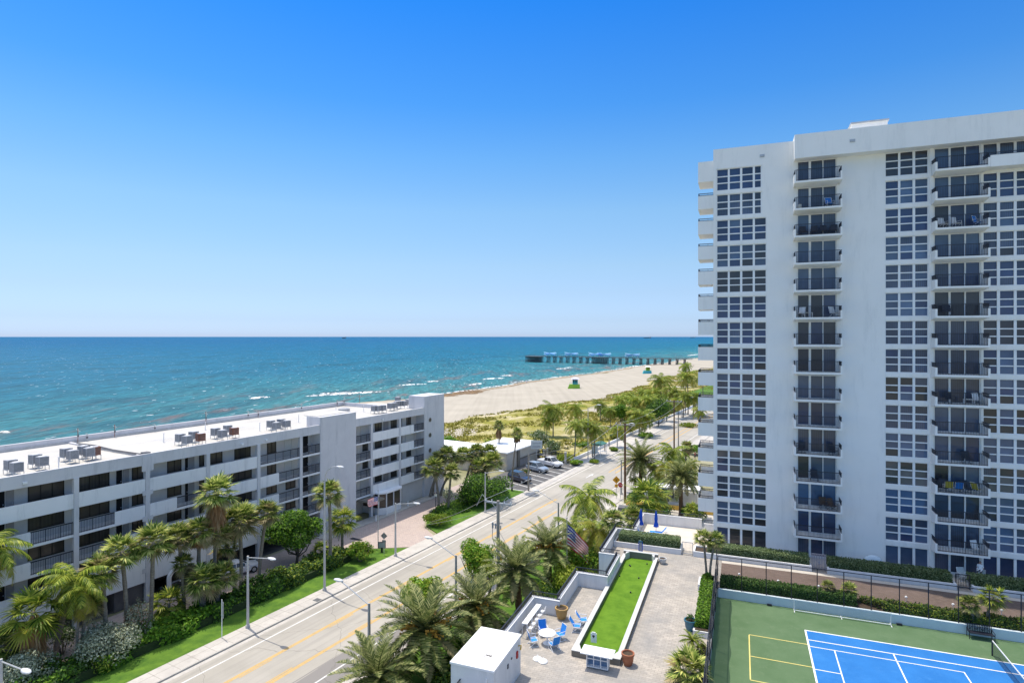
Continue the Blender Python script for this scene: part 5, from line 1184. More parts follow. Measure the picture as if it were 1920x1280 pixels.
m = MB(); m.box(-.75, -.1, -.06, .06, h1 - 2.55, h1 - 2.45); m.rod((-.65, 0, h1 - 2.9), (-.65, 0, h1 - 2.3), .09); m.rod((-.3, 0, h1 - 2.9), (-.3, 0, h1 - 2.35), .07); m.rod((.3, 0, h1 - 2.9), (.3, 0, h1 - 2.5), .06); m.box(-.6, 0, -.05, .05, h1 - 4.1, h1 - 4.0); m.build('cutout_switches', M['ac_grey'], p1)
m = MB(); m.tube([(-.65, 0, h1 - 2.9), (-.7, 0, h1 - 3.7), (-.55, 0, h1 - 4.2), (-.15, 0, h1 - 5.3), (-.1, 0, h1 - 5.8)], .035, 5); m.tube([(-1.4, 0, h1 - .1), (-1.9, 0, h1 + .4), (-2.3, 0, h1 - .3), (-2.6, 0, h1 - .9)], .03, 5); m.tube([(1.4, 0, h1 - .1), (1.1, 0, h1 + .5), (.7, 0, h1 + .1), (.3, 0, h1 - 1.1)], .03, 5); m.build('hanging_cable', M['ac_grey'], p1)
m = MB(); m.box(.15, .2, -.3, .3, 3.1, 3.7); m.v = [(x_, yy * .7071 - (zz - 3.4) * .7071, 3.4 + yy * .7071 + (zz - 3.4) * .7071) for x_, yy, zz in m.v]; 
tag(m.build('diamond_sign', M['sign_yellow'], loc=(*W(-30.95, s1_, 'R'), 0), rot=-ANG['R'] + 1.2), 'yellow diamond sign seen edge on at the foot of the grey utility pole', 'road sign')
s2_ = su(1172, -30.3); x2, y2 = W(-30.3, s2_, 'R'); h2 = zt(793, y2); upole('tall brown utility pole beside the stop sign', -30.3, s2_, h2, 'brown_pole', r=.2)
s3_ = su(1264, -31.0); x3, y3 = W(-31.0, s3_, 'R'); h3 = zt(750, y3); upole('far brown utility pole with a crossarm above the far palms', -31.0, s3_, h3, 'brown_pole')
s4_ = su(1272, -31.0); upole('short bare pole just right of the far brown utility pole', -31.0, s4_, zt(783, W(-31, s4_, 'R')[1]), 'wood_pole', False, .14)
x, y = G(991, 920); q5, s5 = toF(x, y, 'R'); h5 = zt(850, y); upole('leaning bare timber pole at the parking lot corner', q5, s5, h5, 'wood_pole', False, .17)
wr = MB(); n_w = 0
def wire(a, b_, sag, r=.018):
    m = MB(); a = Vector(a); b_ = Vector(b_); pts = [a.lerp(b_, i / 16) - Vector((0, 0, sag * 4 * (i / 16) * (1 - i / 16))) for i in range(17)]; m.tube(pts, r, 4)
    return m
def P3(q, s, z, fr='R'): x, y = W(q, s, fr); return (x, y, z)
for k, (off, lab) in enumerate([(-1.45, 'outer road side overhead wire between the grey and the brown utility poles'), (1.45, 'terrace side overhead wire between the grey and the brown utility poles')]):
    tag(wire(P3(-31 + off, s1_, h1), P3(-30.3 + off, s2_, h2 - .15), .9).build('overhead_wire', M['grey_metal']), lab, 'wire', 'overhead wires')
    tag(wire(P3(-30.3 + off, s2_, h2), P3(-31 + off, s3_, h3 - .1), 1.0, .016).build('overhead_wire', M['grey_metal']), ('road' if k == 0 else 'far') + ' side wire running on from the brown pole to the far brown pole', 'wire', 'overhead wires')
    tag(wire(P3(-31 + off, s1_, h1), (*G(806 - 14 * k, 995 + 6 * k), 1.2), .3).build('overhead_wire', M['grey_metal']), ('upper' if k == 0 else 'lower') + ' service wire slanting from the grey pole down across the road to the island', 'wire', 'overhead wires')
tag(wire(P3(-30.3, s2_, h2 - 1), (*W(q5, s5, 'R'), h5 - .3), .5).build('overhead_wire', M['ac_grey']), 'wire from the brown pole across the road to the leaning timber pole', 'wire', 'overhead wires')
tag(wire(P3(-31, s1_, h1 - 3), P3(-28.5, s1_ + 2.5, .2), 0, .02).build('guy_wire', M['ac_grey']), 'steep guy wire of the grey utility pole', 'wire')
# ---------------- signs ----------------
def board(parent, name, mat, w_, h_, z, d=.03, y=0, m2=None):
    m = MB(); m.box(-w_ / 2, w_ / 2, y - d / 2, y + d / 2, z - h_ / 2, z + h_ / 2); return m.build(name, mat, parent)
def diamond(parent, mat, a, z, y=0):
    m = MB(); v = [(0, -a), (a, 0), (0, a), (-a, 0)]
    m.add([(p[0], y - .015, z + p[1]) for p in v] + [(p[0], y + .015, z + p[1]) for p in v], [(0, 1, 2, 3), (7, 6, 5, 4)] + [(i, (i + 1) % 4, 4 + (i + 1) % 4, 4 + i) for i in range(4)]); return m.build('sign_plate', mat, parent)
q, s = toF(*G(1155.5, 936), 'R'); t = fthing('warning_sign', 'yellow diamond warning sign with a small square plate below, by the road', 'road sign', q, s, .05, 'R', extra=ANG['R'])
m = MB(); m.rod((0, 0, 0), (0, 0, 3.3), .04, n=6); m.build('post', M['grey_metal'], t); d_ = diamond(t, M['sign_yellow'], .62, 3.1, -.06); m = MB(); m.tube([(0, -.09, 2.85), (0, -.09, 3.1), (-.16, -.09, 3.25)], .03, 4); m.tube([(0, -.09, 3.1), (.16, -.09, 3.25)], .03, 4); m.build('arrow_symbol', M['black_metal'], d_); board(t, 'square_plate', M['sign_yellow'], .5, .5, 2.15, y=-.06)
q, s = toF(*G(1165, 935), 'R'); t = fthing('stop_sign', 'red octagonal stop sign beside the brown utility pole', 'road sign', q, s - .4, .05, 'R', extra=ANG['R'] - .5)
m = MB(); m.rod((0, 0, 0), (0, 0, 2.6), .04, n=6); m.build('post', M['grey_metal'], t); m = MB(); m.prism([(0.4 * math.cos(math.pi / 8 + i * math.pi / 4), .4 * math.sin(math.pi / 8 + i * math.pi / 4)) for i in range(8)], -.015, .015); m.v = [(x_, zz - .07, yy + 2.3) for x_, yy, zz in m.v]; o = m.build('sign_plate', M['sign_red'], t)
def text(s_, size, mat, parent=None, loc=(0, 0, 0), rot=(0, 0, 0), ext=.004, name='lettering'):
    cu = bpy.data.curves.new(name, 'FONT'); cu.body = s_; cu.size = size; cu.extrude = ext; cu.align_x = 'CENTER'; cu.align_y = 'CENTER'; cu.resolution_u = 2
    tmp = bpy.data.objects.new('tmp', cu); COL.objects.link(tmp); dg_ = bpy.context.evaluated_depsgraph_get(); me = bpy.data.meshes.new_from_object(tmp.evaluated_get(dg_)); bpy.data.objects.remove(tmp)
    me.materials.clear(); me.materials.append(mat); o = bpy.data.objects.new(name, me); COL.objects.link(o); o.parent = parent; o.location = loc; o.rotation_euler = rot; return o
text('STOP', .26, M['white'], o, (0, -.10, 2.3), (R_(90), 0, 0))
q, s = toF(*G(720, 1042), 'R'); t = fthing('warning_sign', 'grey back of a diamond road sign on the lawn by the driveway', 'road sign', q, s, .1, 'R', extra=ANG['R'] - .2)
m = MB(); m.rod((0, 0, 0), (0, 0, 2.75), .035, n=6); m.build('post', M['grey_metal'], t); M['sign_back'] = pm('aluminium_sign_back', (0.16, 0.16, 0.15), (0.22, 0.22, 0.21), 3, .6, .05); diamond(t, M['sign_back'], .42, 2.3); board(t, 'square_plate', M['sign_back'], .48, .3, 1.65)
q, s = toF(*G(716, 1036), 'R'); t = fthing('entrance_sign', 'low grey entrance sign box on a dark foot on the lawn', 'sign', q, s, .1, 'R', extra=ANG['R'])
board(t, 'sign_panel', M['ac_grey'], .78, .62, .85, .12); m = MB(); m.box(-.44, .44, -.09, .09, .5, .545); m.box(-.44, .44, -.09, .09, 1.17, 1.22); m.box(-.45, -.39, -.09, .09, .5, 1.2); m.box(.39, .45, -.09, .09, .5, 1.2); m.build('sign_frame', M['black_metal'], t); m = MB(); m.box(-.12, .12, -.1, .1, 0, .5); m.build('foot', M['black_metal'], t)
q, s = toF(*G(1016.5, 868), 'R'); t = fthing('club_sign', 'white panel sign on a post standing behind the parked cars', 'sign', q, s - 2.5, 0, 'R', extra=ANG['R'])
m = MB(); m.rod((0, 0, 0), (0, 0, 3.4), .06, n=6); m.build('post', M['grey_metal'], t); M['sign_pale'] = pm('pale_sign_face', (0.50, 0.54, 0.52), (0.58, 0.62, 0.60), 3, .6, 0); board(t, 'sign_panel', M['sign_pale'], 2.3, 1.7, 4.2, .15); m = MB(); m.box(-.75, .95, -.1, -.08, 4.45, 4.58); m.box(-.85, .75, -.1, -.08, 3.7, 3.95); m.build('faded_print', M['ac_grey'], t)
q, s = toF(*G(416, 1197), 'R'); t = fthing('sign_post', 'thin white sign post with a small plate seen edge on, standing in the lawn', 'sign', q, s, .1, 'R')
m = MB(); m.rod((0, 0, 0), (0, 0, 3.3), .035, n=6); m.build('post', M['white'], t); m = MB(); m.box(.04, .22, -.01, .01, 1.7, 3.1); m.build('plate', M['grey_metal'], t)
q, s = toF(*G(817, 964), 'R'); t = fthing('post_lantern', 'black lantern on a thin black post at the entrance island', 'lantern', q, s, .1, 'R')
m = MB(); m.rod((0, 0, 0), (0, 0, 2.6), .045, n=6); m.build('post', M['black_metal'], t); m = MB(); m.lathe([(.16, 2.6), (.22, 2.95)], 0, 0, 8); m.build('lantern_glass', M['lens'], t); m = MB(); m.lathe([(.30, 2.95), (.16, 3.1), (.03, 3.2)], 0, 0, 8); m.build('lantern_cap', M['black_metal'], t)
# ---------------- flags ----------------
def flag_mesh(L, H_, drop, wind, mi_only=None, seed=1):
    r = random.Random(seed); nx, nz = 30, 13; m = MB()
    def pos(i, j):
        u, v = i / nx, j / nz; x = L * (u * (1 - .12 * drop)); z = -H_ * v * (1 - .25 * drop * u) - drop * L * 1.15 * u ** 1.15; y = .18 * math.sin(u * 9 + v * 2) * u + .1 * math.sin(v * 7 + u * 4) * u
        x *= (1 - .45 * drop); return (x, y, z)
    for i in range(nx + 1):
        for j in range(nz + 1): m.v.append(pos(i, j))
    return m, nx, nz
def add_flag(parent, z, L, H_, drop):
    m, nx, nz = flag_mesh(L, H_, drop, 0)
    for i in range(nx):
        for j in range(nz):
            k = i * (nz + 1) + j; m.f.append((k, k + nz + 1, k + nz + 2, k + 1))
            if i < nx * .4 and j < 7: m.m.append(3 if (i % 2 and j % 2) else 0)
            else: m.m.append(1 if j % 2 == 0 else 2)
    m.build('flag_cloth', [M['flag_blue'], M['flag_red'], M['white'], M['white']], parent, smooth=True, loc=(0.06, 0, z))
def flagpole(label, x, y, z0, h, rot, L, H_, drop, zf):
    t = thing('flagpole', label, 'flagpole', (x, y, z0), rot, 'flagpoles'); m = MB(); m.rod((0, 0, 0), (0, 0, h), .06, .035, 8); m.build('pole', M['grey_metal'], t); m = MB(); m.ell((0, 0, h + .06), (.08, .08, .08), 8, 6); m.build('finial', M['grey_metal'], t)
    tag(add_flag_thing(zf, L, H_, drop, (x, y, z0), rot), 'American flag ' + ('blowing left from the entrance flagpole' if rot > 1 else 'hanging in folds from the terrace flagpole'), 'flag', 'flags')
def add_flag_thing(z, L, H_, drop, loc, rot):
    m, nx, nz = flag_mesh(L, H_, drop, 0)
    for i in range(nx):
        for j in range(nz):
            k = i * (nz + 1) + j; m.f.append((k, k + nz + 1, k + nz + 2, k + 1))
            m.m.append((2 if (i % 2 and j % 2) else 0) if (i < nx * .4 and j < 7) else (1 if j % 2 == 0 else 2))
    m.v = [(x + .06, y, zz + z) for x, y, zz in m.v]
    return m.build('flag', [M['flag_blue'], M['flag_red'], M['flag_white']], None, loc=loc, rot=rot, smooth=True)
x, y = G(709, 1027); flagpole('thin flagpole on the lawn at the left building driveway', x, y, .1, zt(921, y), math.pi - .15, 1.55, 1.0, .28, zt(930, y) - .1)
x, y = G(1063, 1094); flagpole('white flagpole rising behind the terrace wall', x, y, 0.05, zt(972, y), -.1, 3.2, 2.3, .6, zt(983, y))
# ---------------- vehicles ----------------
def vehicle(kind, label, q, s, rot, paint, cat):
    L, Wd, Hh = {'pickup': (5.7, 1.95, 1.85), 'suv': (4.8, 1.9, 1.72), 'sedan': (4.7, 1.85, 1.45)}[kind]
    x, y = W(q, s, 'R'); t = thing({'pickup': 'pickup_truck', 'suv': 'parked_suv', 'sedan': 'parked_car'}[kind], label, cat, (x, y, .02), rot, 'parked cars')
    hw = Wd / 2; h = L / 2
    # stations along x (front +): (x, half width, bottom z, shoulder z, top z, top half width)
    if kind == 'pickup': st = [(-h, .88, .5, 1.0, 1.12, .86), (-h + .15, .93, .38, 1.0, 1.15, .88), (-.75, .97, .34, 1.02, 1.16, .9), (1.3, .97, .34, 1.02, 1.15, .88), (2.2, .96, .34, .95, 1.12, .84), (h - .15, .88, .38, .85, 1.02, .78), (h, .78, .48, .75, .9, .7)]; cab = [(-.95, 1.12), (-.75, 1.78), (.65, 1.82), (1.45, 1.14)]
    elif kind == 'suv': st = [(-h, .82, .45, .95, 1.08, .78), (-h + .15, .9, .35, .98, 1.1, .84), (-.5, .95, .3, .98, 1.08, .88), (1.1, .95, .3, .95, 1.06, .86), (1.8, .92, .32, .88, 1.0, .8), (h - .12, .84, .36, .76, .9, .72), (h, .72, .45, .66, .78, .62)]; cab = [(-h + .1, 1.1), (-h + .55, 1.66), (.35, 1.70), (1.15, 1.06)]
    else: st = [(-h, .78, .45, .85, .95, .74), (-h + .15, .86, .35, .9, 1.0, .8), (-.9, .92, .28, .88, .98, .84), (.9, .92, .28, .86, .95, .84), (1.6, .9, .3, .8, .9, .78), (h - .12, .82, .34, .68, .8, .7), (h, .7, .42, .58, .68, .6)]; cab = [(-1.75, .98), (-1.0, 1.40), (.25, 1.42), (1.15, .95)]
    m = MB(); v = []
    for (x_, w_, zb, zs, zt2, wt) in st: v += [(x_, -w_ * .9, zb), (x_, -w_, zb + .15), (x_, -w_, zs), (x_, -wt, zt2), (x_, 0, zt2 + .03), (x_, wt, zt2), (x_, w_, zs), (x_, w_, zb + .15), (x_, w_ * .9, zb)]
    n = 9; f = [(i * n + j, (i + 1) * n + j, (i + 1) * n + (j + 1) % n, i * n + (j + 1) % n) for i in range(len(st) - 1) for j in range(n)] + [tuple(range(n)), tuple(range(len(v) - 1, len(v) - 1 - n, -1))]
    m.add(v, f)
    if kind == 'pickup': m.box(-h + .12, -.98, -.82, .82, 1.13, 1.185)
    m.build('body', paint, t, smooth=False)
    a, b_, c, d = cab; gw, rw = .84, .68
    m = MB(); V = [(a[0], -gw, a[1]), (b_[0], -rw, b_[1]), (c[0], -rw, c[1]), (d[0], -gw, d[1]), (a[0], gw, a[1]), (b_[0], rw, b_[1]), (c[0], rw, c[1]), (d[0], gw, d[1])]
    m.add(V, [(0, 3, 2, 1), (4, 5, 6, 7), (0, 1, 5, 4), (2, 3, 7, 6), (1, 2, 6, 5), (0, 4, 7, 3)]); m.build('windows', M['car_glass'], t)
    m = MB(); m.box(b_[0] + .02, c[0] - .02, -rw - .01, rw + .01, b_[1] - .01, max(b_[1], c[1]) + .045)
    for sg in (-1, 1):
        m.rod((a[0], sg * gw, a[1]), (b_[0], sg * (rw + .01), b_[1]), .045, n=5); m.rod((d[0], sg * gw, d[1]), (c[0], sg * (rw + .01), c[1]), .04, n=5)
        xm = (b_[0] + c[0]) / 2; m.rod((xm, sg * (gw + .0), a[1] + .02), (xm, sg * rw, b_[1]), .04, n=5)
        m.box(c[0] + .25, c[0] + .42, sg * (gw + .1) - .1, sg * (gw + .1) + .1, a[1] + .05, a[1] + .2)
    m.build('roof', paint, t)
    for xw in (-L * .31, L * .32):
        for sg in (-1, 1):
            w_ = MB(); w_.rod((xw, sg * (hw - .24), .35), (xw, sg * (hw + .0), .35), .35, n=16); o = w_.build('wheel', M['rubber'], t); r_ = MB(); r_.rod((xw, sg * (hw - .01), .35), (xw, sg * (hw + .015), .35), .21, n=10); r_.build('rim', M['grey_metal'], o)
    for sg in (-1, 1):
        l = MB(); l.box(h - .22, h + .005, sg * .62 - .14, sg * .62 + .14, .66, .80); l.build('headlight', M['lens'], t)
        l = MB(); l.box(-h - .01, -h + .1, sg * .7 - .12, sg * .7 + .12, .75, .98); l.build('tail_light', M['sign_red'], t)
    g_ = MB(); g_.box(h - .06, h + .012, -.42, .42, .45, .68); g_.build('grille', M['black_metal'], t)
    return t
P_ = {'white': car_paint('car_paint_white', (.75, .75, .76)), 'silver': car_paint('car_paint_silver_blue', (.28, .33, .40)), 'navy': car_paint('car_paint_dark_navy', (.012, .02, .045)), 'black': car_paint('car_paint_black', (.012, .012, .014))}
prt = -ANG['R'] - .32
vehicle('pickup', 'white pickup truck parked furthest from the camera in the lot', -52.0, 107.2, prt, P_['white'], 'pickup truck')
vehicle('suv', 'silver blue car parked between the white pickup and the dark one', -52.2, 101.9, prt, P_['silver'], 'car')
vehicle('suv', 'dark navy car parked nearest in the lot with sky reflecting on its roof', -51.3, 93.2, prt, P_['navy'], 'car')
vehicle('sedan', 'white car under the left building, mostly hidden by the round tree', -58.2, 41.5, -ANG['R'] + 1.35, P_['white'], 'car')
vehicle('suv', 'black car in the dark garage opening beside the building joint', -62.5, 35.6, -ANG['R'] + .1, P_['black'], 'car')
# ---------------- bus shelter, boardwalk, dune wall ----------------
q, s = toF(*G(1131, 855), 'R'); t = fthing('bus_shelter', 'small bus shelter with a green roof on the beach side sidewalk', 'bus shelter', -47.3, s, .12, 'R')
M['green_roof'] = pm('green_metal_roof', (.05, .16, .13), (.08, .21, .18), 3, .6, .05)
m = MB(); m.add([(-1.1, -2, 2.5), (1.1, -2, 2.4), (1.1, 2, 2.4), (-1.1, 2, 2.5), (-1.1, -2, 2.6), (0, -1.6, 2.95), (1.1, -2, 2.5), (1.1, 2, 2.5), (0, 1.6, 2.95), (-1.1, 2, 2.6)], [(0, 3, 2, 1), (4, 5, 8, 9), (5, 6, 7, 8), (4, 6, 5), (7, 9, 8), (0, 1, 6, 4), (1, 2, 7, 6), (2, 3, 9, 7), (3, 0, 4, 9)]); m.build('roof', M['green_roof'], t)
for (x_, y_) in ((-1, -1.8), (1, -1.8), (-1, 1.8), (1, 1.8)): m = MB(); m.rod((x_, y_, 0), (x_, y_, 2.5), .05, n=6); m.build('post', M['white'], t)
m = MB(); m.box(-1.0, -.95, -1.75, 1.75, .3, 2.2); m.build('back_panel', M['sign_pale'], t); m = MB(); m.box(-.8, -.4, -1.3, 1.3, .4, .47); m.box(-.7, -.5, -1.2, -1.1, 0, .4); m.box(-.7, -.5, 1.1, 1.2, 0, .4); m.build('bench', M['white'], t)
m = MB(); m.box(-49.95, -49.7, 112, 250, 0, .75); o = m.build('dune_wall', M['left_white'], rot=-ANG['R']); tag(o, 'low pale wall along the dune side of the far sidewalk', 'wall')
wlk = fthing('boardwalk_ramp', 'dark timber boardwalk ramp with handrails leading over the dune', 'boardwalk', -50.5, 112.5, 0, 'R')
m = MB(); m.box(-9.5, 0, -.9, .9, .85, .97); m.build('deck', M['pier_wood'], wlk)
for y_ in (-.9, .9):
    m = MB(); m.box(-9.5, 0, y_ - .04, y_ + .04, 1.95, 2.03); m.box(-9.5, 0, y_ - .02, y_ + .02, 1.45, 1.50); m.build('handrail', M['black_metal'], wlk)
    for i in range(7): m = MB(); m.box(-9.4 + 1.53 * i - .05, -9.4 + 1.53 * i + .05, y_ - .05, y_ + .05, 0, 1.98); m.build('post', M['black_metal'], wlk)
q, s = toF(*G(1085, 868), 'R'); m = MB(); m.rod((0, 0, 0), (0, 0, 2.2), .25, .22, 10); m.ell((0, 0, 2.3), (.3, .3, .25), 10, 6); tag(m.build('gate_pillar', M['concrete'], loc=(*W(-50.2, 110.6, 'R'), 0)), 'pale round gate pillar at the foot of the boardwalk ramp', 'pillar')
fn = fthing('low_fence', 'light picket fence between the tan building and the cars', 'fence', -57.0, 116, 0, 'R'); m = MB(); m.box(-.04, .04, -2, 2, .2, 1.7); m.build('panel', M['tan_wall'], fn); m = MB(); [m.box(-.1, .1, y_ - .1, y_ + .1, 0, 1.85) for y_ in (-2, 0, 2)]; m.build('posts', M['white'], fn)
# small posts along the far sidewalk
for i, (u, v) in enumerate([(1134, 846), (1142, 838), (1169, 830), (1172, 826), (1106, 850)]):
    x, y = G(u, v); m = MB(); m.rod((0, 0, 0), (0, 0, 1.5), .14, n=7); m.ell((0, 0, 1.55), (.18, .18, .15), 7, 5); o = m.build('bollard', M['wood_pole'], loc=(x, y, .1)); tag(o, 'dark wooden post beside the far sidewalk between shelter and kerb island', 'post', 'posts along the far sidewalk')
# entry canopy, low walls, yellow kerb on the right
t = fthing('entry_canopy', 'flat white entry canopy roof among the far palms', 'canopy', -10, 93.3, 0, 'T'); m = MB(); m.box(-4, 4.5, -1.4, 1.2, 3.0, 3.25); m.build('roof', M['white'], t)
for (x_, y_) in ((-3.6, -1), (4, -1), (-3.6, .9), (4, .9)): m = MB(); m.rod((x_, y_, 0), (x_, y_, 3), .12, n=8); m.build('column', M['white'], t)
m = MB(); m.box(-16.5, -8.4, 91.6, 91.85, 0, .7); m.box(-8.4, -1, 90.9, 91.15, 0, .7); tag(m.build('yellow_kerb_wall', M['yellow_paint'], rot=-ANG['T']), 'bright yellow low kerb wall behind the pool deck', 'wall')
m = MB(); m.box(-8.6, -3, 95, 95.2, 0, 2.0); tag(m.build('garden_wall', M['deckwall'], rot=-ANG['T']), 'grey white garden wall beside the lowest side balconies', 'wall')
q, s = toF(*G(1170, 963), 'T'); m = MB(); m.box(-.8, .8, -.5, .5, .1, 1.0); m.add([(-.82, -.52, 1.0), (.82, -.52, 1.0), (.82, .52, 1.15), (-.82, .52, 1.15), (-.82, .52, 1.0), (.82, .52, 1.0)], [(0, 1, 2, 3), (3, 2, 5, 4), (0, 3, 4), (1, 5, 2)]); tag(m.build('waste_container', M['ac_dark'], loc=(*W(q, s, 'T'), 0), rot=-ANG['T']), 'dark blue waste container on the entrance drive', 'container')
# ---------------- pier ----------------
pr = fthing('fishing_pier', 'long timber fishing pier on many piles reaching into the sea', 'pier', -240, 579, SEA, 'R'); PO = (-240, 579, SEA)
DKZ = 4.5
m = MB(); m.box(-310, -130, 576.3, 581.7, DKZ - .35, DKZ); m.box(-308, -290, 573.5, 584.5, DKZ - .36, DKZ + .01); m.box(-232, -216, 573.5, 584.5, DKZ - .36, DKZ + .012); m.build('deck', M['pier_wood'], pr, PO)
m = MB()
for y_ in (576.4, 581.6): m.box(-310, -130, y_ - .06, y_ + .06, DKZ + 1.0, DKZ + 1.12); m.box(-310, -130, y_ - .04, y_ + .04, DKZ + .5, DKZ + .58)
for i in range(78): m.box(-310 + i * 2.3, -309.85 + i * 2.3, 576.3, 576.5, DKZ, DKZ + 1.1)
m.build('handrail', M['pier_wood'], pr, PO)
bx = [-309, -306.5, -304, -301.5, -299, -296.5, -294, -291.5] + [-283 + 7.6 * i for i in range(7)] + [-231, -228.5, -226, -223.5, -221, -218.5, -216] + [-209 + 7.2 * i for i in range(11)]
for x_ in bx:
    m = MB()
    for y_ in (575, 577, 579, 581, 583): m.rod((x_, y_, SEA - 2), (x_ + random.uniform(-.2, .2), y_, DKZ - .4), .24, n=7)
    m.box(x_ - .5, x_ + .5, 574.4, 583.6, DKZ - .85, DKZ - .35); m.rod((x_, 575, -1), (x_, 583, DKZ - 1.5), .2, n=5); m.rod((x_ - 1.2, 576, SEA - 2), (x_ - .2, 576, DKZ - .8), .22, n=6); m.rod((x_ + 1.2, 576, SEA - 2), (x_ + .2, 576, DKZ - .8), .22, n=6); m.build('pile_bent', M['pier_wood'], pr, PO)
M['sail_blue'] = mk_leaf('blue_shade_sail', (.12, .42, .85), (.35, .62, .9), (.7, .82, .92), .45, .7)
for i, (q, w_) in enumerate([(-281, 14), (-256, 15), (-229, 14), (-219, 14), (-189, 15)]):
    t = fthing('shade_canopy', ['leftmost blue shade canopy on the pier', 'second blue shade canopy from the pier head', 'left one of the two touching blue canopies in the middle of the pier', 'right one of the two touching blue canopies in the middle of the pier', 'blue shade canopy nearest the beach on the pier'][i], 'canopy', q, 579, DKZ, 'R', 'shade canopies on the pier')
    m = MB()
    for (a0, z0_, z1_) in ((0, 5.2, 2.6), (.9, 2.8, 4.8)):
        m.add([(-w_ / 2, -2.5, z0_), (w_ / 2, -2.5, z1_), (w_ / 2, 2.5, z1_ - 1.5), (-w_ / 2, 2.5, z0_ - 1.5), (0, 0, 3.2)], [(0, 1, 4), (1, 2, 4), (2, 3, 4), (3, 0, 4)])
    m.build('sail', M['sail_blue'], t)
    for x_, z_2 in ((-w_ / 2, 5.2), (w_ / 2, 4.8), (0, 3.4)): m = MB(); m.rod((x_ * .6, 0, 0), (x_, -1, z_2), .2, n=6); m.build('mast', M['white'], t)
# pier visitors are too small to tell; a few strollers on the sand
def person(label, x, y, z, shirt, pants, rot=0, pose='stand', s_=1.0):
    t = thing('person', label, 'person', (x, y, z), rot, None)
    me = bpy.data.meshes.new('body'); V = [(0, 0, .95), (0, 0, 1.15), (0, 0, 1.38), (0, 0, 1.5), (0, 0, 1.62), (0, 0, 1.72), (.17, 0, 1.40), (.22, .02, 1.12), (.24, -.06, .88), (-.17, 0, 1.40), (-.22, .02, 1.12), (-.24, -.06, .88), (.09, 0, .9), (.11, -.08, .48), (.11, .02, .05), (.11, -.12, .02), (-.09, 0, .9), (-.12, .10, .48), (-.12, .18, .06), (-.12, .06, .02)]
    E_ = [(0, 1), (1, 2), (2, 3), (3, 4), (4, 5), (2, 6), (6, 7), (7, 8), (2, 9), (9, 10), (10, 11), (0, 12), (12, 13), (13, 14), (14, 15), (0, 16), (16, 17), (17, 18), (18, 19)]
    Rr = [.15, .13, .15, .055, .10, .085, .065, .045, .035, .065, .045, .035, .09, .065, .045, .04, .09, .065, .045, .04]
    if pose == 'sit':
        V[12:] = [(.1, -.05, .93), (.12, -.45, .93), (.12, -.5, .52), (.12, -.62, .47), (-.1, -.05, .93), (-.12, -.45, .93), (-.12, -.5, .52), (-.12, -.62, .47)]; V[8] = (.16, -.22, 1.05); V[11] = (-.16, -.22, 1.05); V = [(a, b, c - .42) for a, b, c in V]
    me.from_pydata(V, E_, []); o = bpy.data.objects.new('body', me); COL.objects.link(o)
    sk = o.modifiers.new('s', 'SKIN'); o.modifiers.new('d', 'SUBSURF').levels = 1
    for i, vv in enumerate(me.skin_vertices[0].data): vv.radius = (Rr[i], Rr[i] * (.75 if i in (0, 1, 2) else 1)); vv.use_root = (i == 0)
    dg_ = bpy.context.evaluated_depsgraph_get(); m2 = bpy.data.meshes.new_from_object(o.evaluated_get(dg_)); bpy.data.objects.remove(o)
    dz = -.42 if pose == 'sit' else 0
    for mt in (SKIN, shirt, pants, HAIR): m2.materials.append(mt)
    for p in m2.polygons:
        c = p.center; zz = c.z - dz
        p.material_index = 3 if zz > 1.70 or (zz > 1.6 and c.y > .03) else 0 if zz > 1.45 else (1 if zz > .98 and (abs(c.x) < .2 or zz > 1.2) else (0 if abs(c.x) > .19 or zz < .5 + (0 if pose == 'stand' else .35) else 2)); p.use_smooth = True
    o = bpy.data.objects.new('body', m2); COL.objects.link(o); o.parent = t; o.scale = (s_, s_, s_)
    if pose == 'sit':
        f = MB(); f.ell((0, -.105, 1.68 + dz), (.018, .02, .025), 6, 4); f.build('nose', SKIN, t)
    return t
SKIN = pm('skin', (.35, .2, .14), (.42, .25, .18), 3, .6, 0); HAIR = pm('dark_hair', (.02, .015, .01), (.03, .02, .015), 3, .8, 0)
SH = {'white': M['white'], 'blue': M['umbrella'], 'red': M['sign_red'], 'grey': M['ac_grey'], 'black': M['black_metal']}
for (lab, u, v, a, b_) in [('person in a dark top walking at the water line left of the first lifeguard hut', 970, 718, 'black', 'grey'), ('person in white standing near the dark top walker at the water line', 987, 716, 'white', 'blue'), ('person in red under the beach end of the pier', 1250, 683, 'red', 'black'), ('person in blue walking below the pier piles', 1236, 684, 'blue', 'grey'), ('person in white on the wide beach near the pier', 1299, 690, 'white', 'red'), ('person in red on the sand right of the far lifeguard hut', 1301, 689, 'red', 'black'), ('person in grey strolling at the water line below the first lifeguard hut roof', 1068, 703, 'grey', 'black')]:
    x, y = G(u, v, -1.2); person(lab, x, y, beach_z(toF(x, y, 'R')[0]) + .02, SH[a], SH[b_], random.random() * 6)
x, y = G(1303, 862, 0); person('person in red crossing the pale pavement beside the tower balconies', x, y, .05, SH['red'], SH['black'], 1)
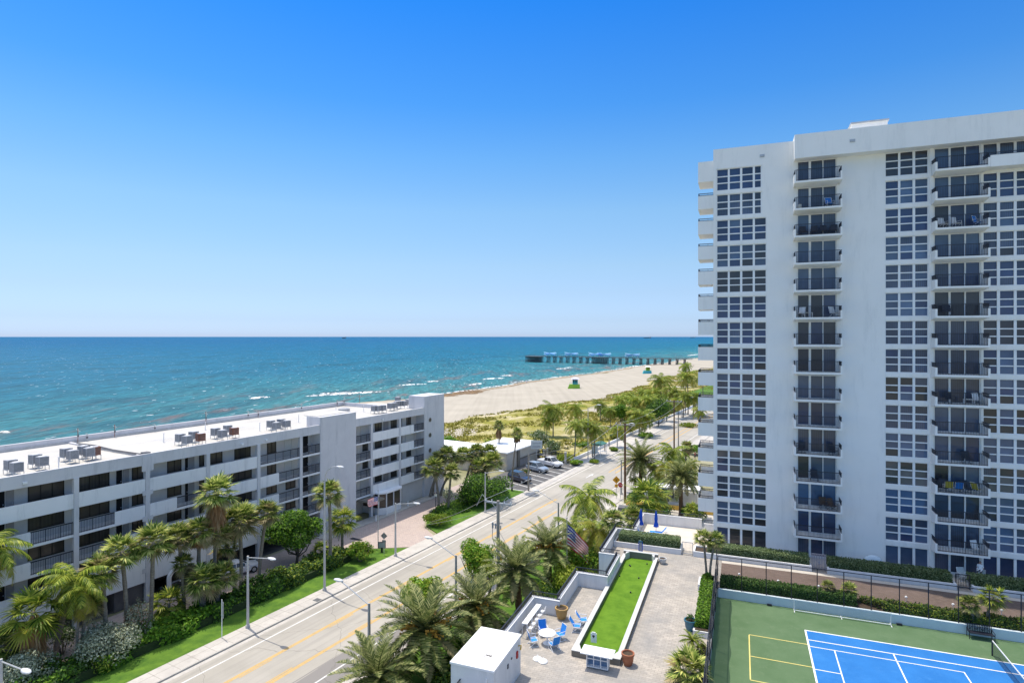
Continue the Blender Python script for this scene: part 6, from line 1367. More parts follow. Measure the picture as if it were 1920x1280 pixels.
# ---------------- lifeguard huts ----------------
def hut(label, u, v, mb_, mr_, mw):
    x, y = G(u, v, -.5); q, s = toF(x, y, 'R'); z = beach_z(q); t = thing('lifeguard_hut', label, 'lifeguard hut', (x, y, z), -.1, 'lifeguard huts')
    m = MB(); m.add([(-3.1, -2, 0), (3.1, -2, 0), (3.1, 2, 0), (-3.1, 2, 0), (-2.3, -1.7, 2.1), (3.0, -1.7, 2.1), (3.0, 1.7, 2.1), (-2.3, 1.7, 2.1)], [(0, 1, 5, 4), (1, 2, 6, 5), (2, 3, 7, 6), (3, 0, 4, 7), (4, 5, 6, 7)]); m.build('base', mb_, t)
    m = MB(); m.box(-.7, 2.0, -1.2, 1.2, 2.1, 4.8); m.build('cabin', mw, t)
    for x_ in (-.35, .45, 1.25): m = MB(); m.box(x_, x_ + .45, -1.24, -1.2, 2.9, 4.2); m.build('window', M['dark'], t); m = MB(); m.box(x_ + .03, x_ + .42, -1.27, -1.24, 4.2, 4.55); m.build('red_panel', M['sign_red'], t)
    m = MB(); m.add([(-1.4, -2, 4.8), (2.8, -2, 4.8), (2.8, 2, 4.8), (-1.4, 2, 4.8), (-.2, 0, 5.7), (1.6, 0, 5.7)], [(0, 3, 2, 1), (0, 1, 5, 4), (1, 2, 5), (2, 3, 4, 5), (3, 0, 4)]); m.build('roof', mr_, t)
    m = MB()
    for i in range(11): m.box(-2.2 + i * .5, -2.13 + i * .5, -1.68, -1.62, 2.1, 3.1)
    m.box(-2.25, 2.95, -1.7, -1.6, 3.05, 3.15); m.build('railing', mw, t)
M['lime'] = pm('lime_green_paint', (.25, .48, .04), (.32, .55, .07), 2, .7, .05); M['aqua'] = pm('aqua_paint', (.05, .38, .42), (.09, .45, .50), 2, .7, .05); M['lilac'] = pm('lilac_paint', (.50, .50, .72), (.58, .58, .78), 2, .7, .05)
hut('lime green lifeguard hut with a lilac roof on the sand', 1076, 728, M['lime'], M['lilac'], M['aqua']); hut('smaller looking aqua lifeguard hut further up the beach', 1213, 700, M['aqua'], M['white'], M['lime'])
# ---------------- ships on the horizon ----------------
for (lab, u, L, Y) in [('long low cargo ship on the horizon above the pier', 1214, 150, 11000), ('second faint ship on the horizon beside the tower', 1299, 130, 14000), ('faint boat on the horizon at the left', 645, 60, 9000)]:
    x = (u - 960) / F * Y; t = thing('cargo_ship', lab, 'ship', (x, Y, SEA), 0, 'ships on the horizon')
    m = MB(); m.add([(-L / 2, -9, 0), (L / 2 - 8, -9, 0), (L / 2, 0, 10), (L / 2 - 8, 9, 0), (-L / 2, 9, 0), (-L / 2, -9, 9), (L / 2 - 6, -9, 9), (L / 2 - 6, 9, 9), (-L / 2, 9, 9)], [(0, 1, 6, 5), (1, 2, 6), (2, 3, 7), (2, 7, 6), (3, 4, 8, 7), (4, 0, 5, 8), (5, 6, 7, 8)]); m.build('hull', M['ac_dark'], t)
    m = MB(); m.box(L * .28, L * .42, -8, 8, 9, 24); m.box(L * .33, L * .37, -2, 2, 24, 30); m.build('bridge_house', M['ac_grey'], t); m = MB(); m.box(-L * .4, L * .2, -7, 7, 9, 13); m.build('cargo', M['ac_dark'], t)
# ---------------- roof equipment ----------------
def ac_unit(first, label, q, s, z, rot, rusty=False, stand=True):
    if first is None:
        t = fthing('air_conditioner', label, 'air conditioner', q, s, z, 'R', 'rooftop air conditioners')
        a = .38; m = MB(); m.box(-a, a, -a, a, .42, 1.22)
        m.build('casing', M['ac_grey'], t)
        m = MB()
        for i in range(9):
            zz = .50 + i * .08
            for sg in (-1, 1): m.box(-a + .05, a - .05, sg * (a + .003) - .004, sg * (a + .003) + .004, zz, zz + .03); m.box(sg * (a + .003) - .004, sg * (a + .003) + .004, -a + .05, a - .05, zz, zz + .03)
        m.build('coil_louvres', M['ac_dark'], t)
        m = MB(); m.lathe([(.33, 1.22), (.33, 1.26), (.05, 1.28)], 0, 0, 14); m.build('fan_grille', M['ac_light'], t)
        m = MB()
        for (x_, y_) in ((-a, -a), (a, -a), (-a, a), (a, a)): m.box(x_ - .02, x_ + .02, y_ - .02, y_ + .02, 0, .42)
        m.box(-a - .1, a + .1, -a - .02, -a + .02, .38, .42); m.box(-a - .1, a + .1, a - .02, a + .02, .38, .42); m.build('stand', M['grey_metal'], t); return t
    x, y = W(q, s, 'R'); return dup(first, (x, y, z), -ANG['R'] + rot, label)
M['ac_light'] = pm('condenser_top', (.50, .50, .51), (.60, .60, .61), 3, .6, .05)
acs = [(20, 888, 0), (31, 893, 0), (66, 877, 0), (79, 881, 0), (124, 864, 0), (136, 868, 0), (157, 859, 0), (167, 863, 0), (177, 861, 1)]
acl = ['leftmost grey air conditioner on the white roof', 'grey air conditioner in front of the leftmost one', 'left unit of the second air conditioner pair', 'right unit of the second air conditioner pair', 'left unit of the third air conditioner pair', 'front unit of the third air conditioner pair', 'left unit of the group with a rusty side', 'grey unit just left of the rusty brown one', 'rusty brown air conditioner beside the roof joint']
acs += [(338, 834, 0), (351, 838, 0), (363, 829, 0), (376, 833, 1), (404, 822, 0), (417, 826, 0), (427, 816, 0), (439, 821, 1), (508, 806, 0), (518, 810, 0), (527, 803, 0), (537, 806, 0)]
acl += ['first unit of the cluster right of the roof joint', 'second unit of the cluster right of the roof joint', 'third unit of the cluster right of the roof joint', 'brownish fourth unit of the cluster right of the roof joint', 'left unit of the middle roof cluster', 'second unit of the middle roof cluster', 'third unit of the middle roof cluster', 'brownish right unit of the middle roof cluster', 'left unit of the cluster before the stair tower', 'second unit of the cluster before the stair tower', 'third unit of the cluster before the stair tower', 'right unit of the cluster before the stair tower']
acs += [(702, 775, 0), (709, 775, 0), (718, 774, 0), (732, 770, 0), (739, 769, 0), (744, 766, 0), (752, 765, 0), (758, 765, 0), (765, 762, 0), (746, 757, 0)]
acl += ['left unit of the big cluster near the end tower', 'second unit of the big cluster near the end tower', 'third unit of the big cluster near the end tower', 'fourth unit of the big cluster near the end tower', 'fifth unit of the big cluster near the end tower', 'sixth unit of the big cluster near the end tower', 'seventh unit of the big cluster near the end tower', 'eighth unit of the big cluster near the end tower', 'last unit of the big cluster, nearest the end tower', 'rear unit of the big cluster near the end tower']
first = None
for (u, v, ru), lab in zip(acs, acl):
    q, s = toF(*G(u, v, 14.15), 'R'); q = min(-60.9, q)
    o = ac_unit(first, lab, q, s, 14.15, random.choice([0, 0, .08, -.1]))
    if first is None: first = o
    if ru:
        for ch in o.children:
            if ch.name.startswith('casing'): ch.data = ch.data.copy(); ch.data.materials[0] = M['rust']
for i, (u, v, h_) in enumerate([(146, 833, 1.6), (163, 826, .9), (215, 814, 1.5), (290, 801, 1.0), (386, 792, 1.8), (465, 779, 1.2), (484, 776, 1.0), (565, 766, 1.3), (632, 758, 1.2), (645, 755, 1.6), (674, 750, 1.6)]):
    q, s = toF(*G(u, v, 14.2), 'R'); q = -75.0
    s = su(u, q)
    t = fthing('roof_antenna', ['small bent aerial on the far roof parapet, leftmost', 'short box vent on the far parapet near the leftmost aerial', 'aerial with crossed rods above the roof joint', 'pair of tiny aerials right of the roof joint', 'tall thin aerial on the far parapet behind the middle cluster', 'aerial left of the cluster before the stair tower', 'aerial close beside it on the far parapet', 'aerial behind the stair tower on the far parapet', 'short aerial right of the stair tower', 'taller aerial right of the stair tower', 'rightmost aerial on the far parapet'][i], 'antenna', q, s, 14.2, 'R', 'aerials on the far parapet')
    m = MB(); m.rod((0, 0, 0), (0, 0, h_), .03, n=5); m.build('mast', M['rust' if i % 2 == 0 else 'grey_metal'], t)
    m = MB(); m.rod((-.4, 0, h_ * .9), (.35, .1, h_ * .75), .02, n=4); m.rod((-.2, .2, h_ * .6), (.3, -.1, h_ * .95), .02, n=4); m.build('arm', M['grey_metal'], t); m = MB(); m.ell((.05, 0, h_ * .45), (.12, .1, .14), 7, 5); m.build('bracket', M['ac_dark'], t)
for i, (u, v) in enumerate([(110, 878), (307, 829), (487, 808), (560, 792), (682, 772), (385, 806), (630, 775)]):
    q, s = toF(*G(u, v, 14.15), 'R'); m = MB(); m.rod((0, 0, 0), (0, 0, 1.0), .05, n=6); m.rod((0, 0, 1.0), (0, 0, 1.06), .08, n=6); tag(m.build('vent_pipe', M['left_white'], loc=(*W(q, s, 'R'), 14.15)), 'thin white roof vent pipe ' + ['left of the third air conditioner pair', 'left of the cluster right of the roof joint', 'left of the cluster before the stair tower', 'right of the cluster before the stair tower', 'left of the big cluster', 'behind the middle cluster', 'behind the stair tower'][i], 'vent pipe', 'roof vent pipes')
q, s = toF(*G(645, 770, 14.15), 'R'); m = MB(); m.lathe([(.9, 0), (.9, .35), (.5, .5), (.1, .55)], 0, 0, 14); tag(m.build('roof_fan', M['ac_grey'], loc=(*W(q, s, 'R'), 14.15)), 'round grey roof fan behind the stair tower top', 'roof fan')
# ---------------- terrace walls, each with its railing ----------------
WTP = 6.0
def twall(label, q0, q1, s0, s1, ztop=WTP, zb=0.0, rail=True, out=-1):
    """wall box in T frame; railing stands on the outer side"""
    t = fthing('terrace_wall', label, 'wall', q0, s0, 0, 'T', 'white terrace walls')
    m = MB(); m.box(0, q1 - q0, 0, s1 - s0, zb, ztop); m.box(-.03, q1 - q0 + .03, -.03, s1 - s0 + .03, ztop, ztop + .05); m.build('wall', M['deckwall'], t)
    if rail:
        r = MB(); L = max(q1 - q0, s1 - s0); ax = (s1 - s0) > (q1 - q0); n = int(L / .13); o = .05 if ax else (s1 - s0) - .05
        for i in range(n + 1):
            p = L * i / n
            if ax: r.box(o - .012, o + .012, p - .012, p + .012, ztop + .05, ztop + .42)
            else: r.box(p - .012, p + .012, o - .012, o + .012, ztop + .05, ztop + .42)
        if ax: r.box(o - .03, o + .03, 0, L, ztop + .40, ztop + .45); r.box(o - .02, o + .02, 0, L, ztop + .09, ztop + .12)
        else: r.box(0, L, o - .03, o + .03, ztop + .40, ztop + .45); r.box(0, L, o - .02, o + .02, ztop + .09, ztop + .12)
        r.build('railing', M['black_metal'], t)
twall('white terrace wall with black railing behind the bar tables', -15.0, -14.75, 15, 43.0)
twall('short white cross wall behind the ochre pot', -15.0, -12.75, 43.0, 43.25)
twall('white terrace wall with railing beside the flagpole shadow', -13.05, -12.8, 43.25, 48.8)
twall('short white cross wall left of the bocce court middle', -13.05, -10.3, 48.8, 49.05)
twall('white wall along the far left side of the bocce court', -10.55, -10.3, 49.05, 54.0)
twall('small jutting cross wall left of the bocce backstop', -12.2, -10.3, 54.0, 54.25)
twall('white wall running up left of the clipped hedge planter', -12.2, -11.95, 54.25, 61.5)
twall('short cross wall at the left end of the clipped hedge planter', -12.2, -9.95, 61.5, 61.75)
twall('left side wall of the pool deck beside the closed umbrella', -10.4, -10.15, 61.75, 67.9)
twall('long white back wall of the pool deck', -10.4, -3.95, 67.9, 68.15)
twall('plain wall stub under the lowest side balcony', -3.6, -2.6, 66.8, 67.0, 5.9)
def planter(label, q0, q1, s0, s1, h=.5, soil=True):
    t = fthing('planter', label, 'planter', q0, s0, DZ, 'T', 'white planters'); w_, d_ = q1 - q0, s1 - s0
    m = MB(); m.box(0, w_, 0, .15, -.01, h); m.box(0, w_, d_ - .15, d_, -.01, h); m.box(0, .15, .15, d_ - .15, -.01, h); m.box(w_ - .15, w_, .15, d_ - .15, -.01, h); m.build('wall', M['deckwall'], t)
    m = MB(); m.box(.15, w_ - .15, .15, d_ - .15, 0, h - .12); m.build('soil', M['soil'], t)
planter('long white planter wall between terrace and pool deck', -11.9, -5.35, 59.38, 61.4)
planter('white planter at the tower left of the first patio gate', -4.22, 6.0, 59.35, 61.2)
planter('white planter at the tower between the two patio gates', 7.25, 16.85, 59.35, 61.2)
planter('white planter at the tower right of the second patio gate', 17.95, 26, 59.35, 61.2)
planter('narrow white planter strip left of the court screen', -3.12, -2.0, 43.5, 51.5, .45)
planter('small square planter around the two slender fan palms', -3.3, -2.05, 51.6, 53.3, .5)
def gate(label, q0, q1, s, mat, h=1.15, sp=.11, solid=False):
    t = fthing('patio_gate', label, 'gate', q0, s, DZ, 'T', 'patio gates'); w_ = q1 - q0
    m = MB(); m.box(0, .06, -.03, .03, 0, h); m.box(w_ - .06, w_, -.03, .03, 0, h); m.box(.06, w_ - .06, -.025, .025, h - .06, h); m.box(.06, w_ - .06, -.025, .025, .08, .14); m.build('frame', mat, t)
    m = MB(); n = int(w_ / sp)
    for i in range(1, n): m.box(w_ * i / n - (.012 if not solid else .04), w_ * i / n + (.012 if not solid else .04), -.012, .012, .14, h - .06)
    if solid: m.ell((w_ / 2, -.05, .62), (.14, .03, .14), 10, 6)
    m.build('bars', mat, t)
gate('grey barred gate between terrace and pool deck', -5.3, -4.25, 59.6, M['grey_metal'], 1.25)
M['grey_gate'] = pm('grey_gate_wood', (.26, .25, .28), (.33, .32, .35), 2, .7, .1)
gate('grey slatted patio gate left of the tower doors', 6.03, 7.22, 59.9, M['grey_gate'], 1.5, .12, True)
gate('black barred patio gate in front of the seated person', 16.88, 17.92, 59.9, M['black_metal'], 1.2)
# ---------------- bocce court ----------------
t = fthing('bocce_court', 'long green turf bocce court with a pale raised border', 'bocce court', -8.8, 47.5, DZ, 'T'); BO = (-8.8, 47.5, DZ)
m = MB(); x0, x1, y0, y1 = -10.42, -7.2, 37.95, 57.05
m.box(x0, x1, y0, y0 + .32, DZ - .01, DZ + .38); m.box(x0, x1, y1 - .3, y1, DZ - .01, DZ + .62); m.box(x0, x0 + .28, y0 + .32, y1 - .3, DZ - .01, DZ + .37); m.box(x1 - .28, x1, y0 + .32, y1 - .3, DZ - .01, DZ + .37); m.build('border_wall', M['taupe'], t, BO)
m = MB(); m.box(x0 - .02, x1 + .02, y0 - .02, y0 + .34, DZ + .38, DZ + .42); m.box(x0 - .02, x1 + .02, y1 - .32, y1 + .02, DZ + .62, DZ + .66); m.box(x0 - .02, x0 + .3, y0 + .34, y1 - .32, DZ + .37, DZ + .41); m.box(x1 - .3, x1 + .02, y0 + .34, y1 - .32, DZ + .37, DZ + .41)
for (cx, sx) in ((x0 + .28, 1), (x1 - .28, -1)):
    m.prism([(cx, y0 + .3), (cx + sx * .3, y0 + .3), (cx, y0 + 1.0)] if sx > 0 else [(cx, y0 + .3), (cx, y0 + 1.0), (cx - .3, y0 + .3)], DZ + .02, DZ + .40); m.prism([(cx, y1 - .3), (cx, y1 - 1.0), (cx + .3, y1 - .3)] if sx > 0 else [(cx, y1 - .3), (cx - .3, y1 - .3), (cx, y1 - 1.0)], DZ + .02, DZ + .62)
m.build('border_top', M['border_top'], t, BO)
m = MB(); m.box(x0 + .28, x1 - .28, y0 + .32, y1 - .3, DZ - .01, DZ + .04); m.build('turf', M['turf'], t, BO)
for i, (q, s) in enumerate([(-9.5, 54.7), (-9.4, 54.55), (-8.05, 55.6), (-9.9, 51.97), (-8.25, 52.1), (-8.42, 48.95)]):
    m = MB(); m.ell((0, 0, .07), (.07, .07, .07), 10, 8); tag(m.build('bocce_ball', M['black_metal'], loc=(*W(q, s, 'T'), DZ + .04), smooth=True), ['left ball of the touching pair at the far end of the turf', 'right ball of the touching pair at the far end of the turf', 'single dark ball at the far right corner of the turf', 'dark ball near the left border under the white wall', 'dark ball right of the turf middle, far half', 'nearest dark ball on the turf'][i], 'ball', 'dark bocce balls on the turf')
t = fthing('score_board', 'small white scoreboard standing at the near end of the turf', 'scoreboard', -9.26, 39.4, DZ + .42, 'T')
m = MB(); m.box(-.2, .2, -.03, .03, 0, .62); m.box(-.12, .12, -.03, .03, .62, .70); m.build('board', M['white'], t); m = MB(); m.box(-.09, .07, -.045, -.03, .40, .50); m.box(-.03, .03, -.045, -.03, .32, .40); m.build('dark_mark', M['black_metal'], t)
t = fthing('score_board', 'narrow blue scoreboard behind the far end of the bocce court', 'scoreboard', -9.1, 58.6, DZ, 'T')
m = MB(); m.box(-.2, .2, -.04, .04, .05, 1.05); m.build('board', M['umbrella'], t); m = MB(); m.ell((0, -.03, 1.05), (.2, .05, .14), 10, 6); m.build('board_top', M['teal'], t); m = MB(); m.box(-.13, .13, -.055, -.04, .2, .95); m.build('face', M['ac_grey'], t)
# cabinet with white top
t = fthing('storage_cabinet', 'white topped glazed cabinet at the near end of the bocce court', 'cabinet', -8.5, 37.2, DZ, 'T')
m = MB(); m.box(-1.0, 1.05, -.55, .55, 1.0, 1.06); m.build('top', M['white'], t)
m = MB(); m.box(-.68, .72, -.2, .35, .06, .12); m.box(-.68, .72, .3, .35, .12, 1.0); m.box(-.68, -.62, -.2, .3, .12, 1.0); m.box(.66, .72, -.2, .3, .12, 1.0)
for x_ in (-.65, -.2, .25, .69): m.box(x_ - .025, x_ + .025, -.23, -.2, .1, 1.0)
for z_ in (.1, .62, .97): m.box(-.68, .72, -.225, -.2, z_ - .02, z_ + .025)
m.build('frame', M['white'], t); m = MB(); m.box(-.62, .66, .1, .12, .12, 1.0); m.build('blue_interior', pm('cabinet_inside', (.13, .22, .36), (.22, .32, .45), 3, .6, 0), t)
m = MB(); [m.rod((x_, y_, 0), (x_, y_, .06), .03, n=6) for x_ in (-.6, .65) for y_ in (-.15, .3)]; m.build('feet', M['black_metal'], t)
# ---------------- pots ----------------
def pot(label, q, s, z, r, h, mat, name='plant_pot', plant=False):
    t = fthing(name, label, 'pot', q, s, z, 'T', 'plant pots'); m = MB(); m.lathe([(r * .62, 0), (r * .85, h * .35), (r * .95, h * .8), (r * 1.06, h * .84), (r * 1.06, h), (r * .88, h), (r * .84, h * .86), (.01, h * .86)], 0, 0, 20); m.build('pot', M[mat], t, smooth=False)
    m = MB(); m.lathe([(r * .84, h * .86), (r * .84, h * .88)], 0, 0, 16); m.build('soil', M['soil'], t)
    if plant: m = MB(); rr = random.Random(5); blob_leaves(m, [(0, 0, h + .15, .28, .25)], 120, .14, rr); m.build('plant', M['leaf_dark'], t)
pot('large ochre pot in the wall corner beside the bar tables', -12.5, 42.75, DZ, .47, .82, 'ochre'); pot('terracotta pot at the near right corner of the bocce court', -6.75, 38.25, DZ, .40, .78, 'terracotta')
pot('pale stone pot at the far right end of the bocce court', -6.75, 56.5, DZ, .35, .5, 'border_top'); pot('glazed teal pot beside the narrow planter', -3.35, 44.3, DZ, .42, .8, 'teal', plant=True)
# ---------------- tables and chairs ----------------
def sling_chair(first, label, q, s, z, rot, fab='blue_fabric', grp='blue sling chairs around the round table', recl=0.0, frame='white', sc=1.0):
    if first is not None: x, y = W(q, s, 'T'); return dup(first, (x, y, z), -ANG['T'] + rot, label, grp)
    t = fthing('sling_chair', label, 'chair', q, s, z, 'T', grp, rot)
    sw = .27; by = .26 + recl * .3
    m = MB()
    for sg in (-1, 1):
        x_ = sg * .30; m.tube([(x_, -.30, 0), (x_, -.26, .62), (x_, .18, .64), (x_, .30, .60)], .018, 5); m.tube([(x_, .34, 0), (x_, -.2, .40), (x_, -.27, .42)], .018, 5); m.tube([(x_, -.26, .42), (x_, .18, .38), (x_, by + .1, 1.0 - recl * .1)], .018, 5)
    m.rod((-.30, -.26, .42), (.30, -.26, .42), .016, n=5); m.rod((-.30, by + .1, 1.0 - recl * .1), (.30, by + .1, 1.0 - recl * .1), .016, n=5); m.rod((-.3, -.3, .02), (-.3, .34, .02), .016, n=5); m.rod((.3, -.3, .02), (.3, .34, .02), .016, n=5); m.build('frame', M[frame], t)
    m = MB(); m.add([(-sw, -.25, .425), (sw, -.25, .425), (sw, .17, .39), (-sw, .17, .39), (-sw, -.25, .41), (sw, -.25, .41), (sw, .17, .375), (-sw, .17, .375)], [(0, 1, 2, 3), (7, 6, 5, 4), (0, 4, 5, 1), (1, 5, 6, 2), (2, 6, 7, 3), (3, 7, 4, 0)]); m.build('seat', M[fab], t)
    a, b_ = (.18, .40), (by + .1, .99 - recl * .1); m = MB(); m.add([(-sw, a[0], a[1]), (sw, a[0], a[1]), (sw, b_[0], b_[1]), (-sw, b_[0], b_[1]), (-sw, a[0] + .02, a[1]), (sw, a[0] + .02, a[1]), (sw, b_[0] + .02, b_[1]), (-sw, b_[0] + .02, b_[1])], [(0, 1, 2, 3), (7, 6, 5, 4), (0, 4, 5, 1), (1, 5, 6, 2), (2, 6, 7, 3), (3, 7, 4, 0)]); m.build('backrest', M[fab], t)
    return t
tq, tsx = -12.42, 38.95
t = fthing('round_table', 'round white patio table with four blue chairs', 'table', tq, tsx, DZ, 'T')
m = MB(); m.lathe([(.58, .70), (.60, .72), (.58, .74)], 0, 0, 28); m.build('table_top', M['white'], t); m = MB(); m.rod((0, 0, 0), (0, 0, .7), .04, n=8); m.build('pedestal', M['white'], t); m = MB(); m.lathe([(.3, 0), (.28, .04), (.05, .08)], 0, 0, 14); m.build('foot', M['white'], t)
fc = None
for (q, s, lab) in [(-13.0, 39.85, 'blue chair at the far left of the round white table'), (-11.72, 39.75, 'blue chair at the far right of the round white table'), (-13.25, 38.35, 'blue chair at the near left of the round white table, seen from the side'), (-11.72, 38.35, 'blue chair at the near right of the round white table, its back to the camera')]:
    a = math.atan2(-(tq - q), (tsx - s)) + math.pi
    o = sling_chair(fc, lab, q, s, DZ, a); fc = fc or o
rc_ = sling_chair(None, 'nearer of the two blue lounge chairs beside the bocce court', -10.95, 41.35, DZ, math.pi / 2 + .15, grp='blue lounge chairs beside the bocce court', recl=.6)
sling_chair(rc_, 'farther of the two blue lounge chairs beside the bocce court', -10.75, 42.4, DZ, math.pi / 2 + .3, grp='blue lounge chairs beside the bocce court')
bt = None
for i, (s, lab) in enumerate([(39.5, 'nearest white bar table along the terrace wall'), (40.6, 'middle white bar table along the terrace wall'), (41.7, 'farthest white bar table along the terrace wall')]):
    if bt is None:
        bt = fthing('bar_table', lab, 'bar table', -14.1, s, DZ, 'T', 'white bar tables'); m = MB(); m.box(-.2, .2, -.52, .52, 1.0, 1.04); m.build('table_top', M['white'], bt)
        for (x_, y_) in ((-.17, -.48), (.17, -.48), (-.17, .48), (.17, .48)): m = MB(); m.rod((x_, y_, 0), (x_, y_, 1.0), .018, n=5); m.build('leg', M['white'], bt)
    else: x, y = W(-14.1, s, 'T'); dup(bt, (x, y, DZ), -ANG['T'], lab)
st_ = None
for i, lab in enumerate(['nearest white bar stool at the bar tables', 'second white bar stool from the near end', 'third white bar stool from the near end', 'fourth white bar stool from the near end', 'farthest white bar stool, next to the cross wall']):
    s = 39.15 + i * .68
    if st_ is None:
        st_ = fthing('bar_stool', lab, 'bar stool', -13.72, s, DZ, 'T', 'white bar stools'); m = MB(); m.box(-.15, .15, -.16, .16, .73, .755); m.build('seat', M['white'], st_)
        m = MB(); [m.rod((a * .22, b_ * .22, 0), (a * .17, b_ * .18, .74), .014, n=5) for a in (-1, 1) for b_ in (-1, 1)]; m.box(-.2, .2, -.2, -.18, .3, .32); m.box(-.2, .2, .18, .2, .3, .32); m.build('legs', M['white'], st_)
        m = MB(); m.tube([(.17, -.2, .74), (.22, -.21, 1.05), (.22, .21, 1.05), (.17, .2, .74)], .014, 5); m.tube([(.2, -.2, .92), (.2, .2, .92)], .012, 5); m.build('backrest', M['white'], st_)
    else: x, y = W(-13.72, s, 'T'); dup(st_, (x, y, DZ), -ANG['T'], lab)
for (q, s, lab) in [(-12.38, 36.75, 'left white umbrella base lying on the pavers'), (-11.95, 36.6, 'right white umbrella base lying on the pavers')]:
    t = fthing('umbrella_base', lab, 'umbrella base', q, s, DZ, 'T', 'white umbrella bases'); m = MB(); m.lathe([(.30, 0), (.31, .05), (.24, .12), (.08, .16)], 0, 0, 18); m.build('base', M['white'], t, smooth=False); m = MB(); m.rod((0, 0, .15), (0, 0, .3), .03, n=8); m.build('tube', M['white'], t)
# ---------------- pool deck: umbrellas and loungers ----------------
uf = None
for (q, s, lab) in [(-10.05, 64.9, 'closed blue umbrella at the corner of the pool deck'), (-8.42, 64.75, 'closed blue umbrella beside the blue lounger')]:
    if uf is None:
        uf = fthing('closed_umbrella', lab, 'umbrella', q, s, DZ, 'T', 'closed blue umbrellas'); m = MB(); m.rod((0, 0, 0), (0, 0, 2.5), .03, n=8); m.build('pole', M['grey_metal'], uf)
        m = MB(); pr_ = [(.26, .75), (.22, .95), (.14, 1.3), (.16, 1.6), (.13, 2.0), (.08, 2.3), (.02, 2.5)]; n = 16; v = []
        for (r_, z_) in pr_:
            for j in range(n): a = 2 * math.pi * j / n; rr = r_ * (1.15 if j % 2 else .78); v.append((rr * math.cos(a), rr * math.sin(a), z_))
        m.add(v, [(i * n + j, i * n + (j + 1) % n, (i + 1) * n + (j + 1) % n, (i + 1) * n + j) for i in range(len(pr_) - 1) for j in range(n)]); m.build('canopy', M['umbrella'], uf)
        m = MB(); m.lathe([(.25, 0), (.25, .06), (.06, .1)], 0, 0, 14); m.build('foot', M['white'], uf)
    else: x, y = W(q, s, 'T'); dup(uf, (x, y, DZ), -ANG['T'], lab)
lf = None
for (q, s, rot, lab) in [(-8.1, 64.5, -math.pi / 2 + .08, 'blue pool lounger with raised back beside the umbrella'), (-9.55, 63.6, -math.pi / 2 + .2, 'blue pool lounger mostly hidden by the clipped hedge')]:
    if lf is None:
        lf = fthing('pool_lounger', lab, 'lounger', q, s, DZ, 'T', 'blue pool loungers', rot)
        m = MB(); m.box(-.32, -.28, -.95, .95, .26, .31); m.box(.28, .32, -.95, .95, .26, .31)
        for y_ in (-.8, .6): m.tube([(-.3, y_ - .05, .02), (-.3, y_, .28), (-.3, y_ + .05, .02)], .018, 5); m.tube([(.3, y_ - .05, .02), (.3, y_, .28), (.3, y_ + .05, .02)], .018, 5)
        m.build('frame', M['white'], lf)
        m = MB(); m.box(-.28, .28, -.3, .95, .29, .31); m.build('bed', M['blue_fabric'], lf)
        m = MB(); m.add([(-.28, -.3, .31), (.28, -.3, .31), (.28, -.78, .88), (-.28, -.78, .88), (-.28, -.32, .29), (.28, -.32, .29), (.28, -.80, .86), (-.28, -.80, .86)], [(0, 1, 2, 3), (7, 6, 5, 4), (0, 4, 5, 1), (1, 5, 6, 2), (2, 6, 7, 3), (3, 7, 4, 0)]); m.build('backrest', M['blue_fabric'], lf)
    else: x, y = W(q, s, 'T'); dup(lf, (x, y, DZ), -ANG['T'] + rot, lab)
    lf.rotation_euler.z = -ANG['T'] + math.pi / 2 + .08
# ---------------- shed ----------------
t = fthing('equipment_shed', 'plain white block shed with a flat white roof at the bottom of the picture', 'shed', -14.2, 32.7, 0, 'T'); SO = (-14.2, 32.7, 0)
m = MB(); m.box(-15.55, -12.88, 30.55, 34.9, 0, 7.2); m.build('wall', M['deckwall'], t, SO); m = MB(); m.box(-15.6, -12.84, 30.5, 34.95, 7.2, 7.32); m.build('roof', M['white'], t, SO)
m = MB(); rr = random.Random(2)
for i in range(60): a = rr.random() * 6.28; r_ = rr.random() ** 1.5 * .55; m.ell((-13.75 + r_ * math.cos(a), 31.9 + r_ * .6 * math.sin(a), 7.325), (.045 * rr.uniform(.3, 1), .04 * rr.uniform(.3, 1), .012), 6, 4)
m.build('roof_dirt', M['soil'], t, SO)
m = MB(); m.box(-12.88, -12.80, 34.1, 34.3, 6.2, 6.6); m.build('red_alarm_box', M['sign_red'], t, SO); m = MB(); m.tube([(-12.86, 34.5, 6.8), (-12.7, 34.5, 6.85), (-12.72, 34.45, 6.6)], .05, 6); m.build('yellow_lamp', M['yellow_paint'], t, SO)
m = MB(); m.box(-12.88, -12.82, 32.6, 32.75, 6.35, 6.6); m.box(-12.88, -12.83, 33.2, 33.35, 6.6, 6.68); m.build('wall_outlet', M['ac_dark'], t, SO); m = MB(); m.box(-13.35, -13.28, 30.48, 30.55, 6.6, 6.8); m.build('front_hook', M['white'], t, SO)
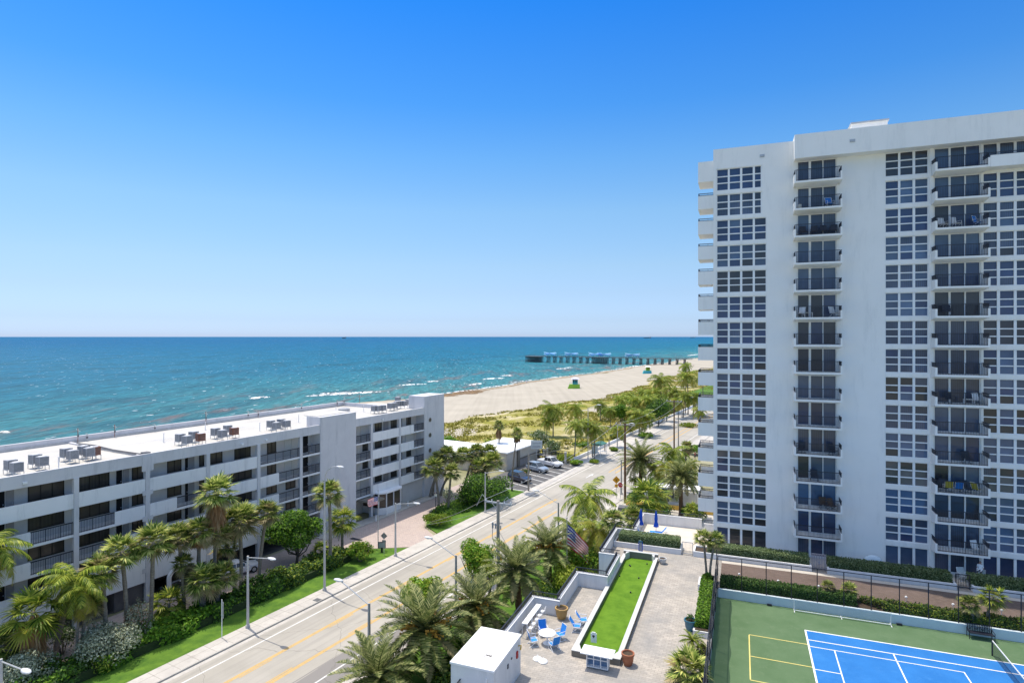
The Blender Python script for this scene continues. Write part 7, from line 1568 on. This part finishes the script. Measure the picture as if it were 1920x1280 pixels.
# ---------------- sports court: walls, fences, nets, bench ----------------
M['court_wall'] = pm('court_wall_paint', (.52, .60, .64), (.60, .68, .71), 1, .8, .1)
m = MB(); m.box(-1.72, 30, 52.38, 52.62, CZ - .1, 4.95); tag(m.build('court_wall', M['court_wall'], rot=-ANG['T']), 'low pale blue wall along the far side of the green court', 'wall')
m = MB(); m.box(-2.02, -1.86, 15, 52.6, CZ - .1, 5.0); tag(m.build('court_side_wall', M['deckwall'], rot=-ANG['T']), 'low white wall under the dark screen left of the court', 'wall')
t = fthing('court_fence', 'tall thin black fence with posts along the far side of the court', 'fence', -1.75, 52.5, CZ, 'T')
TO2 = (-1.75, 52.5, CZ); FT = 7.65
m = MB(); m.box(-1.75, 30, 52.48, 52.52, FT - .05, FT); m.build('top_rail', M['black_metal'], t, TO2)
for i in range(17): m = MB(); q = -1.75 + i * 1.86; m.rod((q, 52.5, CZ), (q, 52.5, FT), .035, n=6); m.build('post', M['black_metal'], t, TO2)
m = MB(); m.quad((-1.7, 52.5, 5.0), (30, 52.5, 5.0), (30, 52.5, FT - .04), (-1.7, 52.5, FT - .04)); m.build('wire_mesh', M['chain_mesh'], t, TO2)
t = fthing('court_screen_fence', 'court fence with a dark windscreen seen almost edge on', 'fence', -1.9, 34, CZ, 'T'); TO3 = (-1.9, 34, CZ)
for i in range(13): m = MB(); s = 52.5 - i * 3.0; m.rod((-1.84, s, CZ), (-1.84, s, FT + (.5 if i == 0 else 0)), .04, n=6); m.build('post', M['black_metal'], t, TO3)
m = MB(); v = []
for i in range(76):
    s = 52.4 - i * .5
    for j in range(6): v.append((-1.9 + .05 * math.sin(i * .9 + j) + (.04 * j if j > 3 else 0), s, 4.95 + (2.6 + .05 * math.sin(i * 1.2)) * j / 5))
m.add(v, [(i * 6 + j, i * 6 + j + 1, i * 6 + j + 7, i * 6 + j + 6) for i in range(75) for j in range(5)]); m.build('windscreen', M['windscreen'], t, TO3); m = MB(); m.box(-1.86, -1.82, 15, 52.5, FT - .05, FT); m.box(-1.86, -1.82, 15, 52.5, 4.98, 5.02); m.build('rail', M['black_metal'], t, TO3)
t = fthing('portable_net', 'white framed portable net standing along the far court wall', 'net', 7.3, 51.9, CZ, 'T')
m = MB(); m.rod((-3.3, 0, 0), (-3.3, 0, .95), .03, n=6); m.rod((3.3, 0, 0), (3.3, 0, .95), .03, n=6); m.rod((-3.3, 0, .08), (3.3, 0, .08), .03, n=6); m.rod((-3.3, -.35, .03), (-3.3, .35, .03), .03, n=6); m.rod((3.3, -.35, .03), (3.3, .35, .03), .03, n=6); m.rod((0, -.3, .03), (0, .3, .03), .03, n=6); m.box(-3.3, 3.3, -.012, .012, .86, .93); m.build('frame', M['white'], t)
m = MB(); m.quad((-3.3, 0, .12), (3.3, 0, .12), (3.3, 0, .86), (-3.3, 0, .86)); m.build('net', mk_mesh('pale_net', (.5, .55, .58), .25), t)
t = fthing('tennis_net', 'black tennis net with a pale top band leading towards the camera', 'net', 16.05, 49.5, CZ, 'T')
m = MB(); m.rod((0, 0, 0), (0, 0, 1.1), .05, n=8); m.rod((0, -12.8, 0), (0, -12.8, 1.1), .05, n=8); m.build('post', M['black_metal'], t)
m = MB(); m.quad((0, 0, .05), (0, -12.8, .05), (0, -12.8, 1.0), (0, 0, 1.0)); m.build('net', M['net'], t); m = MB(); m.box(-.02, .02, -12.8, 0, 1.0, 1.07); m.build('top_band', M['court_line'], t)
t = fthing('garden_bench', 'black metal bench against the court wall beside the net', 'bench', 16.15, 51.9, CZ, 'T')
m = MB(); m.box(-.75, .75, -.25, .25, .42, .46); m.build('seat', M['black_metal'], t); m = MB(); [m.box(x_ - .02, x_ + .02, .25, .29, .46, .92) for x_ in [-.7 + .1 * i for i in range(15)]]; m.box(-.75, .75, .24, .30, .9, .95); [m.tube([(-.6 + .4 * i, .27, .5), (-.4 + .4 * i, .27, .85), (-.2 + .4 * i, .27, .5)], .018, 4) for i in range(3)]; m.build('backrest', M['black_metal'], t)
for sg in (-1, 1): m = MB(); m.tube([(sg * .75, -.27, 0), (sg * .75, -.27, .62), (sg * .75, .28, .66), (sg * .75, .28, 0)], .025, 5); m.build('armrest', M['black_metal'], t)
pl_ = None
for (u, v, lab) in [(1386, 1083, 'white path light on the brown walk, first from the left'), (1459, 1096, 'white path light on the brown walk, second from the left'), (1535, 1106, 'white path light on the brown walk, third from the left'), (1699, 1127, 'white path light on the brown walk, fourth from the left'), (1787, 1141, 'white path light on the brown walk near the bright fan palm'), (1878, 1152, 'white path light on the brown walk, rightmost')]:
    x, y = G(u, v, DZ)
    if pl_ is None: pl_ = thing('path_light', lab, 'path light', (x, y, DZ), 0, 'white path lights'); m = MB(); m.rod((0, 0, 0), (0, 0, .35), .025, n=6); m.build('stem', M['white'], pl_); m = MB(); m.lathe([(.1, .33), (.09, .4), (.02, .46)], 0, 0, 10); m.build('cap', M['white'], pl_)
    else: dup(pl_, (x, y, DZ), 0, lab)
# court drains / bases
for i, (q, s) in enumerate([(2.2, 52.2), (11.2, 52.2)]): m = MB(); m.box(-.18, .18, -.06, .06, 0, .14); tag(m.build('floor_box', M['black_metal'], loc=(*W(q, s, 'T'), CZ), rot=-ANG['T']), ['black floor box at the far court wall, left one', 'black floor box at the far court wall, right of the portable net'][i], 'box')
# ---------------- patio at the tower foot ----------------
pc_ = sling_chair(None, 'white patio chair with a pale cushion behind the black gate', qu(1805, 61.8), 61.8, DZ + .05, .3, 'sign_pale', 'patio chairs')
q = qu(1838, 61.9); x, y = W(q, 61.9, 'T'); person('person in a white shirt sitting on the tower patio behind the hedge', x, y, DZ + .55, SH['white'], SH['black'], -ANG['T'] - .5, 'sit')
sling_chair(pc_, 'chair the person in the white shirt sits on', q, 61.95, DZ + .05, -.5, grp='patio chairs')
q = qu(1637, 61.8); x, y = W(q, 61.8, 'T'); m = MB(); m.ell((0, 0, .3), (.85, .45, .75), 14, 8); tag(m.build('furniture_cover', M['court_wall'], loc=(x, y, DZ + .3), rot=-ANG['T'], smooth=True), 'pale blue domed furniture cover behind the planter hedge', 'cover')
m = MB(); m.box(-.6, .3, -.3, .3, 0, 1.05); 
# ---------------- balcony furniture ----------------
def bz(k): return wz(k) - 2.22
def side_table(first, label, q, s, z, mat='white'):
    if first is not None: x, y = W(q, s, 'T'); return dup(first, (x, y, z), -ANG['T'], label)
    t = fthing('balcony_table', label, 'table', q, s, z, 'T', 'balcony tables'); m = MB(); m.box(-.35, .35, -.25, .25, .44, .48); m.build('table_top', M[mat], t); m = MB(); [m.box(a * .32 - .02, a * .32 + .02, b_ * .22 - .02, b_ * .22 + .02, 0, .44) for a in (-1, 1) for b_ in (-1, 1)]; m.build('legs', M[mat], t); return t
M['yellow_fabric'] = pm('yellow_fabric', (.55, .45, .04), (.62, .52, .07), 3, .8, .1); M['wicker'] = pm('brown_wicker', (.10, .06, .04), (.16, .10, .06), 8, .9, .3)
cw = sling_chair(None, 'white chair on the middle balcony column, left of a small white table', 5.35, 62.3, bz(5), -.6, 'white', 'balcony chairs')
sling_chair(cw, 'white chair at the right end of the same balcony as the small white table', 8.15, 62.3, bz(5), .7, grp='balcony chairs'); tb1 = side_table(None, 'small white table on the sixth balcony from the top, middle column', 6.0, 62.2, bz(5))
cdk = sling_chair(None, 'black chair at the left of the third balcony from the top, middle column', 5.6, 62.3, bz(2), .2, 'black_metal', 'balcony chairs', 0, 'black_metal')
for (q, k, r_, lab) in [(6.5, 2, -.2, 'second black chair on the third balcony from the top, middle column'), (7.4, 2, .3, 'third black chair on the third balcony from the top, middle column'), (8.1, 2, -.3, 'black chair at the right of the third balcony from the top, middle column'),
        (5.35, 10, -.6, 'black chair at the left of the eleventh balcony, middle column'), (8.1, 10, .6, 'black chair at the right of the eleventh balcony, middle column'), (6.5, 11, 0, 'dark chair in the middle of the twelfth balcony, middle column'),
        (17.2, 8, .3, 'dark chair on the ninth balcony of the right column'), (17.0, 5, 0, 'dark chair on the sixth balcony of the right column'), (16.6, 11, -.5, 'dark chair at the left corner of the balcony with yellow chairs'), (18.3, 11, .2, 'dark chair beside the blue chair on the balcony with yellow chairs'), (18.4, 10, .1, 'dark chair on the eleventh balcony of the right column')]:
    sling_chair(cdk, lab, q, 62.4, bz(k), r_, grp='balcony chairs')
cwk = sling_chair(None, 'brown wicker chair at the right of the thirteenth balcony, middle column', 8.0, 62.3, bz(12), .6, 'wicker', 'balcony chairs', 0, 'wicker'); sling_chair(cwk, 'brown wicker chair left of the other wicker chair, middle column', 7.3, 62.5, bz(12), .2, grp='balcony chairs')
cye = sling_chair(None, 'left yellow chair on the twelfth balcony of the right column', 17.0, 62.2, bz(11), math.pi, 'yellow_fabric', 'balcony chairs'); sling_chair(cye, 'right yellow chair on the twelfth balcony of the right column', 19.1, 62.3, bz(11), 2.2, grp='balcony chairs')
cbl = sling_chair(None, 'blue chair between the yellow chairs on the right column', 17.75, 62.2, bz(11), math.pi, 'blue_fabric', 'balcony chairs')
sling_chair(cbl, 'blue chair at the right of the second balcony, middle column', 7.8, 62.4, bz(1), .3, grp='balcony chairs'); sling_chair(cbl, 'blue chair on the third balcony of the right column', 19.2, 62.3, bz(2), .8, grp='balcony chairs')
for (q, k, lab) in [(16.7, 2, 'white chair at the left of the third balcony, right column'), (17.6, 2, 'second white chair on the third balcony, right column'), (19.2, 8, 'white chair at the right of the ninth balcony, right column'), (19.1, 13, 'white chair at the right of the lowest balcony, right column'), (8.0, 0, 'white chair at the right of the top balcony, middle column')][:4]:
    sling_chair(cw, lab, q, 62.3, bz(k), .5, grp='balcony chairs')
side_table(tb1, 'small white table on the ninth balcony of the right column', 18.5, 62.2, bz(8))
m = MB(); m.box(-.15, .15, -.12, .12, 0, .4); m.ell((0, 0, .4), (.15, .12, .03), 8, 4); tag(m.build('plastic_bin', M['sign_pale'], loc=(*W(5.25, 62.0, 'T'), bz(1)), rot=-ANG['T']), 'small pale bin at the left end of the second balcony, middle column', 'bin')
m = MB(); m.lathe([(.22, 0), (.26, .06), (.16, .10)], 0, 0, 12); m.rod((0, 0, 0), (0, 0, .5), .06, n=8); m.box(-.05, .05, -.15, .15, .5, .62); tag(m.build('bird_bath', M['border_top'], loc=(*G(1304, 1176, DZ), DZ)), 'low pale stone piece beside the teal pot', 'stone')
# bollards at the entrance pavement of the left building
for i, (u, v) in enumerate([(705, 977), (725, 966), (746, 956), (765, 949)]):
    x, y = G(u, v); m = MB(); m.rod((0, 0, 0), (0, 0, .8), .09, n=8); m.ell((0, 0, .8), (.09, .09, .05), 8, 4); tag(m.build('bollard', M['white'], loc=(x, y, .02)), ['nearest', 'second', 'third', 'farthest'][i] + ' white bollard in front of the left building entrance', 'bollard', 'white bollards at the entrance')
x, y = G(699, 984); m = MB()
x, y = G(698, 992); q, s = toF(x, y, 'R'); m = MB(); m.box(-.9, .9, -.3, .3, .0, .02); tag(m.build('drain_grate', M['black_metal'], loc=(*W(-54.9, 56.2, 'R'), .016), rot=-ANG['R']), 'dark drain grate in the brick driveway', 'drain')
t = fthing('handrail', 'short black handrail beside the bright short fan palm', 'handrail', -57.6, 54.2, .05, 'R'); m = MB(); m.tube([(0, 0, 0), (0, 0, 1.0), (1.2, .4, 1.0), (1.2, .4, 0)], .03, 6); m.build('rail', M['black_metal'], t)
for i, (u, v) in enumerate([(595, 1124)]): q, s = toF(*G(u, v, .12), 'R'); m = MB(); m.box(-.35, .35, -.3, .3, 0, .012); tag(m.build('utility_cover', M['ac_dark'], loc=(*W(q, s, 'R'), .121), rot=-ANG['R']), 'dark utility cover in the sidewalk below the tall curved lamp', 'cover')
